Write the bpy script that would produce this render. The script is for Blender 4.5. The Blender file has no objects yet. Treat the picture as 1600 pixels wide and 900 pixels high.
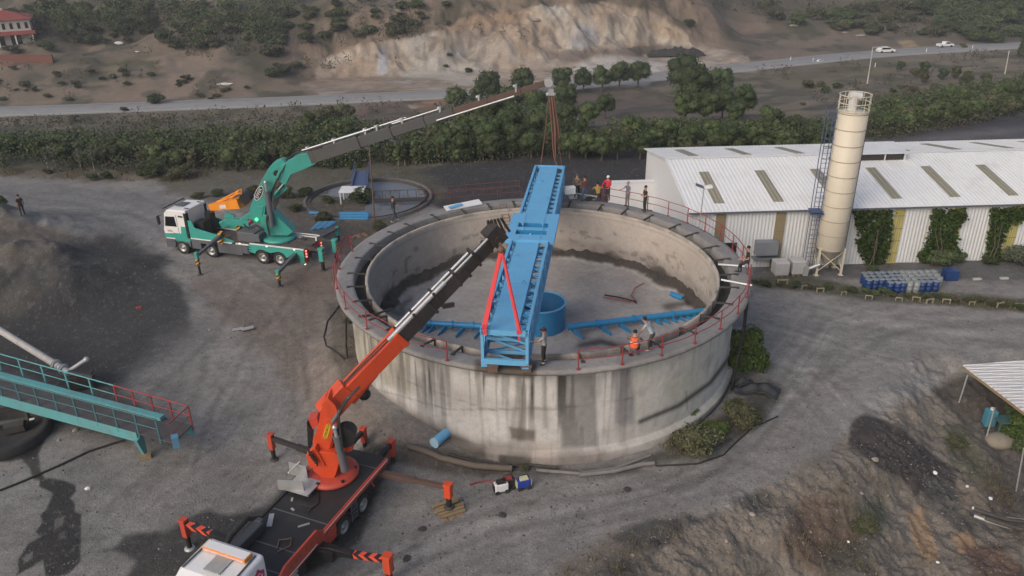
import bpy, math, random
import numpy as np
from mathutils import Vector, Matrix
R_ = math.radians
random.seed(7)
SC = bpy.context.scene
COL = SC.collection
# ------------------------------------------------------------------ camera, sky, sun, exposure
CH = 24.0; TILT = R_(25.72); ROLL = R_(-.794); FPX = 1250.7
cd = bpy.data.cameras.new('camera'); cam = bpy.data.objects.new('camera', cd); COL.objects.link(cam)
cd.sensor_width = 36; cd.lens = 36 * FPX / 1600; cd.clip_start = .5; cd.clip_end = 4000
cam.matrix_world = Matrix.Translation((0, 0, CH)) @ Matrix.Rotation(R_(90) - TILT, 4, 'X') @ Matrix.Rotation(ROLL, 4, 'Z')
SC.camera = cam
SUN_EL = 34; SUN_AZ = 222      # degrees, azimuth clockwise from +Y: the light comes from behind and left of the camera
w = bpy.data.worlds.new('World'); SC.world = w; w.use_nodes = True
nt = w.node_tree; bg = nt.nodes['Background']
sky = nt.nodes.new('ShaderNodeTexSky'); sky.sky_type = 'NISHITA'; sky.sun_disc = False
sky.sun_elevation = R_(SUN_EL); sky.sun_rotation = R_(SUN_AZ)
sky.air_density = 1.0; sky.dust_density = 5.0; sky.ozone_density = .6
nt.links.new(sky.outputs[0], bg.inputs[0]); bg.inputs[1].default_value = .15
sl = bpy.data.lights.new('sun', 'SUN'); sl.energy = .75; sl.angle = R_(45); sl.color = (1, .965, .93)
so = bpy.data.objects.new('sun', sl); COL.objects.link(so)
sd = Vector((math.sin(R_(SUN_AZ)) * math.cos(R_(SUN_EL)), math.cos(R_(SUN_AZ)) * math.cos(R_(SUN_EL)), math.sin(R_(SUN_EL))))
so.rotation_euler = sd.to_track_quat('Z', 'Y').to_euler(); so.location = (0, 0, 60)
SC.view_settings.view_transform = 'Standard'; SC.view_settings.look = 'None'
SC.view_settings.exposure = -.06; SC.view_settings.gamma = 1; SC.view_settings.use_curve_mapping = False
SC.cycles.max_bounces = 4; SC.cycles.diffuse_bounces = 2; SC.cycles.glossy_bounces = 2; SC.cycles.transmission_bounces = 2

# ------------------------------------------------------------------ pixel <-> world helpers (photo pixels, 1600 x 900)
def ray(px, py):
    a, b = px - 800., py - 450.
    cr, sr = math.cos(ROLL), math.sin(ROLL)
    X = (a * cr + b * sr) / FPX; Y = (-a * sr + b * cr) / FPX
    c, s = math.cos(TILT), math.sin(TILT)
    return (X, c - Y * s, -s - Y * c)
def at(px, py, z=0.):
    r = ray(px, py); t = (z - CH) / r[2]
    return Vector((r[0] * t, r[1] * t, z))
def aty(px, py, y):
    r = ray(px, py); t = y / r[1]
    return Vector((r[0] * t, y, CH + r[2] * t))
def topx(x, y, z):
    z = z - CH; c, s = math.cos(TILT), math.sin(TILT); d = np.maximum(y * c - z * s, .5)
    X = x / d * FPX; Y = -(y * s + z * c) / d * FPX
    cr, sr = math.cos(ROLL), math.sin(ROLL)
    return 800 + X * cr - Y * sr, 450 + X * sr + Y * cr

# ------------------------------------------------------------------ numpy noise
_rs = np.random.RandomState(3); _T = _rs.rand(256, 256)
def vnoise(x, y):
    xi = np.floor(x).astype(int); yi = np.floor(y).astype(int); fx = x - xi; fy = y - yi
    fx = fx * fx * (3 - 2 * fx); fy = fy * fy * (3 - 2 * fy)
    a = _T[xi & 255, yi & 255]; b = _T[(xi + 1) & 255, yi & 255]; c = _T[xi & 255, (yi + 1) & 255]; d = _T[(xi + 1) & 255, (yi + 1) & 255]
    return (a * (1 - fx) + b * fx) * (1 - fy) + (c * (1 - fx) + d * fx) * fy
def fbm(x, y, o=4):
    s = 0; a = .5; t = 0
    for i in range(o):
        s = s + a * vnoise(x + 17.3 * i, y + 9.1 * i); t += a; x = x * 2.03; y = y * 2.03; a *= .5
    return s / t * 2 - 1
def sstep(a, b, v):
    t = np.clip((v - a) / (b - a), 0, 1); return t * t * (3 - 2 * t)
def poly_sd(px, py, P):
    """signed distance in px, negative inside"""
    n = len(P); d = np.full(px.shape, 1e9); ins = np.zeros(px.shape, bool)
    for i in range(n):
        ax, ay = P[i]; bx, by = P[(i + 1) % n]
        ex, ey = bx - ax, by - ay; wx, wy = px - ax, py - ay
        t = np.clip((wx * ex + wy * ey) / (ex * ex + ey * ey + 1e-9), 0, 1)
        d = np.minimum(d, (wx - ex * t) ** 2 + (wy - ey * t) ** 2)
        if ay != by:
            c = ((ay <= py) & (py < by)) | ((by <= py) & (py < ay))
            ins ^= c & (px < ax + (py - ay) / (by - ay) * ex)
    d = np.sqrt(d); return np.where(ins, -d, d)
def line_d(px, py, P):
    d = np.full(px.shape, 1e9)
    for i in range(len(P) - 1):
        ax, ay = P[i]; bx, by = P[i + 1]
        ex, ey = bx - ax, by - ay; wx, wy = px - ax, py - ay
        t = np.clip((wx * ex + wy * ey) / (ex * ex + ey * ey + 1e-9), 0, 1)
        d = np.minimum(d, (wx - ex * t) ** 2 + (wy - ey * t) ** 2)
    return np.sqrt(d)

# ------------------------------------------------------------------ objects
def meta(o, label=None, cat=None, group=None, kind=None):
    if label: o['label'] = label
    if cat: o['category'] = cat
    if group: o['group'] = group
    if kind: o['kind'] = kind
    return o
def thing(name, label, cat, loc=(0, 0, 0), rz=0, group=None):
    o = bpy.data.objects.new(name, None); COL.objects.link(o); o.empty_display_size = .3
    o.location = loc; o.rotation_euler = (0, 0, rz)
    return meta(o, label, cat, group)
def top_inv(p):
    """inverse world matrix of the chain p (parts have identity local transforms)"""
    while p.parent: p = p.parent
    return (Matrix.Translation(p.location) @ p.rotation_euler.to_matrix().to_4x4() @ Matrix.Diagonal((*p.scale, 1))).inverted()
class MB:
    def __init__(s): s.v = []; s.f = []; s.mi = []; s.sm = []; s.m = 0
    def add(s, vs, fs, smooth=False):
        b = len(s.v); s.v += [tuple(q) for q in vs]
        s.f += [tuple(i + b for i in f) for f in fs]; s.mi += [s.m] * len(fs); s.sm += [smooth] * len(fs); return s
    def box(s, c, d, rz=0., M=None):
        x, y, z = d[0] / 2, d[1] / 2, d[2] / 2
        vs = [Vector((i * x, j * y, k * z)) for i in (-1, 1) for j in (-1, 1) for k in (-1, 1)]
        if rz: vs = [Matrix.Rotation(rz, 3, 'Z') @ q for q in vs]
        if M: vs = [M @ q for q in vs]
        vs = [q + Vector(c) for q in vs]
        return s.add(vs, [(0, 1, 3, 2), (4, 6, 7, 5), (0, 4, 5, 1), (2, 3, 7, 6), (0, 2, 6, 4), (1, 5, 7, 3)])
    def beam(s, p, q, w_, h, up=(0, 0, 1), w2=None, h2=None):
        p = Vector(p); q = Vector(q); d = (q - p).normalized(); u = Vector(up)
        sd_ = d.cross(u)
        if sd_.length < 1e-3: sd_ = d.cross(Vector((1, 0, 0)))
        sd_.normalize(); u = sd_.cross(d); w2 = w2 or w_; h2 = h2 or h; vs = []
        for (a, ww, hh) in ((p, w_, h), (q, w2, h2)):
            for i, j in ((-1, -1), (1, -1), (1, 1), (-1, 1)): vs.append(a + sd_ * i * ww / 2 + u * j * hh / 2)
        return s.add(vs, [(3, 2, 1, 0), (4, 5, 6, 7), (0, 1, 5, 4), (1, 2, 6, 5), (2, 3, 7, 6), (3, 0, 4, 7)])
    def tube(s, p, q, r, n=8, r2=None, cap=True):
        p = Vector(p); q = Vector(q); r2 = r if r2 is None else r2
        d = (q - p).normalized(); a = d.orthogonal().normalized(); b = d.cross(a); vs = []
        for c, rr in ((p, r), (q, r2)):
            for i in range(n):
                t = 2 * math.pi * i / n; vs.append(c + (a * math.cos(t) + b * math.sin(t)) * rr)
        s.add(vs, [(i, (i + 1) % n, n + (i + 1) % n, n + i) for i in range(n)], True)
        if cap: s.add(vs[:n], [tuple(range(n))[::-1]]); s.add(vs[n:], [tuple(range(n))])
        return s
    def path(s, pts, r, n=6):
        pts = [Vector(p) for p in pts]; vs = []; k = len(pts)
        rr = r if isinstance(r, (list, tuple)) else [r] * k
        up = None
        for i, p in enumerate(pts):
            d = (pts[min(i + 1, k - 1)] - pts[max(i - 1, 0)]).normalized()
            if up is None: a = d.orthogonal().normalized()
            else: a = (up - d * up.dot(d)).normalized()
            up = a; b = d.cross(a)
            for j in range(n):
                t = 2 * math.pi * j / n; vs.append(p + (a * math.cos(t) + b * math.sin(t)) * rr[i])
        fs = [(i * n + j, i * n + (j + 1) % n, (i + 1) * n + (j + 1) % n, (i + 1) * n + j) for i in range(k - 1) for j in range(n)]
        s.add(vs, fs, True); s.add(vs[:n], [tuple(range(n))[::-1]]); s.add(vs[-n:], [tuple(range(n))]); return s
    def lathe(s, prof, c=(0, 0, 0), n=32, a0=0, a1=360, smooth=True):
        """prof: list of (r, z)"""
        full = abs(a1 - a0) >= 360; m = n if full else n + 1; vs = []; k = len(prof)
        for i in range(m):
            t = R_(a0 + (a1 - a0) * i / n)
            for r, z in prof: vs.append((c[0] + r * math.cos(t), c[1] + r * math.sin(t), c[2] + z))
        fs = []
        for i in range(n):
            i2 = (i + 1) % m
            for j in range(k - 1): fs.append((i * k + j, i2 * k + j, i2 * k + j + 1, i * k + j + 1))
        return s.add(vs, fs, smooth)
    def prism(s, poly, z0, z1, M=None):
        """poly: list of (x, y) counter-clockwise, extruded z0..z1; M optional 4x4"""
        n = len(poly); vs = [Vector((x, y, z0)) for x, y in poly] + [Vector((x, y, z1)) for x, y in poly]
        if M: vs = [M @ q for q in vs]
        return s.add(vs, [tuple(range(n))[::-1], tuple(range(n, 2 * n))] + [(i, (i + 1) % n, n + (i + 1) % n, n + i) for i in range(n)])
    def ball(s, c, r, n=10, sc=(1, 1, 1), M=None):
        pr = [(math.sin(math.pi * j / n), -math.cos(math.pi * j / n)) for j in range(n + 1)]; vs = []; m = n + 4
        for i in range(m):
            t = 2 * math.pi * i / m
            for a, z in pr:
                q = Vector((a * math.cos(t) * r * sc[0], a * math.sin(t) * r * sc[1], z * r * sc[2]))
                vs.append((M @ q if M else q) + Vector(c))
        k = n + 1
        return s.add(vs, [(i * k + j, ((i + 1) % m) * k + j, ((i + 1) % m) * k + j + 1, i * k + j + 1) for i in range(m) for j in range(n)], True)
    def build(s, name, mat, parent=None, world=False, loc=None, bevel=0, meshonly=False):
        me = bpy.data.meshes.new(name); V = s.v
        if world and parent is not None:
            inv = top_inv(parent); V = [inv @ Vector(q) for q in V]
        elif loc is not None: V = [Vector(q) - Vector(loc) for q in V]
        me.from_pydata([tuple(q) for q in V], [], s.f)
        for m_ in (mat if isinstance(mat, (list, tuple)) else [mat]): me.materials.append(m_)
        me.polygons.foreach_set('material_index', s.mi); me.polygons.foreach_set('use_smooth', s.sm); me.update()
        if meshonly: return me
        o = bpy.data.objects.new(name, me); COL.objects.link(o)
        if parent is not None: o.parent = parent
        elif loc is not None: o.location = loc
        if bevel:
            b = o.modifiers.new('b', 'BEVEL'); b.width = bevel; b.segments = 2; b.limit_method = 'ANGLE'; b.angle_limit = R_(40)
        return o
def kids(o): return [c for c in bpy.data.objects if c.parent == o]
_kc = {}
def dup(o, loc=None, rz=None, scale=None, parent=None, first=True):
    c = o.copy(); COL.objects.link(c)
    if parent is not None: c.parent = parent
    if o.name not in _kc: _kc[o.name] = kids(o)
    for k in _kc[o.name]: dup(k, parent=c, first=False)
    if loc is not None: c.location = loc
    if rz is not None: c.rotation_euler = (0, 0, rz)
    if scale is not None: c.scale = scale if hasattr(scale, '__len__') else (scale,) * 3
    return c

# ------------------------------------------------------------------ materials
def newmat(name):
    m = bpy.data.materials.new(name); m.use_nodes = True
    return m, m.node_tree, m.node_tree.nodes['Principled BSDF']
def N(nt, t, **k):
    n = nt.nodes.new(t)
    for a, b in k.items(): setattr(n, a, b)
    return n
def mixc(nt, fac, a, b, mode='MIX'):
    n = N(nt, 'ShaderNodeMix', data_type='RGBA', blend_type=mode)
    for i, v in ((0, fac), (6, a), (7, b)):
        if hasattr(v, 'links'): nt.links.new(v, n.inputs[i])
        else: n.inputs[i].default_value = v if i == 0 else (*v[:3], 1)
    return n.outputs[2]
def noise(nt, scale, det=4, rough=.6, map_=None, coord='Object'):
    tc = N(nt, 'ShaderNodeTexCoord'); n = N(nt, 'ShaderNodeTexNoise'); n.inputs['Scale'].default_value = scale
    n.inputs['Detail'].default_value = det; n.inputs['Roughness'].default_value = rough
    if map_:
        mp = N(nt, 'ShaderNodeMapping'); mp.inputs['Scale'].default_value = map_
        nt.links.new(tc.outputs[coord], mp.inputs[0]); nt.links.new(mp.outputs[0], n.inputs[0])
    else: nt.links.new(tc.outputs[coord], n.inputs[0])
    return n.outputs['Fac']
def ramp(nt, fac, a, b):
    r = N(nt, 'ShaderNodeMapRange'); r.interpolation_type = 'SMOOTHSTEP'; nt.links.new(fac, r.inputs[0])
    r.inputs[1].default_value = a; r.inputs[2].default_value = b; return r.outputs[0]
def mm(nt, op, a, b):
    n = N(nt, 'ShaderNodeMath', operation=op)
    for i, v in enumerate((a, b)):
        if hasattr(v, 'links'): nt.links.new(v, n.inputs[i])
        else: n.inputs[i].default_value = v
    return n.outputs[0]
def bump(nt, bs, h, dist=.02, st=.5):
    b = N(nt, 'ShaderNodeBump'); b.inputs['Distance'].default_value = dist; b.inputs['Strength'].default_value = st
    nt.links.new(h, b.inputs['Height']); nt.links.new(b.outputs[0], bs.inputs['Normal'])
_mats = {}
def paint(name, c, rough=.5, metal=0., dirt=(.09, .08, .07), amt=.35, scale=2.5, streak=True, bumpd=.004, emit=None):
    if name in _mats: return _mats[name]
    m, nt, bs = newmat(name)
    bs.inputs['Roughness'].default_value = rough; bs.inputs['Metallic'].default_value = metal
    n1 = noise(nt, scale, 6, .65, (1, 1, .35) if streak else None); n2 = noise(nt, scale * 9, 3)
    f = mm(nt, 'MULTIPLY', ramp(nt, n1, .42, .8), amt)
    c1 = mixc(nt, f, c, dirt)
    c2 = mixc(nt, mm(nt, 'MULTIPLY', ramp(nt, n2, .45, .75), amt * .45), c1, tuple(q * .6 for q in c))
    nt.links.new(c2, bs.inputs['Base Color'])
    bump(nt, bs, n2, bumpd, .4)
    if emit: bs.inputs['Emission Color'].default_value = (*emit[0], 1); bs.inputs['Emission Strength'].default_value = emit[1]
    _mats[name] = m; return m
def attrmat(name, rough=.9, sc=(.6, 4, 22), amp=(.16, .16, .2), bd=(.1, .4), streak=None, wet=False):
    """base colour = painted attribute 'Col' varied by several noises"""
    m, nt, bs = newmat(name)
    at_ = N(nt, 'ShaderNodeAttribute'); at_.attribute_name = 'Col'; c = at_.outputs['Color']
    hs = []
    for s_, a_ in zip(sc, amp):
        n = noise(nt, s_, 5, .65); hs.append(n)
        v = N(nt, 'ShaderNodeMapRange'); nt.links.new(n, v.inputs[0]); v.inputs[1].default_value = .28; v.inputs[2].default_value = .72
        v.inputs[3].default_value = 1 - a_; v.inputs[4].default_value = 1 + a_
        c = mixc(nt, 1., c, v.outputs[0], 'MULTIPLY')
    if streak:
        n = noise(nt, streak[0], 5, .6, (1, 1, streak[1])); c = mixc(nt, mm(nt, 'MULTIPLY', ramp(nt, n, .52, .72), streak[2]), c, streak[3])
    nt.links.new(c, bs.inputs['Base Color'])
    h = mm(nt, 'ADD', mm(nt, 'MULTIPLY', hs[1], .6), mm(nt, 'MULTIPLY', hs[2], .4)); bump(nt, bs, h, *bd)
    if wet:
        r = N(nt, 'ShaderNodeMapRange'); nt.links.new(at_.outputs['Alpha'], r.inputs[0]); r.inputs[3].default_value = rough; r.inputs[4].default_value = .22
        nt.links.new(r.outputs[0], bs.inputs['Roughness'])
    else: bs.inputs['Roughness'].default_value = rough
    return m
def setcol(me, C):
    a = me.color_attributes.new('Col', 'FLOAT_COLOR', 'POINT'); a.data.foreach_set('color', np.ascontiguousarray(C, dtype=np.float32).ravel())
def gridmesh(name, X, Y, Z, wrap=False):
    nr, nc = X.shape; v = np.stack([X, Y, Z], -1).reshape(-1, 3).astype(np.float32)
    i, j = np.meshgrid(np.arange(nr - 1), np.arange(nc if wrap else nc - 1), indexing='ij'); j2 = (j + 1) % nc
    f = np.stack([i * nc + j, i * nc + j2, (i + 1) * nc + j2, (i + 1) * nc + j], -1).reshape(-1, 4)
    me = bpy.data.meshes.new(name); me.vertices.add(len(v)); me.vertices.foreach_set('co', v.ravel())
    me.loops.add(f.size); me.loops.foreach_set('vertex_index', f.ravel().astype(np.int32))
    me.polygons.add(len(f)); me.polygons.foreach_set('loop_start', np.arange(0, f.size, 4, dtype=np.int32))
    me.polygons.foreach_set('use_smooth', np.ones(len(f), bool)); me.update(calc_edges=True); me.validate(); return me
# ================================================================== terrain
RX = [-400, -200, -100, -51, 0.6, 45, 91, 134, 220, 500]; RY = [140, 152, 158, 163, 170.4, 189, 209, 219, 232, 260]
# edge of the upper yard: beyond it (towards the camera and to the right) the spoil bank drops away
EDGE = [(-6, 9), (0.5, 21.5), (6.0, 26.6), (12.5, 29.8), (17.5, 33.8), (22.5, 39.8), (30, 40.8), (70, 43)]
BUMPS = [(-43, 60, 2.6, 7, 3.2, .2), (-34.5, 54, 1.9, 3.6, 2.4, -.4), (-39, 49.5, 1.9, 6, 4.2, .5), (-60, 58, 3.5, 14, 7, 0), (-30.5, 49.5, 1.6, 3.2, 2.4, .4), (-28, 53.5, .7, 3, 2, 0), (-50, 40, .5, 10, 8, 0), (-8, 60.5, .5, 3, 2, 0), (-24, 66, .7, 6, 3, 0)]
def height(x, y):
    x = np.asarray(x, float); y = np.asarray(y, float)
    yr = np.interp(x, RX, RY)
    z = -12 * sstep(0, 1, (y - 78) / (yr - 9 - 78))
    d = y - (yr + 6.5)
    q = sstep(-60, -42, x) * (1 - sstep(46, 66, x))
    face = 13 * sstep(15, 34, d + 3 * fbm(x / 14, y * 0 + 3, 3)) + .12 * np.maximum(d - 34, 0)
    left = .24 * np.maximum(d, 0) + 5.5 * sstep(8, 50, d) * fbm(x / 20, y / 20 + 5, 4) + .9 * sstep(2, 20, d) * fbm(x / 6, y / 6, 3)
    right = .11 * np.maximum(d - 3, 0) + 5.5 * sstep(10, 45, d) * fbm(x / 30 + 3, y / 24, 3) + .10 * np.maximum(d - 40, 0)
    rw = sstep(50, 70, x)
    h = (left * (1 - rw) + right * rw) * (1 - q) + q * face
    h = h + q * sstep(14, 22, d) * (1 - sstep(34, 50, d)) * (2.8 * fbm(x / 9, y / 6, 5) + 1.0 * fbm(x / 2.5, y / 2.2, 4) + 1.6 * (1 - 2 * np.abs(fbm(x / 11 + 4, y / 8, 4))))
    z = z + np.where(d > 0, h, 0)
    z = z + .8 * sstep(80, 110, y) * (1 - sstep(-14, -7, y - yr)) * fbm(x / 7, y / 7, 3)
    for bx, by, bh, rx, ry, an in BUMPS:
        ca, sa = math.cos(an), math.sin(an); u = (x - bx) * ca + (y - by) * sa; v = -(x - bx) * sa + (y - by) * ca
        g = np.exp(-(u / rx) ** 2 - (v / ry) ** 2); z = z + bh * g * (1 + .25 * fbm(x / 1.7, y / 1.7, 3))
    # earth banked up against the left foot of the round tank
    rr = np.hypot(x - 1.68, y - 41.58); aa = np.degrees(np.arctan2(y - 41.58, x - 1.68)) % 360
    z = z + 1.25 * sstep(130, 190, aa) * (1 - sstep(222, 262, aa)) * (1 - sstep(11.2, 14.5, rr + .3 * fbm(x, y, 3)))
    # the bank at lower right
    sd_ = np.full(x.shape, 1e9); sg = np.ones(x.shape)
    for i in range(len(EDGE) - 1):
        (ax, ay), (bx, by) = EDGE[i], EDGE[i + 1]; ex, ey = bx - ax, by - ay
        t = np.clip(((x - ax) * ex + (y - ay) * ey) / (ex * ex + ey * ey), 0, 1)
        dd = np.hypot(x - ax - ex * t, y - ay - ey * t); cr = ex * (y - ay) - ey * (x - ax)
        m = dd < sd_; sg = np.where(m, np.where(cr < 0, 1, -1), sg); sd_ = np.minimum(sd_, dd)
    s = sg * sd_ + .8 * fbm(x / 3, y / 3, 3)
    low = -2.6 * sstep(0, 7.5, s)
    ron = sstep(-.3, 1.5, s) * (1 - .75 * sstep(7, 11, s) * sstep(18, 24, x))
    z = z + low + ron * (.50 * fbm(x / 1.9, y / 1.9, 5) - .28 * np.abs(fbm(x / 2.6 + 5, y / 2.6, 4)) + .16 * fbm(x / .35, y / .35, 4))
    # tyre ruts and lumps of the yard, flat under the tanks
    z = z + .05 * fbm(x / 3.1, y / 3.1, 3) * (1 - sstep(74, 90, y))
    return z
def hz(x, y): return float(height(np.array([x]), np.array([y]))[0])
def ground(px, py):
    """where the ray through a photo pixel meets the terrain"""
    r = ray(px, py); t = np.linspace(14, 420, 4000); x = r[0] * t; y = r[1] * t; z = CH + r[2] * t
    k = np.argmax(z <= height(x, y))
    return Vector((x[k], y[k], float(height(x[k:k + 1], y[k:k + 1])[0])))

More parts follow.
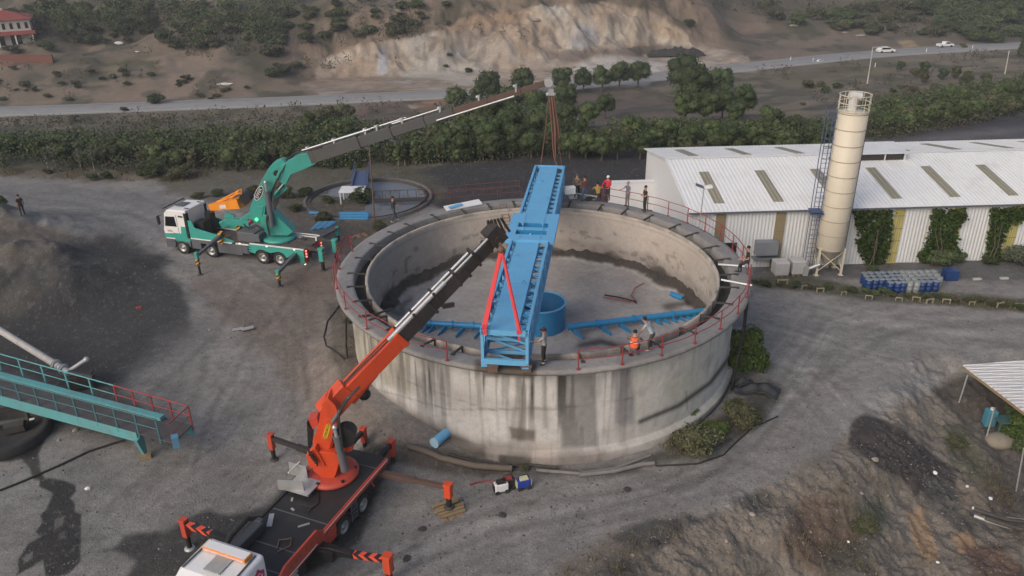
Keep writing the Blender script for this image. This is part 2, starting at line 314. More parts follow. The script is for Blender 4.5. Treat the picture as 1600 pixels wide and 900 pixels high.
# albedo of the zones, laid out over the ground
GREY = (.214, .207, .200); BLUEG = (.165, .165, .168); EARTH = (.168, .138, .118); SAND = (.036, .036, .037); COAL = (.026, .026, .029)
DRY = (.150, .125, .092); HILL = (.178, .140, .108); GRN = (.040, .047, .028); OLIVE = (.066, .064, .040); BEIGE = (.34, .285, .23); PALE = (.44, .40, .35)
LEFTHILL = [(-50, -60), (520, -60), (470, 40), (500, 95), (560, 140), (690, 150), (690, 140), (400, 152), (0, 170), (-50, 170)]
ZONES = [  # polygon in photo pixels, albedo, feather px, warp px, strength, wet
 ([(-300, 272), (0, 272), (200, 285), (330, 270), (500, 285), (640, 264), (800, 250), (1000, 234), (1360, 222), (1600, 178), (1900, 150), (1900, -400), (-300, -400)], DRY, 6, 10, 1, 0),
 ([(-300, 170), (400, 160), (800, 140), (1100, 110), (1350, 85), (1600, 72), (1900, 60), (1900, -400), (-300, -400)], HILL, 4, 5, 1, 0),
 ([(-100, 192), (200, 205), (420, 200), (560, 195), (650, 190), (740, 150), (900, 140), (1160, 190), (1330, 180), (1450, 158), (1600, 128), (1700, 120), (1700, 170), (1600, 180), (1360, 224), (1000, 236), (800, 250), (640, 258), (540, 268), (330, 264), (200, 268), (-100, 262)], GRN, 8, 14, .95, 0),
 ([(340, 0), (420, -30), (520, 0), (470, 60), (430, 120), (400, 140), (360, 80)], GRN, 18, 22, .7, 0),
 ([(60, -20), (230, -20), (210, 30), (130, 70), (60, 60)], GRN, 14, 14, .6, 0),
 ([(1420, -20), (1620, -20), (1620, 62), (1540, 66), (1500, 50)], GRN, 10, 14, .9, 0),
 ([(1060, -20), (1420, -20), (1500, 40), (1330, 42), (1180, 15)], OLIVE, 12, 16, .7, 0),
 ([(410, 40), (480, 30), (500, 70), (430, 100)], (.13, .095, .085), 20, 14, .8, 0),
 ([(495, 122), (500, 100), (560, 72), (640, 62), (700, 46), (760, 24), (860, 12), (940, 6), (1010, 20), (1060, 44), (1100, 72), (1170, 92), (1180, 112), (1100, 106), (1000, 122), (900, 128), (800, 132), (700, 142), (600, 140), (500, 138)], BEIGE, 5, 9, .95, 0),
 ([(500, 100), (560, 72), (640, 62), (690, 50), (700, 60), (630, 80), (560, 92), (520, 112)], PALE, 5, 8, .7, 0),
 ([(640, 118), (680, 80), (740, 66), (800, 60), (810, 98), (760, 112), (690, 118)], (.36, .34, .31), 8, 10, .8, 0),
 ([(588, 116), (592, 80), (606, 66), (604, 118)], (.30, .32, .35), 4, 6, .9, 0),
 ([(830, 92), (880, 40), (930, 30), (925, 70), (880, 96)], PALE, 8, 10, .7, 0),
 ([(886, 72), (902, 45), (930, 42), (935, 68), (905, 76)], (.30, .32, .36), 6, 7, .8, 0),
 ([(935, 30), (1000, 18), (1040, 40), (1078, 70), (1010, 70), (940, 66)], (.38, .36, .31), 8, 10, .8, 0),
 ([(690, 40), (780, 18), (850, 14), (800, 34), (700, 52)], (.28, .19, .12), 8, 9, .7, 0),
 ([(1000, 34), (1045, 40), (1078, 70), (1050, 66)], (.36, .27, .17), 6, 6, .7, 0),
 ([(860, 82), (1010, 70), (1090, 72), (1090, 84), (1000, 90), (880, 100)], (.14, .11, .10), 5, 7, .8, 0),
 ([(915, 96), (940, 88), (1020, 90), (1040, 104), (1010, 134), (880, 130), (890, 110)], (.42, .40, .38), 6, 6, .85, 0),
 ([(470, 132), (560, 120), (700, 120), (760, 128), (640, 142), (500, 150)], (.24, .20, .17), 6, 7, .8, 0),
 ([(560, 160), (700, 150), (760, 155), (700, 190), (640, 210), (540, 205)], (.15, .095, .08), 10, 12, .8, 0),
 ([(880, 150), (1000, 140), (1090, 165), (1150, 190), (1040, 200), (950, 200), (900, 190)], (.115, .088, .075), 8, 8, .95, 0),
 ([(630, 160), (700, 152), (700, 168), (640, 172)], (.26, .15, .09), 6, 6, .7, 0),
 ([(1190, 128), (1215, 125), (1320, 175), (1300, 182)], (.17, .14, .12), 4, 5, .8, 0),
 ([(1245, 42), (1262, 40), (1272, 68), (1250, 60)], (.30, .21, .14), 3, 4, .8, 0),
 ([(1404, 64), (1425, 62), (1436, 74), (1412, 76)], (.33, .25, .14), 3, 4, .8, 0),
 ([(1030, 10), (1080, 12), (1200, 40), (1340, 45), (1400, 62), (1395, 80), (1200, 90), (1100, 70)], (.165, .128, .10), 6, 8, .8, 0),
 ([(150, 95), (235, 88), (240, 100), (165, 112)], (.12, .11, .045), 6, 8, .7, 0),
 ([(1340, 95), (1400, 86), (1400, 100), (1330, 130), (1220, 140), (1190, 125)], (.11, .10, .06), 10, 8, .7, 0),
 ([(1200, 20), (1300, 30), (1280, 60), (1200, 50)], OLIVE, 10, 10, .6, 0),
 ([(0, 88), (65, 88), (65, 100), (0, 104)], (.16, .07, .055), 2, 2, .9, 0),
 # far yards
 ([(610, 268), (700, 256), (800, 248), (1010, 230), (1030, 330), (960, 340), (700, 335), (640, 300)], COAL, 5, 8, .97, 0),
 ([(690, 300), (760, 292), (860, 300), (860, 330), (700, 330)], (.05, .04, .042), 6, 6, .8, 0),
 ([(1350, 228), (1440, 205), (1530, 188), (1620, 176), (1700, 170), (1700, 240), (1350, 240)], (.062, .062, .066), 4, 6, .95, 0),
 ([(1440, 206), (1560, 184), (1620, 180), (1620, 190), (1500, 205)], (.030, .031, .035), 4, 8, .8, 0),
 ([(1380, 218), (1470, 212), (1600, 200), (1600, 206), (1460, 222)], (.13, .125, .125), 4, 4, .6, 0),
 ([(230, 266), (420, 258), (640, 258), (700, 290), (690, 310), (600, 360), (545, 402), (520, 360), (420, 330), (260, 300)], (.080, .076, .055), 8, 10, .9, 0),
 ([(420, 330), (530, 320), (640, 330), (590, 365), (540, 400), (500, 390)], (.12, .10, .085), 8, 8, .8, 0),
 ([(230, 300), (330, 290), (420, 330), (420, 345), (300, 312)], (.10, .09, .075), 6, 8, .6, 0),
 # yard left
 ([(-200, 275), (0, 286), (250, 300), (280, 330), (250, 380), (150, 385), (60, 350), (-200, 320)], (.150, .150, .150), 8, 12, .9, 0),
 ([(300, 420), (420, 430), (530, 420), (560, 500), (590, 620), (700, 720), (560, 690), (480, 640), (420, 560), (340, 500)], EARTH, 26, 24, .85, 0),
 ([(420, 420), (525, 415), (530, 460), (450, 470)], (.115, .085, .072), 14, 12, .7, 0),
 ([(510, 470), (545, 470), (580, 600), (560, 640), (520, 560)], (.085, .072, .058), 8, 9, .85, 0),
 ([(-60, 300), (30, 340), (90, 362), (160, 388), (120, 402), (60, 430), (20, 470), (-60, 560)], (.088, .078, .068), 10, 10, .95, 0),
 ([(100, 380), (190, 372), (250, 400), (295, 460), (300, 520), (240, 570), (180, 610), (90, 610), (-60, 570), (-60, 470), (10, 430), (60, 395)], SAND, 12, 18, .97, 0),
 ([(20, 440), (50, 405), (105, 395), (108, 425), (60, 470), (15, 520), (-60, 540), (-60, 480)], (.058, .055, .050), 6, 8, .9, 0),
 ([(-60, 560), (90, 600), (180, 610), (240, 640), (200, 690), (60, 660), (-60, 640)], (.06, .06, .058), 14, 12, .85, 0),
 ([(190, 600), (260, 520), (320, 490), (330, 560), (260, 640)], (.15, .15, .148), 24, 20, .7, 0),
 ([(-60, 720), (40, 700), (110, 705), (260, 720), (420, 700), (400, 800), (300, 900), (-60, 900)], (.188, .183, .176), 20, 20, .7, 0),
 # wet stain at lower left
 ([(60, 748), (75, 747), (95, 750), (117, 757), (117, 767), (108, 778), (116, 787), (115, 799), (127, 803), (127, 825), (125, 850), (124, 880), (108, 897), (90, 902), (70, 902), (67, 875), (50, 887), (20, 905), (27, 895), (30, 872), (45, 850), (65, 840), (57, 832), (65, 817), (62, 805), (72, 795), (77, 782), (82, 770), (60, 760)], (.026, .024, .022), 2, 4, .98, .35),
 ([(20, 700), (60, 712), (62, 735), (70, 752), (52, 748), (46, 732), (30, 712)], (.032, .030, .027), 2.5, 5, .95, .35),
 ([(86, 812), (102, 806), (98, 822), (84, 830)], GREY, 2, 4, .45, 0), ([(38, 872), (52, 862), (50, 874), (36, 882)], GREY, 2, 3, .6, 0), ([(92, 835), (104, 830), (103, 842), (92, 845)], GREY, 2, 4, .3, 0),
 ([(-20, 640), (40, 640), (62, 660), (70, 690), (60, 712), (20, 722), (-20, 722)], (.018, .017, .016), 3, 6, .97, .5),
 # oil-dark ground under the orange truck
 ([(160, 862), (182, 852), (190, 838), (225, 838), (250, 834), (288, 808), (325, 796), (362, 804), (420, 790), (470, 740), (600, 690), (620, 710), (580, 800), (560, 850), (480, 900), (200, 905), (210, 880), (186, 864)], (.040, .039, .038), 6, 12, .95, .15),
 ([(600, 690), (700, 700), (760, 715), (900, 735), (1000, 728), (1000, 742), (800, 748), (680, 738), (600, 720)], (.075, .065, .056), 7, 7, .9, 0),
 ([(560, 850), (800, 740), (1000, 745), (1150, 690), (1210, 600), (1240, 640), (1180, 720), (1060, 790), (860, 860), (620, 905), (520, 905)], (.205, .203, .203), 20, 16, .6, 0),
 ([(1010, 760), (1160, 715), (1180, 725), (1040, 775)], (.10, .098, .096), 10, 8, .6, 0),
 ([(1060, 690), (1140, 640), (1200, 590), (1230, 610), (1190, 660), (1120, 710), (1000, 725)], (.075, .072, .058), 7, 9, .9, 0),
 # spoil bank
 ([(850, 910), (890, 872), (960, 838), (1010, 828), (1110, 802), (1180, 770), (1240, 735), (1300, 690), (1380, 640), (1450, 610), (1500, 585), (1700, 600), (1700, 960), (850, 960)], (.165, .145, .122), 10, 16, .95, 0),
 ([(960, 842), (1010, 815), (1050, 812), (1110, 808), (1060, 838), (1030, 866), (990, 858)], (.060, .060, .060), 7, 12, .9, 0),
 ([(900, 905), (960, 870), (1010, 880), (1000, 905)], (.080, .078, .074), 8, 12, .8, 0),
 ([(1130, 780), (1200, 766), (1230, 780), (1180, 800)], (.06, .06, .058), 6, 9, .7, 0),
 ([(1240, 770), (1330, 775), (1350, 860), (1290, 905), (1220, 860)], (.095, .066, .050), 16, 20, .85, 0),
 ([(1290, 850), (1360, 840), (1380, 905), (1290, 905)], (.05, .05, .042), 10, 14, .8, 0),
 ([(1330, 660), (1352, 646), (1395, 660), (1430, 690), (1460, 715), (1520, 742), (1520, 790), (1460, 780), (1425, 770), (1400, 742), (1350, 712), (1325, 690)], (.042, .036, .037), 4, 9, .95, 0),
 ([(1450, 740), (1520, 760), (1530, 830), (1500, 830), (1440, 780)], (.07, .068, .066), 8, 9, .85, 0),
 ([(1418, 800), (1440, 790), (1455, 830), (1468, 872), (1450, 880), (1430, 850)], (.30, .20, .12), 4, 6, .85, 0),
 ([(1486, 835), (1512, 828), (1530, 850), (1500, 868)], (.26, .17, .105), 4, 6, .85, 0),
 ([(1500, 850), (1560, 850), (1600, 880), (1600, 905), (1530, 905)], (.085, .048, .034), 8, 9, .8, 0),
 ([(1330, 790), (1380, 775), (1395, 810), (1350, 835)], (.055, .068, .042), 12, 10, .8, 0),
 ([(1460, 670), (1500, 660), (1545, 720), (1560, 760), (1510, 750), (1470, 700)], (.082, .084, .055), 10, 10, .8, 0),
 ([(1490, 735), (1530, 750), (1545, 800), (1500, 800)], (.20, .165, .13), 6, 8, .6, 0),
 ([(1545, 740), (1600, 760), (1600, 850), (1540, 800)], (.08, .062, .045), 8, 10, .8, 0),
 ([(1450, 608), (1500, 588), (1700, 600), (1700, 800), (1600, 800), (1570, 780), (1530, 700), (1490, 650)], (.060, .053, .047), 8, 7, .95, 0),
 ([(1500, 650), (1560, 680), (1600, 720), (1600, 800), (1560, 740)], (.105, .098, .09), 10, 8, .8, 0),
 # strip by the warehouse
 ([(1175, 432), (1300, 436), (1600, 440), (1700, 450), (1700, 400), (1175, 405)], (.105, .105, .108), 5, 5, .95, 0),
 ([(1175, 432), (1260, 430), (1340, 448), (1480, 458), (1600, 466), (1700, 470), (1700, 492), (1600, 488), (1400, 474), (1250, 456), (1175, 445)], (.062, .064, .040), 4, 5, .9, 0),
]
STRIPES = [([(480, 960), (620, 880), (820, 800), (1040, 752), (1160, 680), (1230, 590), (1290, 505), (1420, 470), (1650, 470)], 75), ([(-60, 300), (150, 320), (300, 400), (430, 480), (440, 600), (380, 700), (240, 800), (100, 920)], 90), ([(1180, 470), (1320, 500), (1480, 520), (1680, 530)], 50), ([(1160, 520), (1260, 590), (1320, 660)], 50)]
TRACKS = [([(560, 905), (700, 820), (900, 782), (1050, 740), (1160, 670), (1230, 580), (1290, 500), (1400, 480)], 5), ([(600, 905), (760, 836), (940, 800), (1090, 752), (1200, 680), (1270, 600), (1400, 520), (1600, 500)], 5),
          ([(640, 840), (800, 790), (1000, 765), (1120, 716)], 4), ([(1190, 500), (1300, 535), (1400, 565), (1480, 590), (1520, 600)], 2.5), ([(1180, 560), (1300, 600), (1420, 690)], 4), ([(1300, 510), (1420, 520), (1600, 545)], 4),
          ([(320, 560), (300, 640), (250, 720), (160, 800)], 6), ([(420, 470), (470, 540), (480, 620)], 4), ([(60, 330), (200, 330), (260, 360)], 3), ([(450, 470), (380, 560), (330, 640), (300, 740)], 4), ([(230, 620), (340, 520), (380, 440)], 5), ([(0, 300), (120, 318), (250, 345)], 3)]
def paint_zones(px, py, wx, wy, base, zones):
    C = np.empty(px.shape + (4,)); C[..., :3] = base; C[..., 3] = 0
    w1 = fbm(wx / 2.2, wy / 2.2, 4); w2 = fbm(wx / 2.2 + 40, wy / 2.2 + 13, 4); w3 = fbm(wx / .55, wy / .55, 3); w4 = fbm(wx / 9 + 7, wy / 9, 3)
    far = sstep(95, 150, wy); w1 = w1 * (1 - far) + far * fbm(wx / 9, wy / 9, 4); w2 = w2 * (1 - far) + far * fbm(wx / 9 + 4, wy / 9 + 11, 4)
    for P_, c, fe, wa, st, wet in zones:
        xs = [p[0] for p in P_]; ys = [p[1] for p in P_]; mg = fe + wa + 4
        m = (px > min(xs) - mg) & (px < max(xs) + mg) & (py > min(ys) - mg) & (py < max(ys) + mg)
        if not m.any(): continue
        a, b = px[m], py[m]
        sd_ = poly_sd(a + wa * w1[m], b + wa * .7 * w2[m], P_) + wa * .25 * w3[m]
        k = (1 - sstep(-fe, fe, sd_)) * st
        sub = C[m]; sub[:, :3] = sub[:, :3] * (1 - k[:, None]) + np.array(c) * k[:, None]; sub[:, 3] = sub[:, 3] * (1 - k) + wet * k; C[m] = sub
    return C, w1, w2, w3, w4
def make_terrain():
    ang = np.concatenate([np.linspace(-110, -42.5, 50), np.linspace(-42, 42, 1000), np.linspace(42.5, 110, 50)])
    dep = np.linspace(50, 5.6, 760); r = np.concatenate([[3, 8, 14, 18], CH / np.tan(np.radians(dep)), np.arange(168, 262, .32), np.geomspace(265, 1500, 40)]); r = np.sort(r[(r < 168) | (np.arange(len(r)) >= 764)])
    A, Rr = np.meshgrid(np.radians(ang), r); X = Rr * np.sin(A); Y = Rr * np.cos(A); Z = height(X, Y)
    near = (Y < 110)
    px, py = topx(X, Y, Z)
    infr = (Y > 5)
    px = np.where(infr, px, -9999)
    C, w1, w2, w3, w4 = paint_zones(px, py, X, Y, GREY, ZONES)
    # outside the frame: same families of ground
    out = ((px < -150) | (px > 1750) | (py > 1000) | (py < -150))
    hill = (Y > np.interp(X, RX, RY)); belt = (Y > 88) & ~hill
    C[out & hill, :3] = HILL; C[out & belt, :3] = DRY
    f = 1 + .16 * w4[..., None]; C[..., :3] *= f
    bl = sstep(0, .5, w2)[..., None] * .35; C[..., :3] = C[..., :3] * (1 - bl) + C[..., :3] * np.array((1.04, .99, .95)) * bl
    yard = (Y < 80)
    # wheel tracks worn into the yard
    for T_, wd in TRACKS:
        xs = [p[0] for p in T_]; ys = [p[1] for p in T_]; m = yard & (px > min(xs) - 60) & (px < max(xs) + 60) & (py > min(ys) - 60) & (py < max(ys) + 60)
        d = line_d(px[m] + 7 * w1[m], py[m] + 5 * w2[m], T_); k = .16 * np.exp(-(d / wd) ** 2) - .10 * np.exp(-((d - wd * 2.4) / wd) ** 2) + .08 * np.exp(-((d - wd * 5) / wd) ** 2) * w3[m]
        C[m, :3] *= (1 - k)[:, None]
    for T_, wd in STRIPES:   # dust streaks along the lines of traffic
        xs = [p[0] for p in T_]; ys = [p[1] for p in T_]; m = yard & (px > min(xs) - wd) & (px < max(xs) + wd) & (py > min(ys) - wd) & (py < max(ys) + wd)
        a, b = px[m] + 5 * w1[m], py[m] + 4 * w2[m]; dm = np.full(a.shape, 1e9); sgd = np.zeros(a.shape); al = np.zeros(a.shape); acc = 0
        for i in range(len(T_) - 1):
            ax, ay = T_[i]; ex, ey = T_[i + 1][0] - ax, T_[i + 1][1] - ay; L = math.hypot(ex, ey); t = np.clip(((a - ax) * ex + (b - ay) * ey) / L ** 2, 0, 1); q = np.hypot(a - ax - ex * t, b - ay - ey * t); u = q < dm
            dm = np.where(u, q, dm); sgd = np.where(u, np.sign(ex * (b - ay) - ey * (a - ax)) * q, sgd); al = np.where(u, acc + t * L, al); acc += L
        k = (fbm(sgd / 5.5 + 50, al / 130, 4) * .20 + fbm(sgd / 22 + 9, al / 260, 2) * .16) * np.exp(-(dm / wd) ** 4); C[m, :3] *= (1 + k)[:, None]
    # fine crisp grain of the dirt: damp spots, scuffs, dust
    g1 = fbm(X / .7 + 3, Y / .45, 5); g2 = fbm(X / 1.9, Y / 1.3 + 8, 4); kk = np.where(yard, .16 * sstep(.15, .5, g1) - .12 * sstep(.1, .5, -g1) + .14 * g2, .10 * fbm(X / 4, Y / 4, 4)); C[..., :3] *= (1 - kk)[..., None]
    # mottling of the hills: bushes' litter, bare soil
    hm = (Y > 100); k = np.clip(sstep(.0, .35, fbm(X / 5, Y / 5, 4)) * .7 + sstep(.0, .3, fbm(X / 16 + 3, Y / 12, 3)) * .4, 0, .85) * hm; g = np.array((.050, .052, .034))
    isq = (C[..., 0] > .2) & hm
    qn = fbm(X / 4 + 2, Y / 2.6, 4); qm = fbm(X / 11 + 8, Y / 7, 3); q_ = isq[..., None]
    C[..., :3] = np.where(q_, C[..., :3] * (1 + .30 * qn[..., None] + .38 * fbm(X / 1.5, Y / 1.1 + 9, 4)[..., None]), C[..., :3]); kq = (sstep(.1, .5, qm) * .30)[..., None] * q_; C[..., :3] = C[..., :3] * (1 - kq) + np.array((.30, .19, .115)) * kq; kq = (sstep(.15, .5, -qm) * .55)[..., None] * q_; C[..., :3] = C[..., :3] * (1 - kq) + np.array((.44, .42, .38)) * kq; kq = (sstep(.28, .5, fbm(X / 3, Y / 3 + 4, 3)) * .5)[..., None] * q_; C[..., :3] = C[..., :3] * (1 - kq) + np.array((.13, .10, .085)) * kq
    isq = isq; k = np.where(isq, k * .12, k)
    C[..., :3] = C[..., :3] * (1 - k[..., None]) + g * k[..., None]
    # pebbles, clods
    peb = sstep(.42, .6, fbm(X / .16, Y / .16, 2)) * yard * .35; C[..., :3] = C[..., :3] * (1 - peb[..., None] * .8) + .22 * peb[..., None] * .8
    C = np.clip(C, .008, .8)
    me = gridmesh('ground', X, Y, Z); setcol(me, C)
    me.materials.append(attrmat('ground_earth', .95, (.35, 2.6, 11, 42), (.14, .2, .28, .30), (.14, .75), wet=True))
    o = bpy.data.objects.new('ground', me); COL.objects.link(o); o['kind'] = 'structure'
make_terrain()
def make_road():
    xs = np.arange(-260, 330, 3.); yc = np.interp(xs, RX, RY)
    k = np.ones(9) / 9; yc = np.convolve(np.pad(yc, 4, 'edge'), k, 'valid')
    tx = np.gradient(xs); ty = np.gradient(yc); L = np.hypot(tx, ty); nx, ny = -ty / L, tx / L
    offs = np.array([-4.6, -4.2, 0, 4.2, 4.6]); zz = np.array([-.1, .12, .18, .12, -.1])
    X = xs[:, None] + nx[:, None] * offs; Y = yc[:, None] + ny[:, None] * offs; Z = -12 + 0 * X + zz
    me = gridmesh('road', X, Y, Z); me.materials.append(paint('asphalt_grey', (.27, .27, .27), .9, dirt=(.16, .15, .14), amt=.6, scale=.25, streak=False))
    o = bpy.data.objects.new('road', me); COL.objects.link(o); o['kind'] = 'structure'
    mk = MB()
    for off in (-3.7, 3.7):
        X = xs + nx * off; Y = yc + ny * off
        for i in range(len(xs) - 1):
            a = Vector((X[i], Y[i], -11.84)); b = Vector((X[i + 1], Y[i + 1], -11.84)); n_ = Vector((nx[i], ny[i], 0)) * .08
            mk.add([a - n_, b - n_, b + n_, a + n_], [(0, 1, 2, 3)])
    o = mk.build('road_marking', paint('road_white', (.6, .6, .58), .8)); o['kind'] = 'structure'
make_road()
# ================================================================== the round tank
TX, TY = 1.68, 41.58; RIM = 5.4; AL = math.radians
conc = paint('concrete', (.27, .26, .25), .9, dirt=(.12, .11, .10), amt=.7, scale=1.2, streak=False, bumpd=.01)
redp = paint('red_paint', (.30, .045, .05), .55, dirt=(.12, .07, .06), amt=.5)
dark = paint('dark_steel', (.045, .042, .040), .7, dirt=(.10, .08, .06), amt=.5)
rust = paint('rusty_steel', (.16, .10, .075), .8, dirt=(.07, .05, .04), amt=.6)
rubber = paint('rubber', (.022, .022, .023), .85, amt=.3)
blue = paint('sky_blue_paint', (.135, .41, .69), .5, dirt=(.16, .33, .48), amt=.45, scale=1.4)
blue_d = paint('blue_drum_paint', (.025, .24, .50), .45, dirt=(.06, .16, .3), amt=.5)
white = paint('white_paint', (.74, .75, .76), .5, dirt=(.4, .38, .35), amt=.3, scale=.8)
galv = paint('galvanised', (.45, .46, .47), .45, metal=.4, amt=.3)
tank = thing('concrete_tank', 'huge round concrete tank with stained walls and a railed walkway round its rim', 'tank', (TX, TY, 0))
WZ = [ # stains on the outer wall
 ([(540, 490), (600, 530), (640, 560), (640, 620), (600, 600), (560, 570)], (.36, .34, .28), 8, 6, .9, 0),
 ([(985, 560), (1160, 480), (1160, 700), (1000, 720), (985, 640)], (.50, .49, .455), 8, 8, .9, 0),
 ([(1040, 600), (1080, 570), (1090, 600), (1060, 640)], (.38, .38, .30), 10, 8, .5, 0),
 ([(800, 590), (870, 590), (872, 670), (806, 676)], (.58, .56, .545), 8, 8, .8, 0), ([(930, 580), (960, 575), (962, 668), (935, 672)], (.56, .54, .525), 5, 6, .8, 0),
 ([(700, 590), (760, 600), (760, 700), (700, 670)], (.47, .455, .45), 14, 8, .7, 0),
 ([(872, 585), (930, 580), (934, 700), (880, 700)], (.18, .17, .165), 5, 8, .75, 0), ([(962, 572), (990, 568), (992, 690), (964, 700)], (.20, .19, .20), 5, 7, .75, 0),
 ([(806, 590), (816, 590), (820, 690), (808, 690)], (.17, .165, .15), 3, 5, .7, 0), ([(846, 586), (854, 586), (856, 670), (848, 670)], (.22, .21, .19), 3, 5, .6, 0),
 ([(640, 545), (700, 565), (700, 600), (650, 575)], (.24, .225, .22), 8, 8, .6, 0),
 ([(600, 560), (720, 610), (860, 640), (860, 660), (720, 640), (600, 600)], (.25, .235, .225), 10, 10, .4, 0),
 ([(560, 590), (640, 640), (740, 690), (860, 706), (1000, 700), (1100, 660), (1100, 740), (860, 750), (700, 720), (560, 660)], (.22, .185, .165), 8, 9, .75, 0),
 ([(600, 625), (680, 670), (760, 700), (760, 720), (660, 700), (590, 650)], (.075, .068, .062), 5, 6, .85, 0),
 ([(795, 668), (835, 674), (835, 690), (800, 686)], (.10, .075, .065), 3, 5, .8, 0), ([(780, 712), (830, 712), (830, 730), (780, 728)], (.05, .045, .04), 4, 5, .9, 0),
 ([(820, 690), (870, 690), (870, 720), (822, 716)], (.40, .345, .31), 8, 9, .6, 0), ([(940, 670), (1060, 650), (1050, 700), (950, 712)], (.47, .45, .43), 6, 8, .8, 0),
 ([(760, 560), (835, 565), (835, 590), (760, 588)], (.09, .075, .06), 4, 6, .8, 0),
]
WL = [([(1000, 659), (1060, 634), (1110, 598), (1150, 545)], 3.8, .88), ([(1090, 668), (1125, 632), (1152, 575)], 4.6, .9), ([(560, 600), (700, 640), (860, 640), (990, 622)], 1.1, .35), ([(620, 590), (760, 640), (900, 634)], 1, .3), ([(1072, 612), (1074, 640)], 1.5, .4)]
def painted_ring(name, R, zs, base, zones, lines, a0=0, a1=360, na=900, mat=None, post=None, jit=0.):
    th = np.radians(np.linspace(a0, a1, na, endpoint=(a1 - a0 < 360))); A, Zz = np.meshgrid(th, zs)
    RR = R(Zz, A) if callable(R) else R + 0 * A
    X = RR * np.cos(A); Y = RR * np.sin(A)
    px, py = topx(X + TX, Y + TY, Zz); C, *_ = paint_zones(px, py, A * 10.8, Zz * .35, base, zones)
    for L, wd, k in lines:
        d = line_d(px, py, L); C[..., :3] *= (1 - k * np.exp(-(d / wd) ** 2))[..., None]
    if post: C = post(C, A, Zz, px, py)
    me = gridmesh(name, X, Y, Zz, wrap=(a1 - a0 >= 360)); setcol(me, np.clip(C, .01, .8)); me.materials.append(mat)
    o = bpy.data.objects.new(name, me); COL.objects.link(o); o.parent = tank; return o
def streaks(C, A, Z, px, py):
    n = fbm(A * 26, Z * .12, 4) ; n2 = fbm(A * 60 + 9, Z * .25, 3); up = sstep(.5, 5.2, Z)
    left = 1 - sstep(940, 1010, px) * .8
    k = (sstep(.08, .26, n) * .85 + sstep(.12, .36, n2) * .5) * (.35 + .65 * up) * left
    C[..., :3] = C[..., :3] * (1 - k[..., None]) + np.array((.11, .105, .10)) * k[..., None]
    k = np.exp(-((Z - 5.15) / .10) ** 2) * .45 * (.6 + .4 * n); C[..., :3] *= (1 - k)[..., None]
    bl = sstep(.1, .6, fbm(A * 9, Z * .9 + 5, 4))[..., None] * .25; C[..., :3] *= 1 - bl; return C
wallm = attrmat('tank_wall_concrete', .88, (.5, 3, 16), (.10, .10, .12), (.03, .4))
def wr(Z, A): return 10.8 + .42 * sstep(.75, .55, -Z * 0 + Z) * 0 + np.where(Z < .55, .32, 0) + .02 * fbm(A * 30, Z * 3, 3)
painted_ring('outer_wall', wr, np.concatenate([np.linspace(-1.2, .54, 12), np.linspace(.56, 5.22, 48)]), (.53, .52, .515), WZ, WL, mat=wallm, post=streaks)
TOPZ = [([(740, 560), (840, 566), (840, 600), (740, 600)], (.07, .055, .045), 4, 7, .85, 0), ([(500, 360), (620, 330), (620, 460), (520, 500)], (.24, .235, .235), 14, 8, .7, 0), ([(905, 560), (965, 552), (965, 580), (900, 590)], (.34, .32, .30), 6, 6, .6, 0), ([(1060, 500), (1180, 440), (1180, 500), (1060, 560)], (.25, .24, .235), 14, 6, .6, 0)]
zs = np.array([0, 1, 2, 3, 4, 5, 6.])
def ringmesh(name, prof, base, zones, mat, post=None, na=720, par=None):
    prof = np.array(prof); th = np.radians(np.linspace(0, 360, na, endpoint=False)); A, R = np.meshgrid(th, prof[:, 0]); Z = np.repeat(prof[:, 1:2], na, 1)
    R = R + .02 * fbm(A * 25, R * 2, 3); X = R * np.cos(A); Y = R * np.sin(A); px, py = topx(X + TX, Y + TY, Z)
    C, *_ = paint_zones(px, py, X, Y, base, zones)
    if post: C = post(C, A, Z, px, py)
    me = gridmesh(name, X, Y, Z, wrap=True); setcol(me, np.clip(C, .01, .8)); me.materials.append(mat)
    o = bpy.data.objects.new(name, me); COL.objects.link(o); o.parent = par or tank; return o
walkm = attrmat('walkway_concrete', .9, (.7, 4, 20), (.12, .15, .15), (.02, .4))
ringmesh('walkway', [(10.55, 5.18), (11.5, 5.18), (11.52, 5.28), (11.49, 5.398), (11.3, 5.4), (11., 5.4), (10.7, 5.4), (10.52, 5.4), (10.5, 5.37), (10.5, 4.75)], (.225, .218, .213), TOPZ, walkm)
ringmesh('gutter', [(10.505, 4.8), (10.3, 4.74), (10.0, 4.74), (9.9, 4.8)], (.032, .030, .028), [], walkm)
def lipd(C, A, Z, px, py):
    k = sstep(-.2, .4, fbm(A * 14, Z * 0, 4)) * (.55 + .4 * (py > 450)); C[..., :3] = C[..., :3] * (1 - k[..., None]) + np.array((.17, .16, .15)) * k[..., None]; return C
ringmesh('inner_lip', [(9.9, 4.78), (9.9, 5.28), (9.87, 5.3), (9.77, 5.3), (9.74, 5.27), (9.74, 5.1)], (.42, .37, .32), [], walkm, lipd)
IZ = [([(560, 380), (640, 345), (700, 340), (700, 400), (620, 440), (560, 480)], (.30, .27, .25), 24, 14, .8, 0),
      ([(1060, 400), (1140, 420), (1130, 480), (1080, 470)], (.44, .40, .35), 14, 10, .7, 0)]
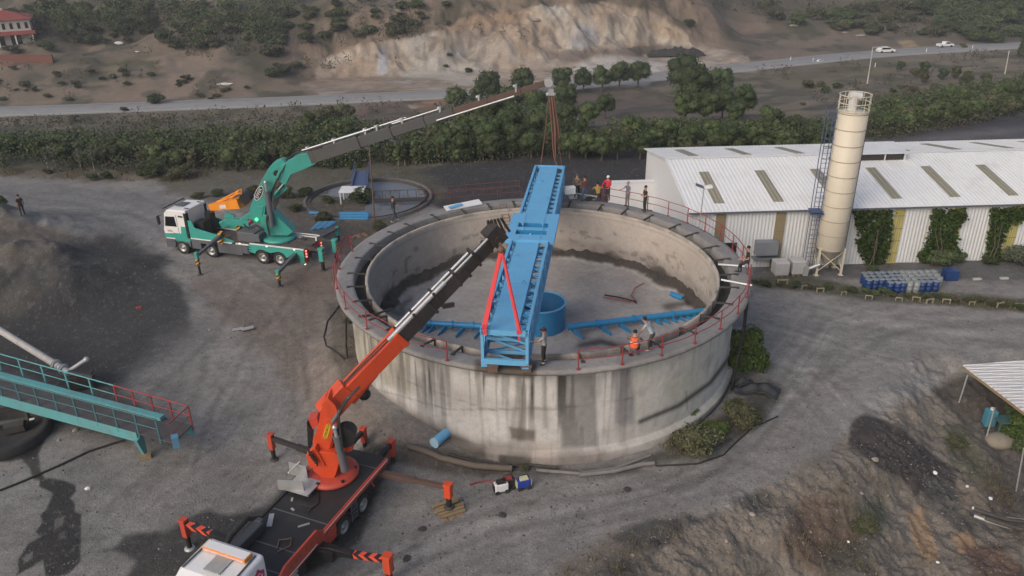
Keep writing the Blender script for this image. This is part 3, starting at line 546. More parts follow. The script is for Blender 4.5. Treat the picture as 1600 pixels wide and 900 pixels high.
def inn(C, A, Z, px, py):
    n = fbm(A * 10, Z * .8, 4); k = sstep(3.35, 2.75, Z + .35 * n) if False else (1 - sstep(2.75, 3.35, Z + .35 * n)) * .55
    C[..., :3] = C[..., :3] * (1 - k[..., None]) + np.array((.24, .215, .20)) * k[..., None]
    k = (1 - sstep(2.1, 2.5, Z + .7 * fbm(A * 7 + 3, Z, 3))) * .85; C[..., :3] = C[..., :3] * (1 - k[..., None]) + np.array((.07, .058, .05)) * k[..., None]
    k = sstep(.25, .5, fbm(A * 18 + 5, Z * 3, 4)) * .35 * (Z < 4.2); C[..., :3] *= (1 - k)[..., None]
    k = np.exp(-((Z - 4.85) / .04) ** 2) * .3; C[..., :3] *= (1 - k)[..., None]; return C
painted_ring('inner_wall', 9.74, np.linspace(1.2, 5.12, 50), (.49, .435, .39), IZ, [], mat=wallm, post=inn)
def fl():
    r = np.concatenate([np.linspace(.05, 8.4, 50), np.linspace(8.5, 9.8, 26)]); th = np.radians(np.linspace(0, 360, 720, endpoint=False)); A, Rr = np.meshgrid(th, r)
    X = Rr * np.cos(A); Y = Rr * np.sin(A); n = fbm(X / 1.1, Y / 1.1, 4)
    bank = sstep(8.9, 9.8, Rr + .6 * n) * (.62 + .35 * fbm(X / .5, Y / .5, 3))
    Z = 1.42 + .04 * Rr + .05 * fbm(X / 2, Y / 2, 4) + np.maximum(bank, 0) * .8
    C = np.empty(X.shape + (4,)); C[..., :3] = (.33, .312, .30); C[..., 3] = 0
    v = .22 * fbm(X / 3, Y / 3, 4) + .12 * fbm(X / .6, Y / .6, 3); C[..., :3] *= (1 + v)[..., None]
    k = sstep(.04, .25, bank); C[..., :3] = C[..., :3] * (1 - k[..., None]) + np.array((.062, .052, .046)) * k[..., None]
    px, py = topx(X + TX, Y + TY, Z)
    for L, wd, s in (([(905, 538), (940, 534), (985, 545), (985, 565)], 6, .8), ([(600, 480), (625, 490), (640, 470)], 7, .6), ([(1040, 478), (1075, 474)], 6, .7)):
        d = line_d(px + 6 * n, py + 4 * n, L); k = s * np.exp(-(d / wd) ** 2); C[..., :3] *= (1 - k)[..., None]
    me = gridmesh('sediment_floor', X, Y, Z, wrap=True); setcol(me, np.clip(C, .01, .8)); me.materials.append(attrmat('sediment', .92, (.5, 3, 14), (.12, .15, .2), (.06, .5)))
    o = bpy.data.objects.new('sediment_floor', me); COL.objects.link(o); o.parent = tank
fl()
for k in range(34):
    a = AL(k * 360 / 34 + 3 + random.uniform(-1.5, 1.5)); ca, sa = math.cos(a), math.sin(a)
    if 255 < math.degrees(a) % 360 < 273: continue
    b = MB(); b.beam((9.9 * ca, 9.9 * sa, 5.33), (10.85 * ca, 10.85 * sa, 5.43), .11, .07); b.beam((9.93 * ca, 9.93 * sa, 5.33), (9.93 * ca, 9.93 * sa, 4.85), .09, .06); b.box((10.83 * ca, 10.83 * sa, 5.42), (.18, .18, .05), a)
    b.build('bracket', dark, tank)
def rail(a0, a1, posts, R=11.42, h=1.0):
    r = MB(); n = max(6, int(abs(a1 - a0) / 2.5))
    for z in (h, h * .52):
        r.path([(R * math.cos(AL(a0 + (a1 - a0) * i / n)), R * math.sin(AL(a0 + (a1 - a0) * i / n)), RIM + z + .015 * math.sin(i * 1.7)) for i in range(n + 1)], .024, 6)
    g = r.build('guard_rail', redp, tank)
    for i in range(posts):
        a = AL(a0 + (a1 - a0) * i / (posts - 1)); p = MB(); p.tube((R * math.cos(a), R * math.sin(a), RIM - .1), (R * math.cos(a), R * math.sin(a), RIM + h), .032, 6)
        p.box((R * math.cos(a), R * math.sin(a), RIM + .02), (.16, .16, .03), a); p.build('rail_post', redp, g)
rail(66, -8, 10); rail(-13, -84, 8); rail(168, 246, 7)
b = MB()
for (p, q) in (((1150, 500), (1165, 590)), ((1168, 470), (1156, 585))): pass
for a in (-27, -24.5):
    b.path([(11.5 * math.cos(AL(a)), 11.5 * math.sin(AL(a)), 5.3), (11.52 * math.cos(AL(a)), 11.52 * math.sin(AL(a)), 3.5), (11.3 * math.cos(AL(a - .5)), 11.3 * math.sin(AL(a - .5)), .2)], .05)
b.build('hanging_hose', rubber, tank)
for p, q in (((1122, 413), (1164, 416)), ((1127, 437), (1175, 446))): b = MB(); b.tube(at(*p, 5.48), at(*q, 5.5), .055, 6); b.build('white_pipe', white, tank, world=True)
# ------------------------------------------------------------------ feedwell drum and rake arms in the tank
dr = thing('feedwell_drum', 'bright blue open steel drum standing at the centre of the tank under the bridge', 'drum', (TX, TY, 1.42))
b = MB(); b.lathe([(1.42, 0), (1.42, 1.6), (1.46, 1.6), (1.46, 1.64), (1.40, 1.64)], n=72, smooth=False); b.build('shell', blue_d, dr); b = MB(); b.lathe([(1.39, 1.62), (1.39, .1)], n=72, smooth=False); b.build('inner_face', paint('blue_inner_shaded', (.012, .11, .27), .6, dirt=(.03, .08, .15), amt=.6), dr); b = MB(); b.lathe([(1.47, 1.6), (1.48, 1.66), (1.37, 1.67), (1.36, 1.6)], n=72, smooth=False); b.build('rim', blue, dr)  # inner face in darker blue: shade inside the open drum put into its colour
b = MB(); b.lathe([(0.0, .12), (1.38, .12)], n=40); b.build('base_plate', blue_d, dr)
def arm(label, p, q, blades, nm='rake_arm'):
    t = thing(nm, label, 'rake arm', ((p.x + q.x) / 2, (p.y + q.y) / 2, (p.z + q.z) / 2), group='blue rake arms lying in the tank')
    b = MB(); b.tube(p, q, .19, 14, .17); b.build('arm_pipe', blue_d, t, world=True)
    for f in (.2, .45, .72): b = MB(); b.tube(p.lerp(q, f) - (q - p).normalized() * .05, p.lerp(q, f) + (q - p).normalized() * .05, .25, 14); b.build('flange', blue_d, t, world=True)
    d = (q - p).normalized()
    for f, ln in blades:
        c = p.lerp(q, f) + Vector((0, 0, -.18)); sx = Vector((d.y, -d.x, 0)) ; sx = sx if sx.y < 0 else -sx
        e = c + sx * ln + d * ln * .55 + Vector((0, 0, -.22))
        m = MB(); m.beam(c, e, .05, .34, w2=.04, h2=.2); m.beam(c + Vector((0, 0, .2)), c.lerp(e, .8), .05, .06); m.build('rake_blade', blue_d, t, world=True)
    return t
p = at(887, 511, 2.1); q = at(1112, 484, 2.1)
arm('long blue rake arm reaching from the drum to the right side of the tank', p, q, [(.03, .75), (.22, .75), (.35, .75), (.51, .7), (.60, .45), (.655, .45), (.71, .45), (.765, .45), (.815, .45), (.865, .45), (.91, .45), (.955, .4)])
arm('blue rake arm reaching left from under the bridge towards the black boom', at(765, 511, 2.1), at(636, 503, 2.1), [(.08, .7), (.3, .7), (.52, .65), (.66, .5), (.74, .45), (.82, .45), (.9, .45)])
for (x, y, a, L, lb) in ((607, 462, 1.0, .85, 'short blue pipe stub on the tank floor near the left wall'), (1058, 463, -.9, .95, 'short blue pipe stub on the tank floor near the right wall'), (878, 560, .3, 1.2, 'blue steel offcut lying on the tank floor behind the man in grey')):
    g = at(x, y, 1.9); b = MB(); d = Vector((math.cos(a), math.sin(a), 0)) * L / 2; b.tube(-d, d, .17, 12, cap=False); b.tube(-d * .98, d * .98, .15, 12, cap=False); o = b.build('pipe_stub', blue_d, loc=(0, 0, 0)); o.location = g; meta(o, lb, 'pipe')
# hoses on the tank floor, ladder
b = MB(); b.path([at(*q, 1.85) for q in ((942, 464), (950, 466), (965, 468), (985, 471), (994, 470), (986, 462), (992, 450), (1006, 442))], .035); meta(b.build('hose', redp, loc=at(970, 466, 1.85)), 'thin reddish hose lying in a loose loop on the tank floor', 'hose')
b = MB(); b.path([at(*q, 1.85) for q in ((945, 461), (965, 464), (990, 470), (994, 473))], .05); meta(b.build('rope', rubber, loc=at(970, 466, 1.85)), 'dark rope lying beside the reddish hose on the tank floor', 'rope')
la = thing('ladder', 'rusty ladder leaning on the inner back wall of the tank, left of the bridge', 'ladder', aty(800, 378, 50.6))
a0, a1 = aty(780, 320, 51.25), aty(791, 318, 51.35); b0, b1 = aty(790, 362, 50.7), aty(800, 361, 50.8)
b = MB(); b.tube(a0, b0 + (b0 - a0) * .5, .025, 6); b.build('stile', rust, la, world=True); b = MB(); b.tube(a1, b1 + (b1 - a1) * .5, .025, 6); b.build('stile', rust, la, world=True)
for i in range(12): b = MB(); f = i / 8; b.tube(a0.lerp(b0, f), a1.lerp(b1, f), .018, 5); b.build('rung', rust, la, world=True)
# white panel on the rim, with a blue strip
t = thing('flat_panel', 'white and blue flat panel on the back tank rim left of the bridge', 'panel', at(720, 321, 5.55))
b = MB(); A_ = [at(693, 322, 5.6), at(698, 329, 5.5), at(754, 318, 5.5), at(748, 311, 5.62)]; b.add(A_ + [q - Vector((0, 0, .06)) for q in A_], [(0, 1, 2, 3), (7, 6, 5, 4), (0, 4, 5, 1), (1, 5, 6, 2), (2, 6, 7, 3), (3, 7, 4, 0)]); b.build('sheet', white, t, world=True)
b = MB(); A_ = [at(700, 323, 5.63), at(703, 326, 5.6), at(724, 320, 5.6), at(720, 317, 5.63)]; b.add(A_ + [q - Vector((0, 0, .02)) for q in A_], [(0, 1, 2, 3), (7, 6, 5, 4), (0, 4, 5, 1), (1, 5, 6, 2), (2, 6, 7, 3), (3, 7, 4, 0)]); b.build('blue_strip', blue, t, world=True)
# ================================================================== the blue bridge
BA = math.atan2(3.13, 23.9); BL = 24.1; BZ = 5.72; BH = 1.72; HW = 1.06
br = thing('steel_bridge', 'long bright blue steel truss bridge laid across the tank, hung from slings at both ends', 'bridge', (-.36, 30.15, BZ), -BA)
b = MB(); 
for sx in (-1, 1): b.beam((sx * (HW - .07), 0, BH - .07), (sx * (HW - .07), BL, BH - .07), .15, .14)
b.build('top_chord', blue, br, bevel=.01)
b = MB()
for sx in (-1, 1): b.beam((sx * (HW - .07), 0, .1), (sx * (HW - .07), BL, .1), .14, .2)
b.build('bottom_chord', blue, br, bevel=.01)
for sx in (-1, 1):
    b = MB(); n = 24; st = BL / n
    for i in range(n + 1):
        y = min(max(i * st, .08), BL - .08); b.beam((sx * (HW - .08), y, .1), (sx * (HW - .08), y, BH - .1), .16 if i in (0, n) else .09, .13, up=(1, 0, 0))
    for i in range(n):
        z0, z1 = (.15, BH - .15) if i % 2 == 0 else (BH - .15, .15)
        b.beam((sx * (HW - .075), i * st, z0), (sx * (HW - .075), (i + 1) * st, z1), .09, .09, up=(1, 0, 0))
    b.box((sx * (HW - .055), BL / 2, .45), (.02, BL - .3, .5)); b.box((sx * (HW - .055), BL / 2, BH - .28), (.02, BL - .3, .3))
    b.build('side_truss', blue, br)
b = MB()
for i in range(25): y = min(max(i * BL / 24, .09), BL - .09); b.beam((-HW + .1, y, .1), (HW - .1, y, .1), .12, .16)
for i in range(0, 24): s = 1 if i % 2 else -1; b.beam((-s * (HW - .1), i * BL / 24, .08), (s * (HW - .1), (i + 1) * BL / 24, .08), .07, .07)
b.build('floor_bracing', blue, br)
segs = [(0.12, 4.9), (4.92, 10.2), (14.3, 19.3), (19.32, BL - .05)]
for y0, y1 in segs:
    b = MB(); [b.box((-.06, yy + (y1 - y0) / 8, BH - .10 + .006 * (j_ % 2)), (1.20, (y1 - y0) / 4 - .03, .03)) for j_, yy in enumerate(np.linspace(y0, y1, 5)[:4])]; b.box((-.06 - .60, (y0 + y1) / 2, BH - .17), (.03, y1 - y0, .16)); b.box((-.06 + .60, (y0 + y1) / 2, BH - .17), (.03, y1 - y0, .16)); b.build('deck_plate', blue, br)
for xa, xb in ((-HW + .12, -.67), (.55, HW - .12)):
    for y0_, y1_ in ((.3, 10.), (14.5, 23.8)):
        b = MB(); n_ = int((y1_ - y0_) / .8)
        b.beam((xb if xb < 0 else xa, y0_, BH - .3), (xb if xb < 0 else xa, y1_, BH - .3), .04, .04)
        for i in range(n_):
            y = y0_ + .3 + i * .8; b.beam((xa, y, BH - .22), (xb, y, BH - .22), .05, .05); b.beam((xa, y, BH - .24), (xb, y + .3, BH - .24), .04, .04); b.beam((xa, y, BH - .23), (xb, y - .3, BH - .23), .04, .04)
        b.build('cross_lattice', blue, br)
# drive platform with its two slots
b = MB(); pw = 1.36; y0, y1 = 10.2, 14.3; sl_ = [(11.0, 11.75), (12.1, 12.85)]
b.box((0, (y0 + sl_[0][0]) / 2, BH + .02), (2 * pw, sl_[0][0] - y0, .05)); b.box((0, (sl_[0][1] + sl_[1][0]) / 2, BH + .02), (2 * pw, sl_[1][0] - sl_[0][1], .05)); b.box((0, (sl_[1][1] + y1) / 2, BH + .02), (2 * pw, y1 - sl_[1][1], .05))
for a_, c_ in sl_:
    for sx in (-1, 1): b.box((sx * (pw - .25), (a_ + c_) / 2, BH + .02), (.5, c_ - a_, .05))
    q_ = MB(); q_.box((0, a_ + .02, BH - .22), (2 * pw - 1, .03, .42)); q_.box((0, c_ - .02, BH - .22), (2 * pw - 1, .03, .42)); q_.box((0, (a_ + c_) / 2, BH - .45), (2 * pw - 1, c_ - a_, .03)); q_.build('slot_lining', blue_d, br)
for sx in (-1, 1): b.box((sx * (pw - .02), (y0 + y1) / 2, BH - .1), (.04, y1 - y0, .2))
b.box((0, y0 + .02, BH - .1), (2 * pw, .04, .2))
for sx in (-1, 1): b.box((sx * .57, (y0 + y1) / 2 + .9, BH + .055), (.03, 2.3, .02)); b.box((sx * .57, 10.7, BH + .055), (.03, .9, .02))
for x, y in ((-.5, 11.8), (.6, 11.8), (0, 10.95), (-.6, 12.6), (.55, 12.6)): b.tube((x, y, BH), (x, y, BH + .12), .07, 8)
b.build('drive_platform', blue, br)
b = MB(); b.box((0, .06, BH - .12), (2 * HW - .1, .12, .24)); b.box((0, .06, .14), (2 * HW - .1, .14, .26)); b.beam((-HW + .15, .5, BH - .3), (HW - .1, .5, .85), .1, .1); b.beam((-HW + .2, .9, .85), (HW - .1, .9, .2), .1, .1); b.beam((-HW + .1, .7, .95), (HW - .1, .7, .9), .1, .14)
for sx in (-1, 1): b.box((sx * (HW - .16), .12, -.06), (.3, .3, .12))
b.build('end_frame', blue, br)
b = MB(); b.box((0, BL - .06, BH - .12), (2 * HW - .1, .12, .24)); b.box((0, BL - .06, .14), (2 * HW - .1, .14, .26)); b.build('end_frame', blue, br)
# support blocks under the bridge ends
for px_, py_, ln in ((770, 572, .5), (822, 572, .5)): 
    g = at(px_, py_, RIM + .16); b = MB(); b.box((0, 0, 0), (.42, .6, .3)); b.box((0, 0, .16), (.5, .7, .05)); o = b.build('bearing_block', rust, loc=(0, 0, 0)); o.location = g; meta(o, 'rust brown block on the front rim under the %s corner of the blue bridge' % ('left' if px_ < 800 else 'right'), 'block')

b = MB()
for i in range(25):
    for sx in (-1, 1):
        y = min(max(i * BL / 24, .2), BL - .2)
        for o_ in (-.07, .07): b.tube((sx * (HW + .002), y + o_, BH - .35), (sx * (HW + .03), y + o_, BH - .35), .022, 6); b.tube((sx * (HW + .002), y + o_, .1), (sx * (HW + .03), y + o_, .1), .022, 6)
o = b.build('bolts', blue_d, br); o['kind'] = 'stuff'
for i, (x, y) in enumerate(((.2, 4.9), (-.5, 8.1), (.3, 17.2), (-.3, 20.4))):
    b = MB(); b.path([(x, y, BH - .02), (x + .05, y, BH + .1), (x + .15, y, BH + .1), (x + .2, y, BH - .02)], .018, 5); b.build('lifting_eye', blue_d, br)
# ================================================================== crane trucks
teal = paint('teal_paint', (.045, .33, .285), .42, dirt=(.09, .16, .14), amt=.5, scale=1.2)
orange = paint('orange_paint', (.66, .075, .022), .42, dirt=(.20, .06, .04), amt=.5, scale=1.4)
orange2 = paint('faded_orange_paint', (.48, .065, .04), .5, dirt=(.22, .06, .04), amt=.5)
cabw = paint('cab_white', (.74, .75, .76), .3, dirt=(.5, .47, .42), amt=.25, scale=.9)
greyp = paint('grey_panel', (.10, .11, .125), .5, amt=.3)
boomg = paint('boom_grey', (.075, .078, .080), .5, dirt=(.06, .05, .045), amt=.7, scale=.8)
boomk = paint('boom_black', (.035, .030, .028), .5, dirt=(.10, .075, .06), amt=.5, scale=1.2)
deckm = paint('deck_plate_dirty', (.017, .018, .020), .6, dirt=(.06, .055, .05), amt=.5, scale=1.0, streak=False)
deckg = paint('deck_plate_rusty', (.075, .062, .058), .75, dirt=(.25, .2, .17), amt=.6, scale=2, streak=False)
chrome = paint('chrome_rod', (.50, .51, .54), .35, metal=.6, amt=.4)
rimm = paint('wheel_rim', (.38, .39, .40), .4, metal=.6, amt=.4)
glass = paint('dark_glass', (.012, .014, .016), .08, amt=.05)
yellow = paint('yellow_paint', (.70, .42, .02), .5, amt=.3)
jibo = paint('jib_orange', (.78, .27, .02), .45, amt=.3)
black = paint('black_plastic', (.015, .015, .016), .5, amt=.2)
wood = paint('timber', (.26, .19, .11), .85, dirt=(.12, .09, .06), amt=.6)
slingr = paint('red_sling', (.72, .06, .065), .7, dirt=(.4, .05, .06), amt=.3)
slingb = paint('brown_sling', (.13, .055, .042), .8, dirt=(.3, .16, .11), amt=.4)
def glow(n, c, e): 
    m, nt, bs = newmat(n); bs.inputs['Base Color'].default_value = (*c, 1); bs.inputs['Emission Color'].default_value = (*c, 1); bs.inputs['Emission Strength'].default_value = e; return m
lampred = glow('lamp_red', (1, .18, .10), 2.2); lampg = glow('lamp_green', (.1, 1, .35), 1.5); lampw = glow('lamp_warm', (1, .75, .5), 2.0)
rustd = paint('boom_end_brown', (.10, .062, .05), .7, dirt=(.06, .05, .045), amt=.6)
def hazard(name, c1, c2, s=3.2, ax=(1, 0, 1)):
    m, nt, bs = newmat(name); tc = N(nt, 'ShaderNodeTexCoord'); mp = N(nt, 'ShaderNodeMapping')
    dp = N(nt, 'ShaderNodeVectorMath', operation='DOT_PRODUCT'); dp.inputs[1].default_value = tuple(a * s for a in ax); nt.links.new(tc.outputs['Object'], dp.inputs[0])
    fr = mm(nt, 'FRACT', dp.outputs['Value'], 0); g = mm(nt, 'GREATER_THAN', fr, .5)
    nt.links.new(mixc(nt, g, c1, c2), bs.inputs['Base Color']); bs.inputs['Roughness'].default_value = .5; return m
hazo = hazard('hazard_orange_black', (.72, .09, .05), (.02, .02, .02), 2.6, (.3, .8, 1)); hazy = hazard('hazard_yellow_black', (.70, .33, .03), (.02, .02, .02), 3.6, (.6, .3, 1))
def text(s, size, M, mat, name, parent, ext=.004):
    cu = bpy.data.curves.new(name, 'FONT'); cu.body = s; cu.size = size; cu.extrude = ext; cu.align_x = 'CENTER'; cu.align_y = 'CENTER'
    o = bpy.data.objects.new(name + '_t', cu); COL.objects.link(o); bpy.context.view_layer.update()
    me = bpy.data.meshes.new_from_object(o.evaluated_get(bpy.context.evaluated_depsgraph_get())); bpy.data.objects.remove(o)
    me.transform(top_inv(parent) @ M if parent else M); me.materials.clear(); me.materials.append(mat)
    q = bpy.data.objects.new(name, me); COL.objects.link(q); q.parent = parent; return q
def frame(o, x, y):
    """matrix with origin o, x axis ~x, y axis ~y, z = x cross y"""
    x = Vector(x).normalized(); z = x.cross(Vector(y)).normalized(); y = z.cross(x)
    return Matrix.Translation(o) @ Matrix((x, y, z)).transposed().to_4x4()
def wheel(parent, x, y, r=.52, wd=.34, rm=rimm):
    s = 1 if y > 0 else -1; h = bpy.data.objects.new('wheel', None); COL.objects.link(h); bpy.data.objects.remove(h)
    b = MB(); pr = [(r * .56, -wd / 2), (r * .93, -wd / 2), (r, -wd * .36), (r, wd * .36), (r * .93, wd / 2), (r * .56, wd / 2)]
    n = 28; vs = []; k = len(pr)
    for i in range(n):
        t = 2 * math.pi * i / n; ri = [(q[0] if not (q[0] == r and i % 2) else r * .985, q[1]) for q in pr]
        for rr, w_ in ri: vs.append((x + rr * math.cos(t), y - s * wd / 2 + w_, r + rr * math.sin(t)))
    b.add(vs, [(i * k + j, ((i + 1) % n) * k + j, ((i + 1) % n) * k + j + 1, i * k + j + 1) for i in range(n) for j in range(k - 1)], False)
    ty = b.build('wheel', rubber, parent)
    b = MB(); yo = y + s * .005
    pr = [(r * .57, -.02), (r * .60, .0), (r * .50, -.01), (r * .44, -.11), (r * .22, -.12), (r * .2, -.02), (.02, -.0)]; vs = []; k = len(pr)
    for i in range(n):
        t = 2 * math.pi * i / n
        for rr, d in pr: vs.append((x + rr * math.cos(t), yo + s * d, r + rr * math.sin(t)))
    b.add(vs, [(i * k + j, ((i + 1) % n) * k + j, ((i + 1) % n) * k + j + 1, i * k + j + 1) for i in range(n) for j in range(k - 1)], True)
    b.build('rim', rm, ty)
    return ty
def outrigger(t, p0, p1, foot, legmat, beammat, capmat, legw=.24, pad=True, beamw=.22, stripe=None):
    """p0 -> p1 beam, leg from p1 down to foot (truck-local points)"""
    p0, p1, foot = Vector(p0), Vector(p1), Vector(foot)
    b = MB(); b.beam(p0, p0.lerp(p1, .55), beamw * 1.15, beamw * 1.15); b.beam(p0.lerp(p1, .5), p1, beamw * .9, beamw * .9); o = b.build('outrigger', beammat, t, bevel=.01)
    if stripe:
        b = MB(); b.beam(p0.lerp(p1, .56), p0.lerp(p1, .93), beamw * 1.0, beamw * 1.0); b.build('hazard_stripe', stripe, o)
    L = p1.z - foot.z
    b = MB(); b.box(p1 + Vector((0, 0, -L * .18)), (legw, legw, L * .62)); b.box(p1 + Vector((0, 0, L * .14)), (legw * 1.2, legw * 1.2, .1)); b.build('outrigger_leg', legmat, o, bevel=.02)
    b = MB(); b.tube(p1 + Vector((0, 0, -L * .4)), foot + Vector((0, 0, .08)), legw * .42, 10); b.build('leg_piston', black, o)
    b = MB(); b.lathe([(0, .1), (.12, .1), (.22, .05), (.24, 0), (0, 0)], c=foot, n=14); b.build('foot_pad', capmat, o)
    return o
def tele(t, p, q, secs, name='boom_section', up=(0, 0, 1)):
    """secs: (f0, f1, w, h, mat)"""
    p, q = Vector(p), Vector(q)
    for f0, f1, w_, h_, m_ in secs:
        a, c = p.lerp(q, f0), p.lerp(q, f1); d = (q - p).normalized()
        b = MB(); b.beam(a, c, w_, h_, up); b.beam(c - d * .14, c, w_ * 1.18, h_ * 1.16, up)
        if f1 - f0 > .1: b.beam(a + d * .25, a + d * .37, w_ * 1.05, h_ * 1.1, up)
        o = b.build(name, m_, t, world=True, bevel=.015)
def cyl(t, p, q, r, mb, frac=.6, name='hydraulic_cylinder', rm=None):
    p, q = Vector(p), Vector(q); b = MB(); b.tube(p, p.lerp(q, frac), r, 12); b.tube(p.lerp(q, frac - .03), p.lerp(q, frac), r * 1.15, 12); o = b.build(name, mb, t, world=True)
    b = MB(); b.tube(p.lerp(q, frac), q, r * .55, 10); b.ball(q, r * .8, 6); b.build('piston_rod', rm or chrome, o, world=True)
# ------------------------------------------------------------------ teal crane truck
GC = Vector((-20.35, 56.43, hz(-20.35, 56.43) - .02)); ga = math.atan2(.30, -.954)
gt = thing('crane_truck', 'teal and white four-axle crane truck with its long boom raised over the tank', 'crane truck', GC, ga)
def gw(x, y, z): return GC + Matrix.Rotation(ga, 3, 'Z') @ Vector((x, y, z))
for x in (4.6, 2.05, -2.4, -3.85):
    for s in (1, -1): wheel(gt, x, s * 1.25, .56)
b = MB(); b.box((-.4, .42, .85), (11.2, .18, .32)); b.box((-.4, -.42, .85), (11.2, .18, .32)); b.box((-3.1, 0, .6), (2.6, .5, .3)); b.box((4.6, 0, .6), (.3, 2., .25)); b.box((2, 0, .6), (.3, 2., .25)); b.build('chassis', black, gt)
# cab
b = MB(); prof = [(3.78, 1.15), (6.0, 1.15), (6.06, 1.9), (5.98, 2.2), (5.75, 3.25), (5.45, 3.55), (3.78, 3.6)]
MX = Matrix(((1, 0, 0, 0), (0, 0, -1, 0), (0, 1, 0, 0), (0, 0, 0, 1)))
b.prism(prof, -1.22, 1.22, MX); cab = b.build('cab', cabw, gt, bevel=.07)
b = MB(); b.add([(5.95, -1.05, 2.32), (5.95, 1.05, 2.32), (5.75, 1.02, 3.2), (5.75, -1.02, 3.2)], [(0, 1, 2, 3)]); b.v = [(x + .06, y, z) for x, y, z in b.v]; b.build('windscreen', glass, cab)
for s in (1, -1):
    b = MB(); P_ = [(4.78, 2.25), (5.82, 2.22), (5.66, 3.0), (4.85, 3.05)]; b.prism(P_, -s * 1.235 - .008, -s * 1.235 + .008, MX); b.build('side_window', glass, cab)
    b = MB(); b.prism([(4.66, 1.5), (6.0, 1.5), (6.0, 1.52), (4.66, 1.52)], -s * 1.23 - .01, -s * 1.23 + .01, MX); b.prism([(4.66, 1.5), (4.68, 1.5), (4.70, 3.2), (4.68, 3.2)], -s * 1.23 - .01, -s * 1.23 + .01, MX); b.build('door_seam', greyp, cab)
    b = MB(); b.beam((5.95, s * 1.25, 3.1), (6.1, s * 1.5, 3.1), .04, .04); b.box((6.1, s * 1.5, 2.75), (.1, .22, .7)); b.build('mirror', black, cab)
b = MB(); b.prism([(3.8, 1.1), (5.1, 1.1), (5.2, 1.5), (5.2, 1.72), (4.5, 1.72), (4.4, 2.3), (3.8, 2.3)], -1.245, -1.225, MX); b.prism([(5.2, 1.3), (6.02, 1.3), (6.03, 1.62), (5.2, 1.68)], -1.245, -1.225, MX); b.build('teal_trim', teal, cab)
b = MB(); b.prism([(3.8, 1.1), (6.05, 1.1), (6.1, .95), (6.05, .45), (5.3, .45), (5.15, .95), (4.6, 1.15), (4.05, .95), (3.95, .7), (3.8, .7)], -1.24, 1.24, MX); b.build('bumper', greyp, gt, bevel=.03)
b = MB(); b.box((3.88, 1.1, 2.4), (.22, .3, 2.0)); b.box((3.88, -1.1, 2.4), (.22, .3, 2.0)); b.build('air_deflector', black, cab)
b = MB(); b.box((4.9, 0, 3.63), (.7, .9, .05)); b.build('roof_hatch', greyp, cab, bevel=.02)
b = MB(); b.box((5.72, 0, 3.62), (.25, 2.3, .06), M=Matrix.Rotation(.3, 3, 'Y')); [b.tube((5.4, y, 3.5), (5.7, y, 3.62), .02, 5) for y in (-1, 0, 1)]; b.build('sun_visor', black, cab)
b = MB(); b.box((6.02, 1.0, 1.55), (.06, .3, .18)); b.build('headlight', lampw, cab)
b = MB(); b.box((6.02, -1.0, 1.55), (.06, .3, .18)); b.build('headlight', glass, cab)
text('VOL', .26, frame(gw(5.45, 1.25, 1.85), gw(-1, 0, 0) - gw(0, 0, 0), (0, 0, 1)), paint('mark_red', (.5, .03, .06), .5), 'door_mark', cab)
b = MB(); b.box((4.3, 1.235, 3.1), (.4, .03, .13)); b.box((4.0, .75, 3.635), (.35, .1, .03)); b.box((4.0, -.75, 3.635), (.35, .1, .03)); b.build('roof_vent', black, cab)
# side fairing, lockers, skirt
b = MB(); b.prism([(3.7, 1.45), (3.7, 2.85), (3.35, 2.85), (3.2, 2.3), (1.6, 2.0), (-.1, 1.62), (-.1, 1.45)][::-1], -1.25, -1.17, MX); b.prism([(3.0, 2.08), (1.6, 1.82), (.7, 1.6), (.7, 1.66), (1.6, 1.88), (3.0, 2.14)][::-1], -1.262, -1.252, MX); b.build('side_fairing', teal, gt, bevel=.01)
b = MB(); b.prism([(3.7, 1.45), (3.7, 2.85), (3.35, 2.85), (3.2, 2.3), (1.6, 2.0), (-.1, 1.62), (-.1, 1.45)][::-1], 1.17, 1.25, MX); b.build('side_fairing', teal, gt)
for s in (1, -1):
    b = MB(); b.box((3.3, s * 1.1, 1.0), (.8, .28, .8)); b.box((.35, s * 1.1, .95), (2.1, .28, .85)); b.box((-1.0, s * 1.1, 1.05), (.6, .28, .7)); b.box((2.3, s * 1.1, 1.25), (1.2, .28, .3)); b.build('side_locker', greyp, gt, bevel=.015)
    b = MB(); b.box((1.9, s * 1.21, 1.43), (3.6, .09, .09)); b.box((-.9, s * 1.21, 1.43), (1.3, .09, .09)); b.box((-3.7, s * 1.21, 1.56), (4.5, .1, .07)); b.build('white_edge', cabw, gt)
    pr = [(-1.35, 1.52), (-1.35, .85), (-1.75, .85)] + [(-2.4 + .66 * math.cos(AL(a)), .53 + .66 * math.sin(AL(a))) for a in range(20, 120, 20)] + [(-3.12, 1.0)] + [(-3.85 + .66 * math.cos(AL(a)), .53 + .66 * math.sin(AL(a))) for a in range(60, 170, 20)] + [(-4.75, .95), (-5.5, 1.0), (-5.6, .45), (-5.95, .45), (-5.95, 1.52)]
    b = MB(); b.prism([(x, z) for x, z in pr], (-s * 1.25) - .03, (-s * 1.25) + .03, MX); b.build('side_skirt', teal, gt)
for x in (.9, -.6, -2.9, -5.2): 
    b = MB(); b.box((x, 1.27, 1.5), (.12, .03, .06)); b.build('marker_lamp', lampw, gt)
b = MB(); b.box((-2.5, 0, 1.47), (7, 2.4, .1)); b.box((1.8, 0, 1.35), (3.8, 2.3, .1)); b.build('deck', deckg, gt)
b = MB(); b.box((3.1, .35, 2.0), (.8, .9, 1.2)); b.tube((3.0, -.5, 1.4), (3.0, -.5, 3.0), .38, 14); b.build('tank_and_exhaust', black, gt)
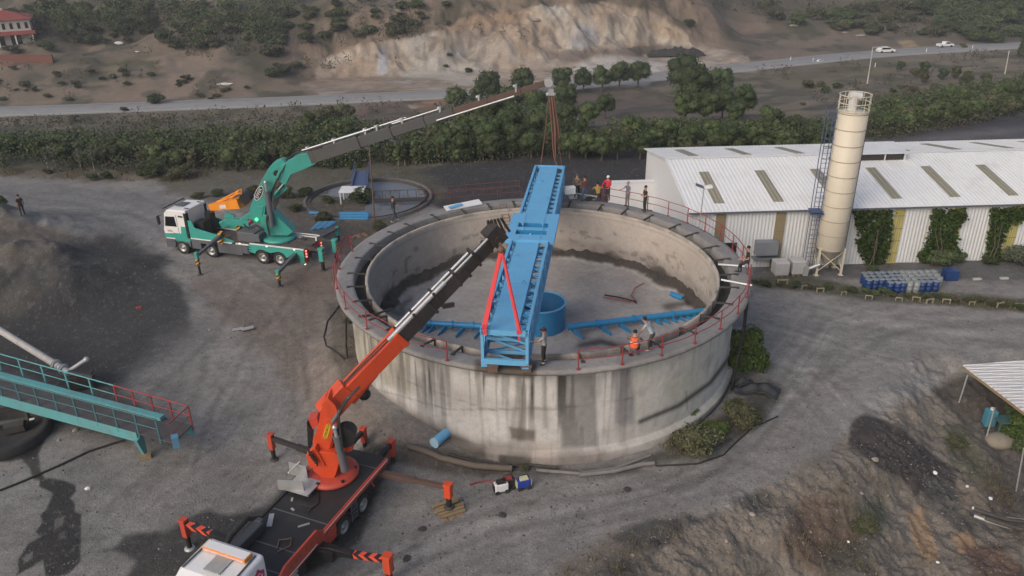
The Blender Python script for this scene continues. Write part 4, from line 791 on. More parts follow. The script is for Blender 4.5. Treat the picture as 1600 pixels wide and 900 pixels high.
b = MB(); [b.box((-1.35 + i * 0, 1.27, .7 + i * .2), (.35, .06, .05)) for i in range(4)]; b.build('step', black, gt)
b = MB(); b.box((-5.95, 0, 1.3), (.06, 2.4, .4)); b.box((-5.98, .95, .95), (.05, .45, .9)); b.build('rear_panel', paint('rear_red', (.45, .02, .04), .4), gt)
for i in range(3): b = MB(); b.ball((-6.03, 1.08, 1.42 - i * .22), .075, 8); b.build('tail_lamp', lampred, gt)
for i in range(3): b = MB(); b.ball((-6.03, -1.08, 1.42 - i * .22), .06, 8); b.build('tail_lamp', lampred, gt)
b = MB(); b.ball((-5.9, 1.2, .42), .07, 8); b.build('marker_lamp', lampw, gt)
for i in range(12): b = MB(); b.box((-1.9 - random.random() * 3.6, -1. + random.random() * 1.4, 1.57), (.25 + .5 * random.random(), .1 + .2 * random.random(), .1), random.random() * 3); b.build('loose_tool', (rust, galv, dark)[i % 3], gt)
b = MB(); b.beam((-2.5, -1.18, 1.75), (-5.9, -1.18, 1.75), .05, .07); b.box((-5.9, -.9, 1.6), (.1, .5, .3)); b.build('rear_rail', cabw, gt)
for s in (1, -1): b = MB(); b.box((1.0, s * 1.15, 1.75), (.34, .4, .9)); b.build('hazard_plate', hazy, gt)
outrigger(gt, (.95, 1.1, 1.95), (.95, 4.2, 1.55), (.95, 4.2, 0), teal, greyp, dark, .2, stripe=None)
outrigger(gt, (.95, -1.1, 1.8), (.95, -4.0, 1.5), (.95, -4.0, 0), teal, greyp, dark, .2)
outrigger(gt, (-5.2, 1.0, 1.15), (-5.7, 4.35, 1.1), (-5.7, 4.35, 0), teal, greyp, dark, .24)
outrigger(gt, (-5.2, -1.0, 1.15), (-5.7, -4.2, 1.1), (-5.7, -4.2, 0), teal, greyp, dark, .24)
outrigger(gt, (-6.0, .75, 1.6), (-7.3, 1.1, 1.55), (-7.3, 1.1, 0), teal, dark, dark, .34)
outrigger(gt, (-6.0, -.75, 1.7), (-7.5, -.55, 1.6), (-7.5, -.55, 0), teal, dark, dark, .34)
for x, y, z in ((.95, 4.31, 1.05), (-5.7, 4.48, .8)): b = MB(); b.box((x, y, z), (.18, .02, .45)); b.build('hazard_plate', hazy, gt)
for x, y, z in ((.84, 4.2, 1.05), (-5.84, 4.35, .8)): b = MB(); b.box((x, y, z), (.02, .18, .45)); b.build('hazard_plate', hazy, gt)
for (x, y) in ((-7.48, 1.1), (-7.68, -.55)): b = MB(); b.box((x, y, 1.25), (.02, .2, .8)); b.build('hazard_plate', hazy, gt)
# crane: base, column, arms
D = gw(-3.0, -.35, 0)
b = MB(); b.lathe([(0, 1.52), (1.2, 1.52), (1.24, 1.6), (1.2, 1.72), (1.0, 1.78), (0.0, 1.8)], c=(-3.0, -.35, 0), n=40); b.build('slewing_base', teal, gt)
K0 = aty(428, 352, D.y); KB = aty(405, 336, D.y + .1); K1 = aty(434, 262, D.y); K2 = aty(492, 243, D.y - .35); TIP = Vector((2.62, 53.3, 13.32))
z_ax = Vector((0, -1, 0))
def plate(t, pts, y, th, name, mat, par=None):
    """outline given in photo pixels, cut in the vertical plane at distance y, thickness th"""
    A_ = [aty(px_, py_, y - th / 2) for px_, py_ in pts]; B_ = [q + Vector((0, th, 0)) for q in A_]; n = len(pts)
    b = MB(); b.add(A_ + B_, [tuple(range(n)), tuple(range(n, 2 * n))[::-1]] + [(i, n + i, n + (i + 1) % n, (i + 1) % n) for i in range(n)])
    return b.build(name, mat, par or t, world=True, bevel=.02)
plate(gt, [(414, 362), (406, 352), (410, 338), (426, 331), (440, 345), (458, 362), (450, 368), (420, 368)], D.y, 1.0, 'crane_column', teal)
plate(gt, [(388, 342), (392, 320), (408, 283), (419, 264), (431, 257), (440, 265), (431, 282), (425, 300), (415, 322), (412, 344), (400, 350)], D.y - .05, .62, 'lower_arm', teal)
plate(gt, [(395, 338), (399, 322), (412, 322), (409, 340)], D.y - .05, .70, 'arm_collar', teal)
plate(gt, [(430, 300), (436, 284), (443, 284), (438, 304), (428, 330), (422, 332)], D.y + .1, .5, 'rear_link', greyp)
plate(gt, [(420, 262), (428, 254), (440, 250), (446, 253), (437, 262), (428, 268)], D.y, .8, 'knuckle_joint', teal)
b = MB(); q = aty(434, 268, D.y); b.tube(q + Vector((0, -.5, 0)), q + Vector((0, .5, 0)), .2, 14); b.build('pivot_pin', black, gt, world=True)
plate(gt, [(421, 270), (436, 264), (440, 270), (425, 277)], D.y - .02, .66, 'joint_band', greyp)
plate(gt, [(431, 276), (438, 260), (452, 250), (466, 243), (483, 237), (490, 246), (494, 256), (474, 265), (454, 273), (447, 288), (442, 289)], D.y - .15, .84, 'upper_arm', teal)
plate(gt, [(425, 305), (447, 290), (450, 295), (430, 312)], D.y - .1, .3, 'arm_link', teal)
cyl(gt, aty(425, 353, D.y - .75), aty(415, 285, D.y - .7), .2, paint('cylinder_grey', (.16, .17, .19), .35, metal=.3), .8)
cyl(gt, aty(428, 305, D.y - .5), aty(443, 287, D.y - .45), .12, teal, .45)
fo = frame(aty(404.5, 302, D.y - .385), aty(412, 285, D.y) - aty(398, 317, D.y), aty(390, 298, D.y) - aty(404, 303, D.y))
for rx_, ry_, m_, e in ((.62, .26, cabw, .01), (.57, .22, black, .016)):
    b = MB(); b.prism([(rx_ * math.cos(AL(a)), ry_ * math.sin(AL(a))) for a in range(0, 360, 15)], 0, e, fo); b.build('oval_badge', m_, gt, world=True)
text('EFFER', .33, fo @ Matrix.Translation((0, 0, .02)), cabw, 'badge_lettering', gt)
tele(gt, K2 + (K2 - TIP).normalized() * .35 + Vector((0, 0, .0)), TIP, [(.0, .22, .58, .88, boomg), (.16, .36, .51, .76, boomg), (.31, .50, .45, .66, boomg), (.45, .62, .40, .58, boomg), (.58, .76, .35, .50, rustd), (.71, .89, .31, .43, rustd), (.85, 1.0, .27, .38, rustd)], 'boom_section')
dB = (TIP - K2).normalized(); nB = Vector((0, 0, 1)) - dB * dB.z; nB.normalize(); sB = dB.cross(nB)
L_ = (TIP - K2).length
def bp(f, u, s=0): return K2 + dB * (L_ * f) + nB * u + sB * s
b = MB(); b.tube(bp(-.04, .62, .12), bp(.27, .62, .12), .07, 8); b.build('hydraulic_cylinder', chrome, gt, world=True)
b = MB(); b.tube(bp(.10, .63, -.1), bp(.42, .58, -.1), .06, 8); b.build('hydraulic_cylinder', chrome, gt, world=True)
b = MB(); b.tube(bp(.36, .50, .1), bp(.56, .5, .1), .055, 8); b.build('hydraulic_cylinder', chrome, gt, world=True)
b = MB(); b.tube(bp(.54, -.16, .28), bp(.86, -.16, .22), .06, 8); b.build('hydraulic_cylinder', chrome, gt, world=True)
for f, u in ((-.02, .55), (.10, .55), (.24, .56), (.29, .52), (.40, .48), (.56, .42), (.72, .36), (.87, .3)):
    b = MB(); b.beam(bp(f, u - .25), bp(f + .008, u + .2), .34, .12); b.ball(bp(f, u + .12), .12, 6); b.build('rod_bracket', galv, gt, world=True)
for f in (.22, .33, .45, .58): b = MB(); b.beam(bp(f, -.45, .2), bp(f + .02, -.7, .2), .1, .14); b.build('guide_lug', boomg, gt, world=True)
b = MB(); b.path([bp(-.12, .35, .2), bp(-.07, .62, .25), bp(0, .55, .3), bp(.05, .5, .34)], .06); b.path([bp(-.11, .3, .05), bp(-.05, .7, .05), bp(.04, .6, .1)], .06); b.build('hose_bundle', black, gt, world=True)
b = MB(); b.beam(TIP - dB * .25, TIP + dB * .25, .5, .5); b.tube(TIP + sB * -.3, TIP + sB * .3, .28, 14); b.build('boom_head', galv, gt, world=True)
HK = aty(861, 146, 53.2)
b = MB(); b.tube(TIP + Vector((.05, 0, -.1)), HK + Vector((0, 0, .15)), .05, 6); b.tube(TIP + Vector((-.12, 0, -.1)), HK + Vector((-.05, 0, .15)), .035, 6); b.beam(HK + Vector((0, 0, .3)), HK + Vector((0, 0, -.12)), .22, .34); b.ball(HK + Vector((-.22, 0, -.05)), .13, 6); b.ball(HK + Vector((.2, 0, -.05)), .13, 6); b.build('hook_block', galv, gt, world=True)
# stowed jib, winch and green lamp
jb = aty(330, 323, 58.3); je = aty(378, 316, 57.2)
b = MB(); b.beam(jb, je, .5, .5, w2=.9, h2=.75); b.tube(jb + Vector((0, 0, .1)), je + Vector((0, 0, .75)), .06, 6); b.tube(jb + Vector((0, .2, .1)), je + Vector((0, .4, .9)), .06, 6); b.tube(jb.lerp(je, .6) + Vector((0, 0, .25)), je + Vector((0, 0, 1.0)), .07, 6); b.beam(je + Vector((0, 0, -.3)), je + Vector((.1, 0, 1.0)), .1, .1); b.build('stowed_jib', jibo, gt, world=True)
b = MB(); b.tube(je + Vector((.35, -.3, .35)), je + Vector((.35, .5, .35)), .42, 14); b.build('winch_drum', black, gt, world=True)
b = MB(); b.box(jb.lerp(je, .52) + Vector((0, -.38, -.05)), (.9, .03, .3)); b.build('jib_label', cabw, gt, world=True)
b = MB(); b.beam(aty(352, 345, 56.2), aty(390, 348, 56.2), .5, .45); b.beam(aty(345, 352, 56), aty(360, 345, 56.2), .3, .5); b.beam(aty(376, 346, 56.2), aty(398, 330, 56.3), .3, .35); b.beam(aty(352, 335, 56.6), aty(366, 340, 56.6), .3, .4); b.build('crane_frame', teal, gt, world=True, bevel=.02)
b = MB(); b.box(gw(-1.0, .45, 1.9), (1.5, 1.0, .75), ga); b.box(gw(-1.9, .5, 1.9), (.5, .9, .6), ga); b.build('oil_tank', greyp, gt, world=True, bevel=.04)
b = MB(); b.ball(aty(401, 343, 55.4), .13, 8); b.build('green_lamp', lampg, gt, world=True)
b = MB(); b.ball(aty(391, 346, 55.4), .14, 8); b.build('red_lamp', paint('red_cap', (.4, .02, .03), .4), gt, world=True)
# slings of the far end
b = MB(); e1, e2 = aty(845, 258, 53.0), aty(878, 257, 52.6); hb = HK + Vector((0, 0, -.2))
hs_ = MB().path([hb + Vector((-.15, 0, 0)), hb.lerp(e1, .5) + Vector((-.03, 0, 0)), e1], .035); 
o = hs_.build('chain_sling', slingb, loc=hb); meta(o, 'thin brown sling from the teal crane hook to the far left bridge corner', 'sling')
o = MB().path([hb + Vector((.15, 0, 0)), hb.lerp(e2, .5), e2], .035).build('chain_sling', slingb, loc=hb); meta(o, 'thin brown sling from the teal crane hook to the far right bridge corner', 'sling')
e3 = aty(870, 258, 51.8)
o = MB().path([hb + Vector((-.1, 0, 0)), hb.lerp(e3, .5) + Vector((-.12, 0, 0)), hb.lerp(e3, .85) + Vector((-.15, 0, 0)), e3], .055).path([hb + Vector((.06, 0, 0)), hb.lerp(e3, .45) + Vector((.1, 0, 0)), hb.lerp(e3, .9) + Vector((-.05, 0, .0))], [.07, .09, .05]).path([hb + Vector((.16, 0, 0)), hb.lerp(e3, .4) + Vector((.3, 0, 0)), hb.lerp(e3, .62) + Vector((.32, 0, 0))], [.05, .06, .03]).build('chain_sling', slingb, loc=hb)
meta(o, 'thick bundle of rust brown slings hanging from the teal crane hook onto the bridge', 'sling')
# ------------------------------------------------------------------ orange crane truck
OC = Vector((-9.2, 24.6, hz(-9.01, 24.72) - .02)); oa = math.atan2(-.924, -.382)
ot = thing('crane_truck', 'orange crane truck with white cab and black telescopic boom, parked before the tank', 'crane truck', OC, oa)
def ow(x, y, z): return OC + Matrix.Rotation(oa, 3, 'Z') @ Vector((x, y, z))
for x in (3.6, -2.0, -3.5):
    for s in (1, -1): wheel(ot, x, s * 1.38, .52, .5 if x < 0 else .34)
b = MB(); b.box((-1.6, .42, .85), (9.2, .18, .32)); b.box((-1.6, -.42, .85), (9.2, .18, .32)); b.box((-2.8, 0, .6), (2.6, .5, .3)); b.box((1.2, 1.0, .8), (1.2, .6, .6)); b.box((.9, -1.0, .8), (1.6, .6, .6)); b.build('chassis', black, ot)
b = MB(); b.box((-1.6, 0, 1.46), (8.0, 2.74, .1)); b.build('deck', deckm, ot)
b = MB(); b.box((-1.6, -1.42, 1.45), (8.0, .08, .22)); b.build('deck_edge', black, ot)
b = MB(); b.box((-3.05, 1.42, 1.42), (5.1, .1, .22)); b.box((-3.05, 1.38, 1.54), (5.1, .04, .03)); e = b.build('side_rail', orange2, ot)
b = MB(); b.box((-3.05, 1.475, 1.5), (5.0, .015, .035)); b.build('reflective_strip', white, ot); b = MB(); b.box((1.2, 1.53, 1.42), (2.4, .015, .035)); b.build('reflective_strip', white, ot)
b = MB(); b.prism([(-.5, 1.3), (2.4, 1.3), (2.4, 1.75), (1.9, 2.02), (-.1, 2.02), (-.5, 1.7)][::-1], -1.52, -1.42, MX); b.prism([(-.45, .7), (-.1, .95), (-.1, 1.3), (-1.35, 1.3), (-1.35, 1.05), (-1.2, .7)], -1.50, -1.44, MX); b.build('side_board', orange2, ot, bevel=.02)
b = MB(); [b.box((.3 + i * .32 + .1 * random.random(), 1.525, 1.72 + .05 * random.random()), (.16, .008, .16), 0) for i in range(5)]; b.build('worn_lettering', paint('worn_green', (.22, .10, .04), .7), ot)
for x in (-2.0, -3.5):
    b = MB(); 
    pts_ = [(x + .62 * math.cos(AL(a)), .52 + .62 * math.sin(AL(a))) for a in range(15, 166, 15)]
    for i in range(len(pts_) - 1):
        (xa, za), (xb, zb) = pts_[i], pts_[i + 1]; b.beam((xa, 1.2, za), (xb, 1.2, zb), .5, .03, up=(0, 0, 1))
    b.build('mudguard', dark, ot)
b = MB(); [b.box((-2.75, 1.42, .5 + i * .22), (.4, .08, .05)) for i in range(4)]; b.beam((-2.55, 1.42, .4), (-2.55, 1.42, 1.4), .05, .05); b.beam((-2.95, 1.42, .4), (-2.95, 1.42, 1.4), .05, .05); b.build('step', greyp, ot)
b = MB(); b.tube((1.2, 1.35, 1.12), (2.3, 1.35, 1.12), .09, 10); b.tube((1.2, 1.35, .86), (2.3, 1.35, .86), .09, 10); b.build('exhaust_pipe', galv, ot)
b = MB(); b.beam((-1.3, 1.44, 1.3), (-1.32, 1.44, .65), .05, .05); b.beam((-4.15, 1.44, 1.3), (-4.35, 1.44, .9), .05, .06); b.build('stay', orange2, ot)
b = MB(); b.box((-5.6, 0, 1.35), (.1, 2.8, .3)); b.build('tailboard', black, ot)
for s in (1, -1): b = MB(); b.box((-5.68, s * 1.1, 1.2), (.06, .4, .14)); b.build('tail_lamp', paint('red_lens', (.45, .02, .02), .3), ot)
b = MB(); b.box((1.3, -1.02, 1.75), (2.2, .5, .45)); b.box((.2, -1.0, 1.98), (.25, .3, .1)); b.build('tool_box', paint('tool_box_grey', (.05, .055, .065), .5), ot, bevel=.05)
b = MB(); b.path([(2.3, -1.3, 1.7), (1.4, -1.42, 2.05), (.4, -1.4, 2.1), (-.1, -1.25, 1.75)], .11, 8); b.build('air_hose', rubber, ot)
for i in range(8): b = MB(); b.box((-1.2 + random.uniform(-1.2, .8), random.uniform(-1, .9), 1.53), (.2 + .3 * random.random(), .08, .04), random.random() * 3); b.build('loose_tool', dark if i % 3 else galv, ot)
b = MB(); b.box((-.35, -.95, 1.54), (.75, .22, .05), .5); b.build('loose_plate', galv, ot, bevel=.02)
# cab
b = MB(); b.prism([(2.5, 1.05), (4.75, 1.05), (4.82, 1.9), (4.7, 2.2), (4.45, 2.85), (4.1, 3.05), (2.5, 3.08)], -1.24, 1.24, MX); cab = b.build('cab', cabw, ot, bevel=.16); cab.modifiers['b'].segments = 4
b = MB(); b.add([(4.78, -1.05, 2.2), (4.78, 1.05, 2.2), (4.52, 1.0, 2.85), (4.52, -1.0, 2.85)], [(0, 1, 2, 3)]); b.build('windscreen', glass, cab)
for s in (1, -1):
    b = MB(); b.prism([(3.5, 2.0), (4.6, 2.0), (4.35, 2.7), (3.55, 2.75)], -s * 1.25 - .006, -s * 1.25 + .006, MX); b.build('side_window', glass, cab)
    b = MB(); b.tube((2.75, s * 1.02, 3.12), (4.1, s * 1.06, 3.1), .035, 6); b.tube((2.8, s * 1.02, 3.06), (2.8, s * 1.02, 3.12), .02, 5); b.build('roof_rail', greyp, cab)
    b = MB(); b.beam((4.6, s * 1.25, 2.8), (4.85, s * 1.5, 2.8), .04, .04); b.box((4.88, s * 1.5, 2.5), (.12, .24, .6)); b.build('mirror', cabw, cab, bevel=.03)
b = MB(); b.box((3.55, .05, 3.10), (.78, .72, .045)); b.build('roof_hatch', paint('hatch_grey', (.36, .36, .35), .5), cab, bevel=.06)
b = MB(); b.box((3.0, .0, 3.2), (.42, 1.9, .16)); sg = b.build('roof_sign', jibo, cab, bevel=.02)
b = MB(); b.box((3.0, .0, 3.285), (.36, 1.82, .012)); b.build('sign_top', cabw, sg)
b = MB(); b.box((3.215, .0, 3.2), (.012, 1.8, .1)); b.build('sign_face', paint('sign_pale', (.75, .42, .36), .6, dirt=(.8, .7, .65), amt=.9, scale=6, streak=False), sg)
b = MB(); b.box((2.75, 0, .8), (.5, 2.4, .4)); b.box((4.7, 0, .75), (.25, 2.46, .55)); b.build('bumper', greyp, ot)
fo = frame(ow(2.98, 1.25, 2.45), ow(-1, 0, 0) - ow(0, 0, 0), (0, 0, 1))
mag = paint('magenta', (.42, .012, .10), .5, amt=.1)
b = MB(); b.prism([(-.02, .34), (-.12, .22), (-.3, .12), (-.3, -.18), (-.2, -.3), (.14, -.3), (.26, -.18), (.28, .08), (.12, .16)], 0, .012, fo); b.build('emblem', mag, cab, world=True)
cr_ = [(-.02 + .17 * math.cos(AL(a)), -.06 + .17 * math.sin(AL(a))) for a in range(40, 321, 20)] + [(.02 + .13 * math.cos(AL(a)), -.06 + .13 * math.sin(AL(a))) for a in range(310, 49, -20)]
b = MB()
for i in range(14): j = min(i, 13); a_, c_, d2, e2 = cr_[i], cr_[i + 1], cr_[len(cr_) - 2 - min(i, 12)], cr_[len(cr_) - 1 - min(i, 13)]; b.prism([a_, c_, d2, e2], .012, .018, fo)
b.build('crescent', cabw, cab, world=True)
b = MB(); b.prism([((.07 if k % 2 == 0 else .03) * math.cos(AL(36 * k + 180)) + .13, (.07 if k % 2 == 0 else .03) * math.sin(AL(36 * k)) - .06) for k in range(10)][::-1], .012, .018, fo); b.build('star', cabw, cab, world=True)
# outriggers
outrigger(ot, (.9, -1.2, 1.15), (.95, -4.3, 1.35), (.95, -4.3, 0), orange2, black, galv, .26, stripe=hazo)
outrigger(ot, (-.1, 1.2, 1.0), (-.4, 4.45, 1.3), (-.4, 4.45, 0), orange, black, dark, .32, stripe=hazo)
outrigger(ot, (-5.0, -1.2, 1.2), (-5.2, -4.7, 1.3), (-5.2, -4.7, 0), orange2, boomk, dark, .26)
outrigger(ot, (-5.0, 1.2, 1.1), (-5.05, 4.75, 1.3), (-5.05, 4.75, .2), orange, rustd, dark, .30)
outrigger(ot, (-5.6, .9, 1.3), (-6.8, .95, 1.35), (-6.8, .95, 0), orange2, black, dark, .26)
outrigger(ot, (-5.6, -1.0, 1.2), (-7.3, -.9, 1.25), (-7.3, -.9, 0), orange2, black, dark, .26)
b = MB(); b.box((-.15, 1.75, 1.0), (.5, 1.0, .45)); b.path([(.0, 1.6, 1.3), (.05, 2.1, 1.45), (-.2, 2.7, 1.2)], .04); b.build('outrigger_housing', black, ot, bevel=.04)
# crane
OD = ow(-3.8, -.3, 0)
b = MB(); b.lathe([(0, 1.52), (1.15, 1.52), (1.2, 1.58), (1.17, 1.68), (.95, 1.74), (.7, 1.76), (0, 1.78)], c=(-3.8, -.3, 0), n=40); b.build('slewing_base', orange2, ot)
yb = OD.y
plate(ot, [(489, 735), (487, 712), (500, 706), (524, 708), (532, 715), (526, 738), (520, 752), (508, 752)], yb - .15, .9, 'crane_column', orange)
plate(ot, [(488, 690), (497, 665), (502, 640), (503, 630), (512, 622), (524, 634), (530, 650), (526, 670), (522, 690), (515, 708), (494, 706)], yb + .05, .72, 'lower_arm', orange)
plate(ot, [(508, 655), (518, 655), (522, 680), (514, 704), (499, 702)], yb - .34, .06, 'arm_plate', orange)
K1o = aty(521, 634, yb + .3); TIPo = Vector((-.62, 32.3, 10.95)); dO = (TIPo - K1o).normalized(); nO = Vector((0, 0, 1)) - dO * dO.z; nO.normalize(); sO = dO.cross(nO); LO = (TIPo - K1o).length
def op(f, u=0, s=0): return K1o + dO * (LO * f) + nO * u + sO * s
b = MB(); b.beam(op(-.03), op(.40), .58, .78); b.beam(op(.385), op(.41), .66, .86); b.beam(op(-.05, .05), op(.1, .1), .66, .95); b.beam(op(.06, -.42), op(.22, -.42), .5, .3, w2=.4, h2=.1); b.build('main_boom', orange, ot, world=True, bevel=.04)
plate(ot, [(502, 632), (508, 620), (522, 622), (530, 640), (520, 652), (506, 648)], yb + .2, .5, 'knuckle_joint', orange)
tele(ot, op(.3), TIPo, [(0, .42, .52, .66, boomk), (.3, .72, .46, .58, boomk), (.6, .92, .40, .50, boomk), (.88, 1.0, .35, .44, boomk)], 'boom_section')
b = MB(); b.tube(op(.36, .42, .18), op(.70, .40, .18), .11, 10); b.tube(op(.70, .40, .18), op(.99, .36, .16), .06, 8); b.build('hydraulic_cylinder', galv, ot, world=True)
b = MB(); b.tube(op(.42, .40, -.16), op(.86, .38, -.14), .08, 10); b.build('hydraulic_cylinder', chrome, ot, world=True)
for f in (.5, .62, .74, .86, .97): b = MB(); b.beam(op(f, -.3), op(f + .012, .5), .58, .12); b.build('boom_bracket', boomk, ot, world=True)
b = MB(); b.beam(op(.96, .15), op(1.03, .15), .62, .85); [b.beam(op(.97 + .02 * i, -.1, -.3 + .15 * i), op(1.02 + .01 * i, .7, -.3 + .15 * i), .1, .1) for i in range(5)]; b.tube(op(.99, .0, -.4), op(.99, 0, .4), .2, 10); b.build('boom_head', boomk, ot, world=True)
b = MB(); b.beam(op(.62, -.3, .3), op(.66, -.65, .3), .12, .2); b.build('guide_lug', boomk, ot, world=True)
cyl(ot, aty(539, 735, yb - .7), aty(523, 668, yb - .6), .17, paint('cylinder_grey', (.16, .17, .19), .35, metal=.3), .82)
cyl(ot, aty(519, 660, yb - .45), aty(545, 622, yb - .2), .09, greyp, .5, rm=greyp)
b = MB(); wc = aty(541, 678, yb - .25); b.tube(wc + Vector((0, -.25, 0)), wc + Vector((0, .35, 0)), .42, 20); b.tube(wc + Vector((-.05, -.3, 0)), wc + Vector((-.05, -.24, 0)), .5, 20); b.build('hose_reel', black, ot, world=True)
b = MB(); b.tube(wc + Vector((-.2, -.34, 0)), wc + Vector((-.2, -.3, 0)), .09, 10); b.build('reel_hub', white, ot, world=True)
plate(ot, [(534, 690), (550, 686), (551, 704), (540, 708)], yb - .1, .5, 'motor_cover', orange)
b = MB(); b.ball(aty(569, 616, 29.9), .3, 8, (1, 1, .9)); b.beam(aty(569, 612, 29.9), aty(575, 600, 29.9), .2, .2); b.build('boom_support', black, ot, world=True)
# operator platform and control box
fl0 = ow(-2.55, -.95, 0)
b = MB(); b.box((-2.45, -.85, 1.72), (1.0, 1.2, .06)); b.box((-2.9, -1.35, 2.05), (.05, .9, .65)); b.box((-2.0, -1.1, 2.0), (.05, 1.1, .5), .3); b.build('operator_platform', galv, ot)
b = MB(); b.tube((-2.3, -1.38, 2.35), (-3.1, -1.38, 2.35), .04, 6); b.build('hand_rail', white, ot)
plate(ot, [(478, 712), (492, 700), (500, 712), (508, 728), (484, 732)], yb - .5, .35, 'valve_frame', orange)
plate(ot, [(481, 655), (495, 651), (498, 664), (489, 672)], yb + .4, .5, 'control_box', orange2)
plate(ot, [(479, 660), (488, 674), (486, 700), (481, 700)], yb + .45, .4, 'control_stand', black)
for i in range(5): b = MB(); q = aty(484 + i * 3, 712 + i * 4, yb - .8); b.beam(q, q + Vector((0, 0, .35)), .06, .06); b.build('valve', black, ot, world=True)
fo = frame(aty(510.5, 674, yb - .38), aty(514, 664, yb) - aty(508, 684, yb), aty(500, 672, yb) - aty(510, 674, yb))
b = MB(); b.prism([(.4 * math.cos(AL(a)) * .55 + (.2 if math.cos(AL(a)) > 0 else -.2), .11 * math.sin(AL(a))) for a in range(0, 360, 20)], 0, .012, fo); b.build('yellow_badge', yellow, ot, world=True)
text('CORMACH', .155, fo @ Matrix.Translation((0, 0, .014)), black, 'badge_lettering', ot)
# red web slings at the near end
hk = aty(783, 390, 31.5)
b = MB(); b.beam(TIPo + dO * .1 + Vector((0, 0, -.2)), hk + Vector((0, 0, .05)), .12, .12); b.ball(hk, .16, 8); b.build('hook_block', rust, ot, world=True)
for (x1, y1, yy, wd, lb) in ((757, 509, 30.15, .21, 'wide red sling from the orange crane hook to the near left bridge corner'), (811, 519, 30.1, .12, 'narrower red sling from the orange crane hook to the near right bridge corner')):
    e = aty(x1, y1, yy); b = MB(); b.beam(hk, e, wd * .7, .05, up=(0, -1, .5), w2=wd, h2=.05); b.beam(hk + Vector((.05, .06, 0)), e + Vector((.08, .1, .02)), wd * .5, .04, up=(0, -1, .5)); 
    b.beam(e + Vector((0, 0, .05)), e + Vector((0, -.02, -.42)), wd * .8, .04, up=(0, -1, 0)); b.beam(e + Vector((0, 0, .05)), e + Vector((0, .35, .02)), wd * .8, .04); b.box(e + Vector((0, -.03, .0)), (.22, .1, .12)); o = b.build('web_sling', slingr, loc=hk); meta(o, lb, 'sling')
# timber cribbing under the right-hand outrigger
fp = ow(-5.05, 4.75, 0); n_ = 0
for lay in range(2):
    for i in range(-2, 3):
        a = .5 + (0 if lay else 1.55); off = Vector((math.cos(a + 1.57), math.sin(a + 1.57), 0)) * i * .2
        b = MB(); b.box((0, 0, 0), (1.25 + random.uniform(-.15, .15), .14, .09), a + random.uniform(-.08, .08)); o = b.build('timber_plank', wood, bevel=.01); o.location = fp + off + Vector((0, 0, .05 + lay * .095)); meta(o, '%s layer timber plank under the lone orange outrigger leg, %s across' % ('lower' if lay == 0 else 'upper', ['first', 'second', 'third', 'fourth', 'fifth'][i + 2]), 'plank', 'planks under the orange outrigger')

# hoses, cables and small fittings of both cranes
def hoses(t, ctrl, r=.028, n=3, sp=.07):
    for k in range(n):
        P_ = [q + Vector((sp * k * .7, -sp * k, sp * .5 * math.sin(k * 2 + i))) for i, q in enumerate(ctrl)]
        MB().path(P_, r, 5).build('hydraulic_hose', black, t, world=True)
hoses(ot, [aty(530, 712, yb - .6), aty(533, 690, yb - .65), aty(529, 665, yb - .55), aty(527, 645, yb - .4), aty(538, 625, yb - .2), aty(560, 603, yb)])
hoses(ot, [op(.1, .5, .1), op(.2, .52, .15), op(.33, .5, .15), op(.42, .48, .1)], .03, 2)
hoses(gt, [aty(420, 366, D.y - .6), aty(416, 345, D.y - .8), aty(420, 320, D.y - .5), aty(426, 295, D.y - .45), aty(436, 272, D.y - .5), aty(447, 252, D.y - .3), aty(470, 243, D.y - .3)], .04, 3, .1)
hoses(gt, [aty(380, 350, D.y - .6), aty(388, 356, D.y - .7), aty(400, 352, D.y - .8), aty(412, 358, D.y - .7)], .035, 3, .09)
for i in range(6):
    a_ = i * 60; b = MB(); b.box((-3.8 + 1.05 * math.cos(AL(a_)), -.3 + 1.05 * math.sin(AL(a_)), 1.74), (.12, .12, .08), AL(a_)); b.build('clamp', black, ot)
b = MB(); b.path([(-4.6, -1.1, 1.54), (-4.0, -1.25, 1.55), (-3.2, -1.15, 1.54), (-2.6, -.2, 1.54), (-1.9, .3, 1.54), (-1.2, .1, 1.54)], .03, 5); b.build('deck_hose', black, ot)
for x in (-4.8, -1.0, .8, 1.9): b = MB(); b.box((x, 0, 1.513), (.05, 2.66, .012)); b.build('deck_seam', greyp, ot)
b = MB(); b.path([(1.0, .4, 1.53), (.6, .7, 1.56), (.2, .5, 1.55), (.5, .1, 1.57), (.9, .3, 1.54)], .035, 5); b.build('chain', rust, ot)
for s in (1, -1):
    b = MB(); b.box((3.9, s * 1.245, 1.75), (.22, .02, .05)); b.build('door_handle', black, cab)
    b = MB(); b.box((3.45, s * 1.243, 2.0), (.02, .012, 1.7)); b.build('door_seam', greyp, cab)
b = MB(); b.tube((4.35, .7, 3.02), (4.35, .7, 3.14), .09, 10); b.build('beacon', jibo, cab); b = MB(); b.tube((2.9, -.8, 3.05), (2.7, -.9, 3.7), .012, 5); b.build('antenna', black, cab)
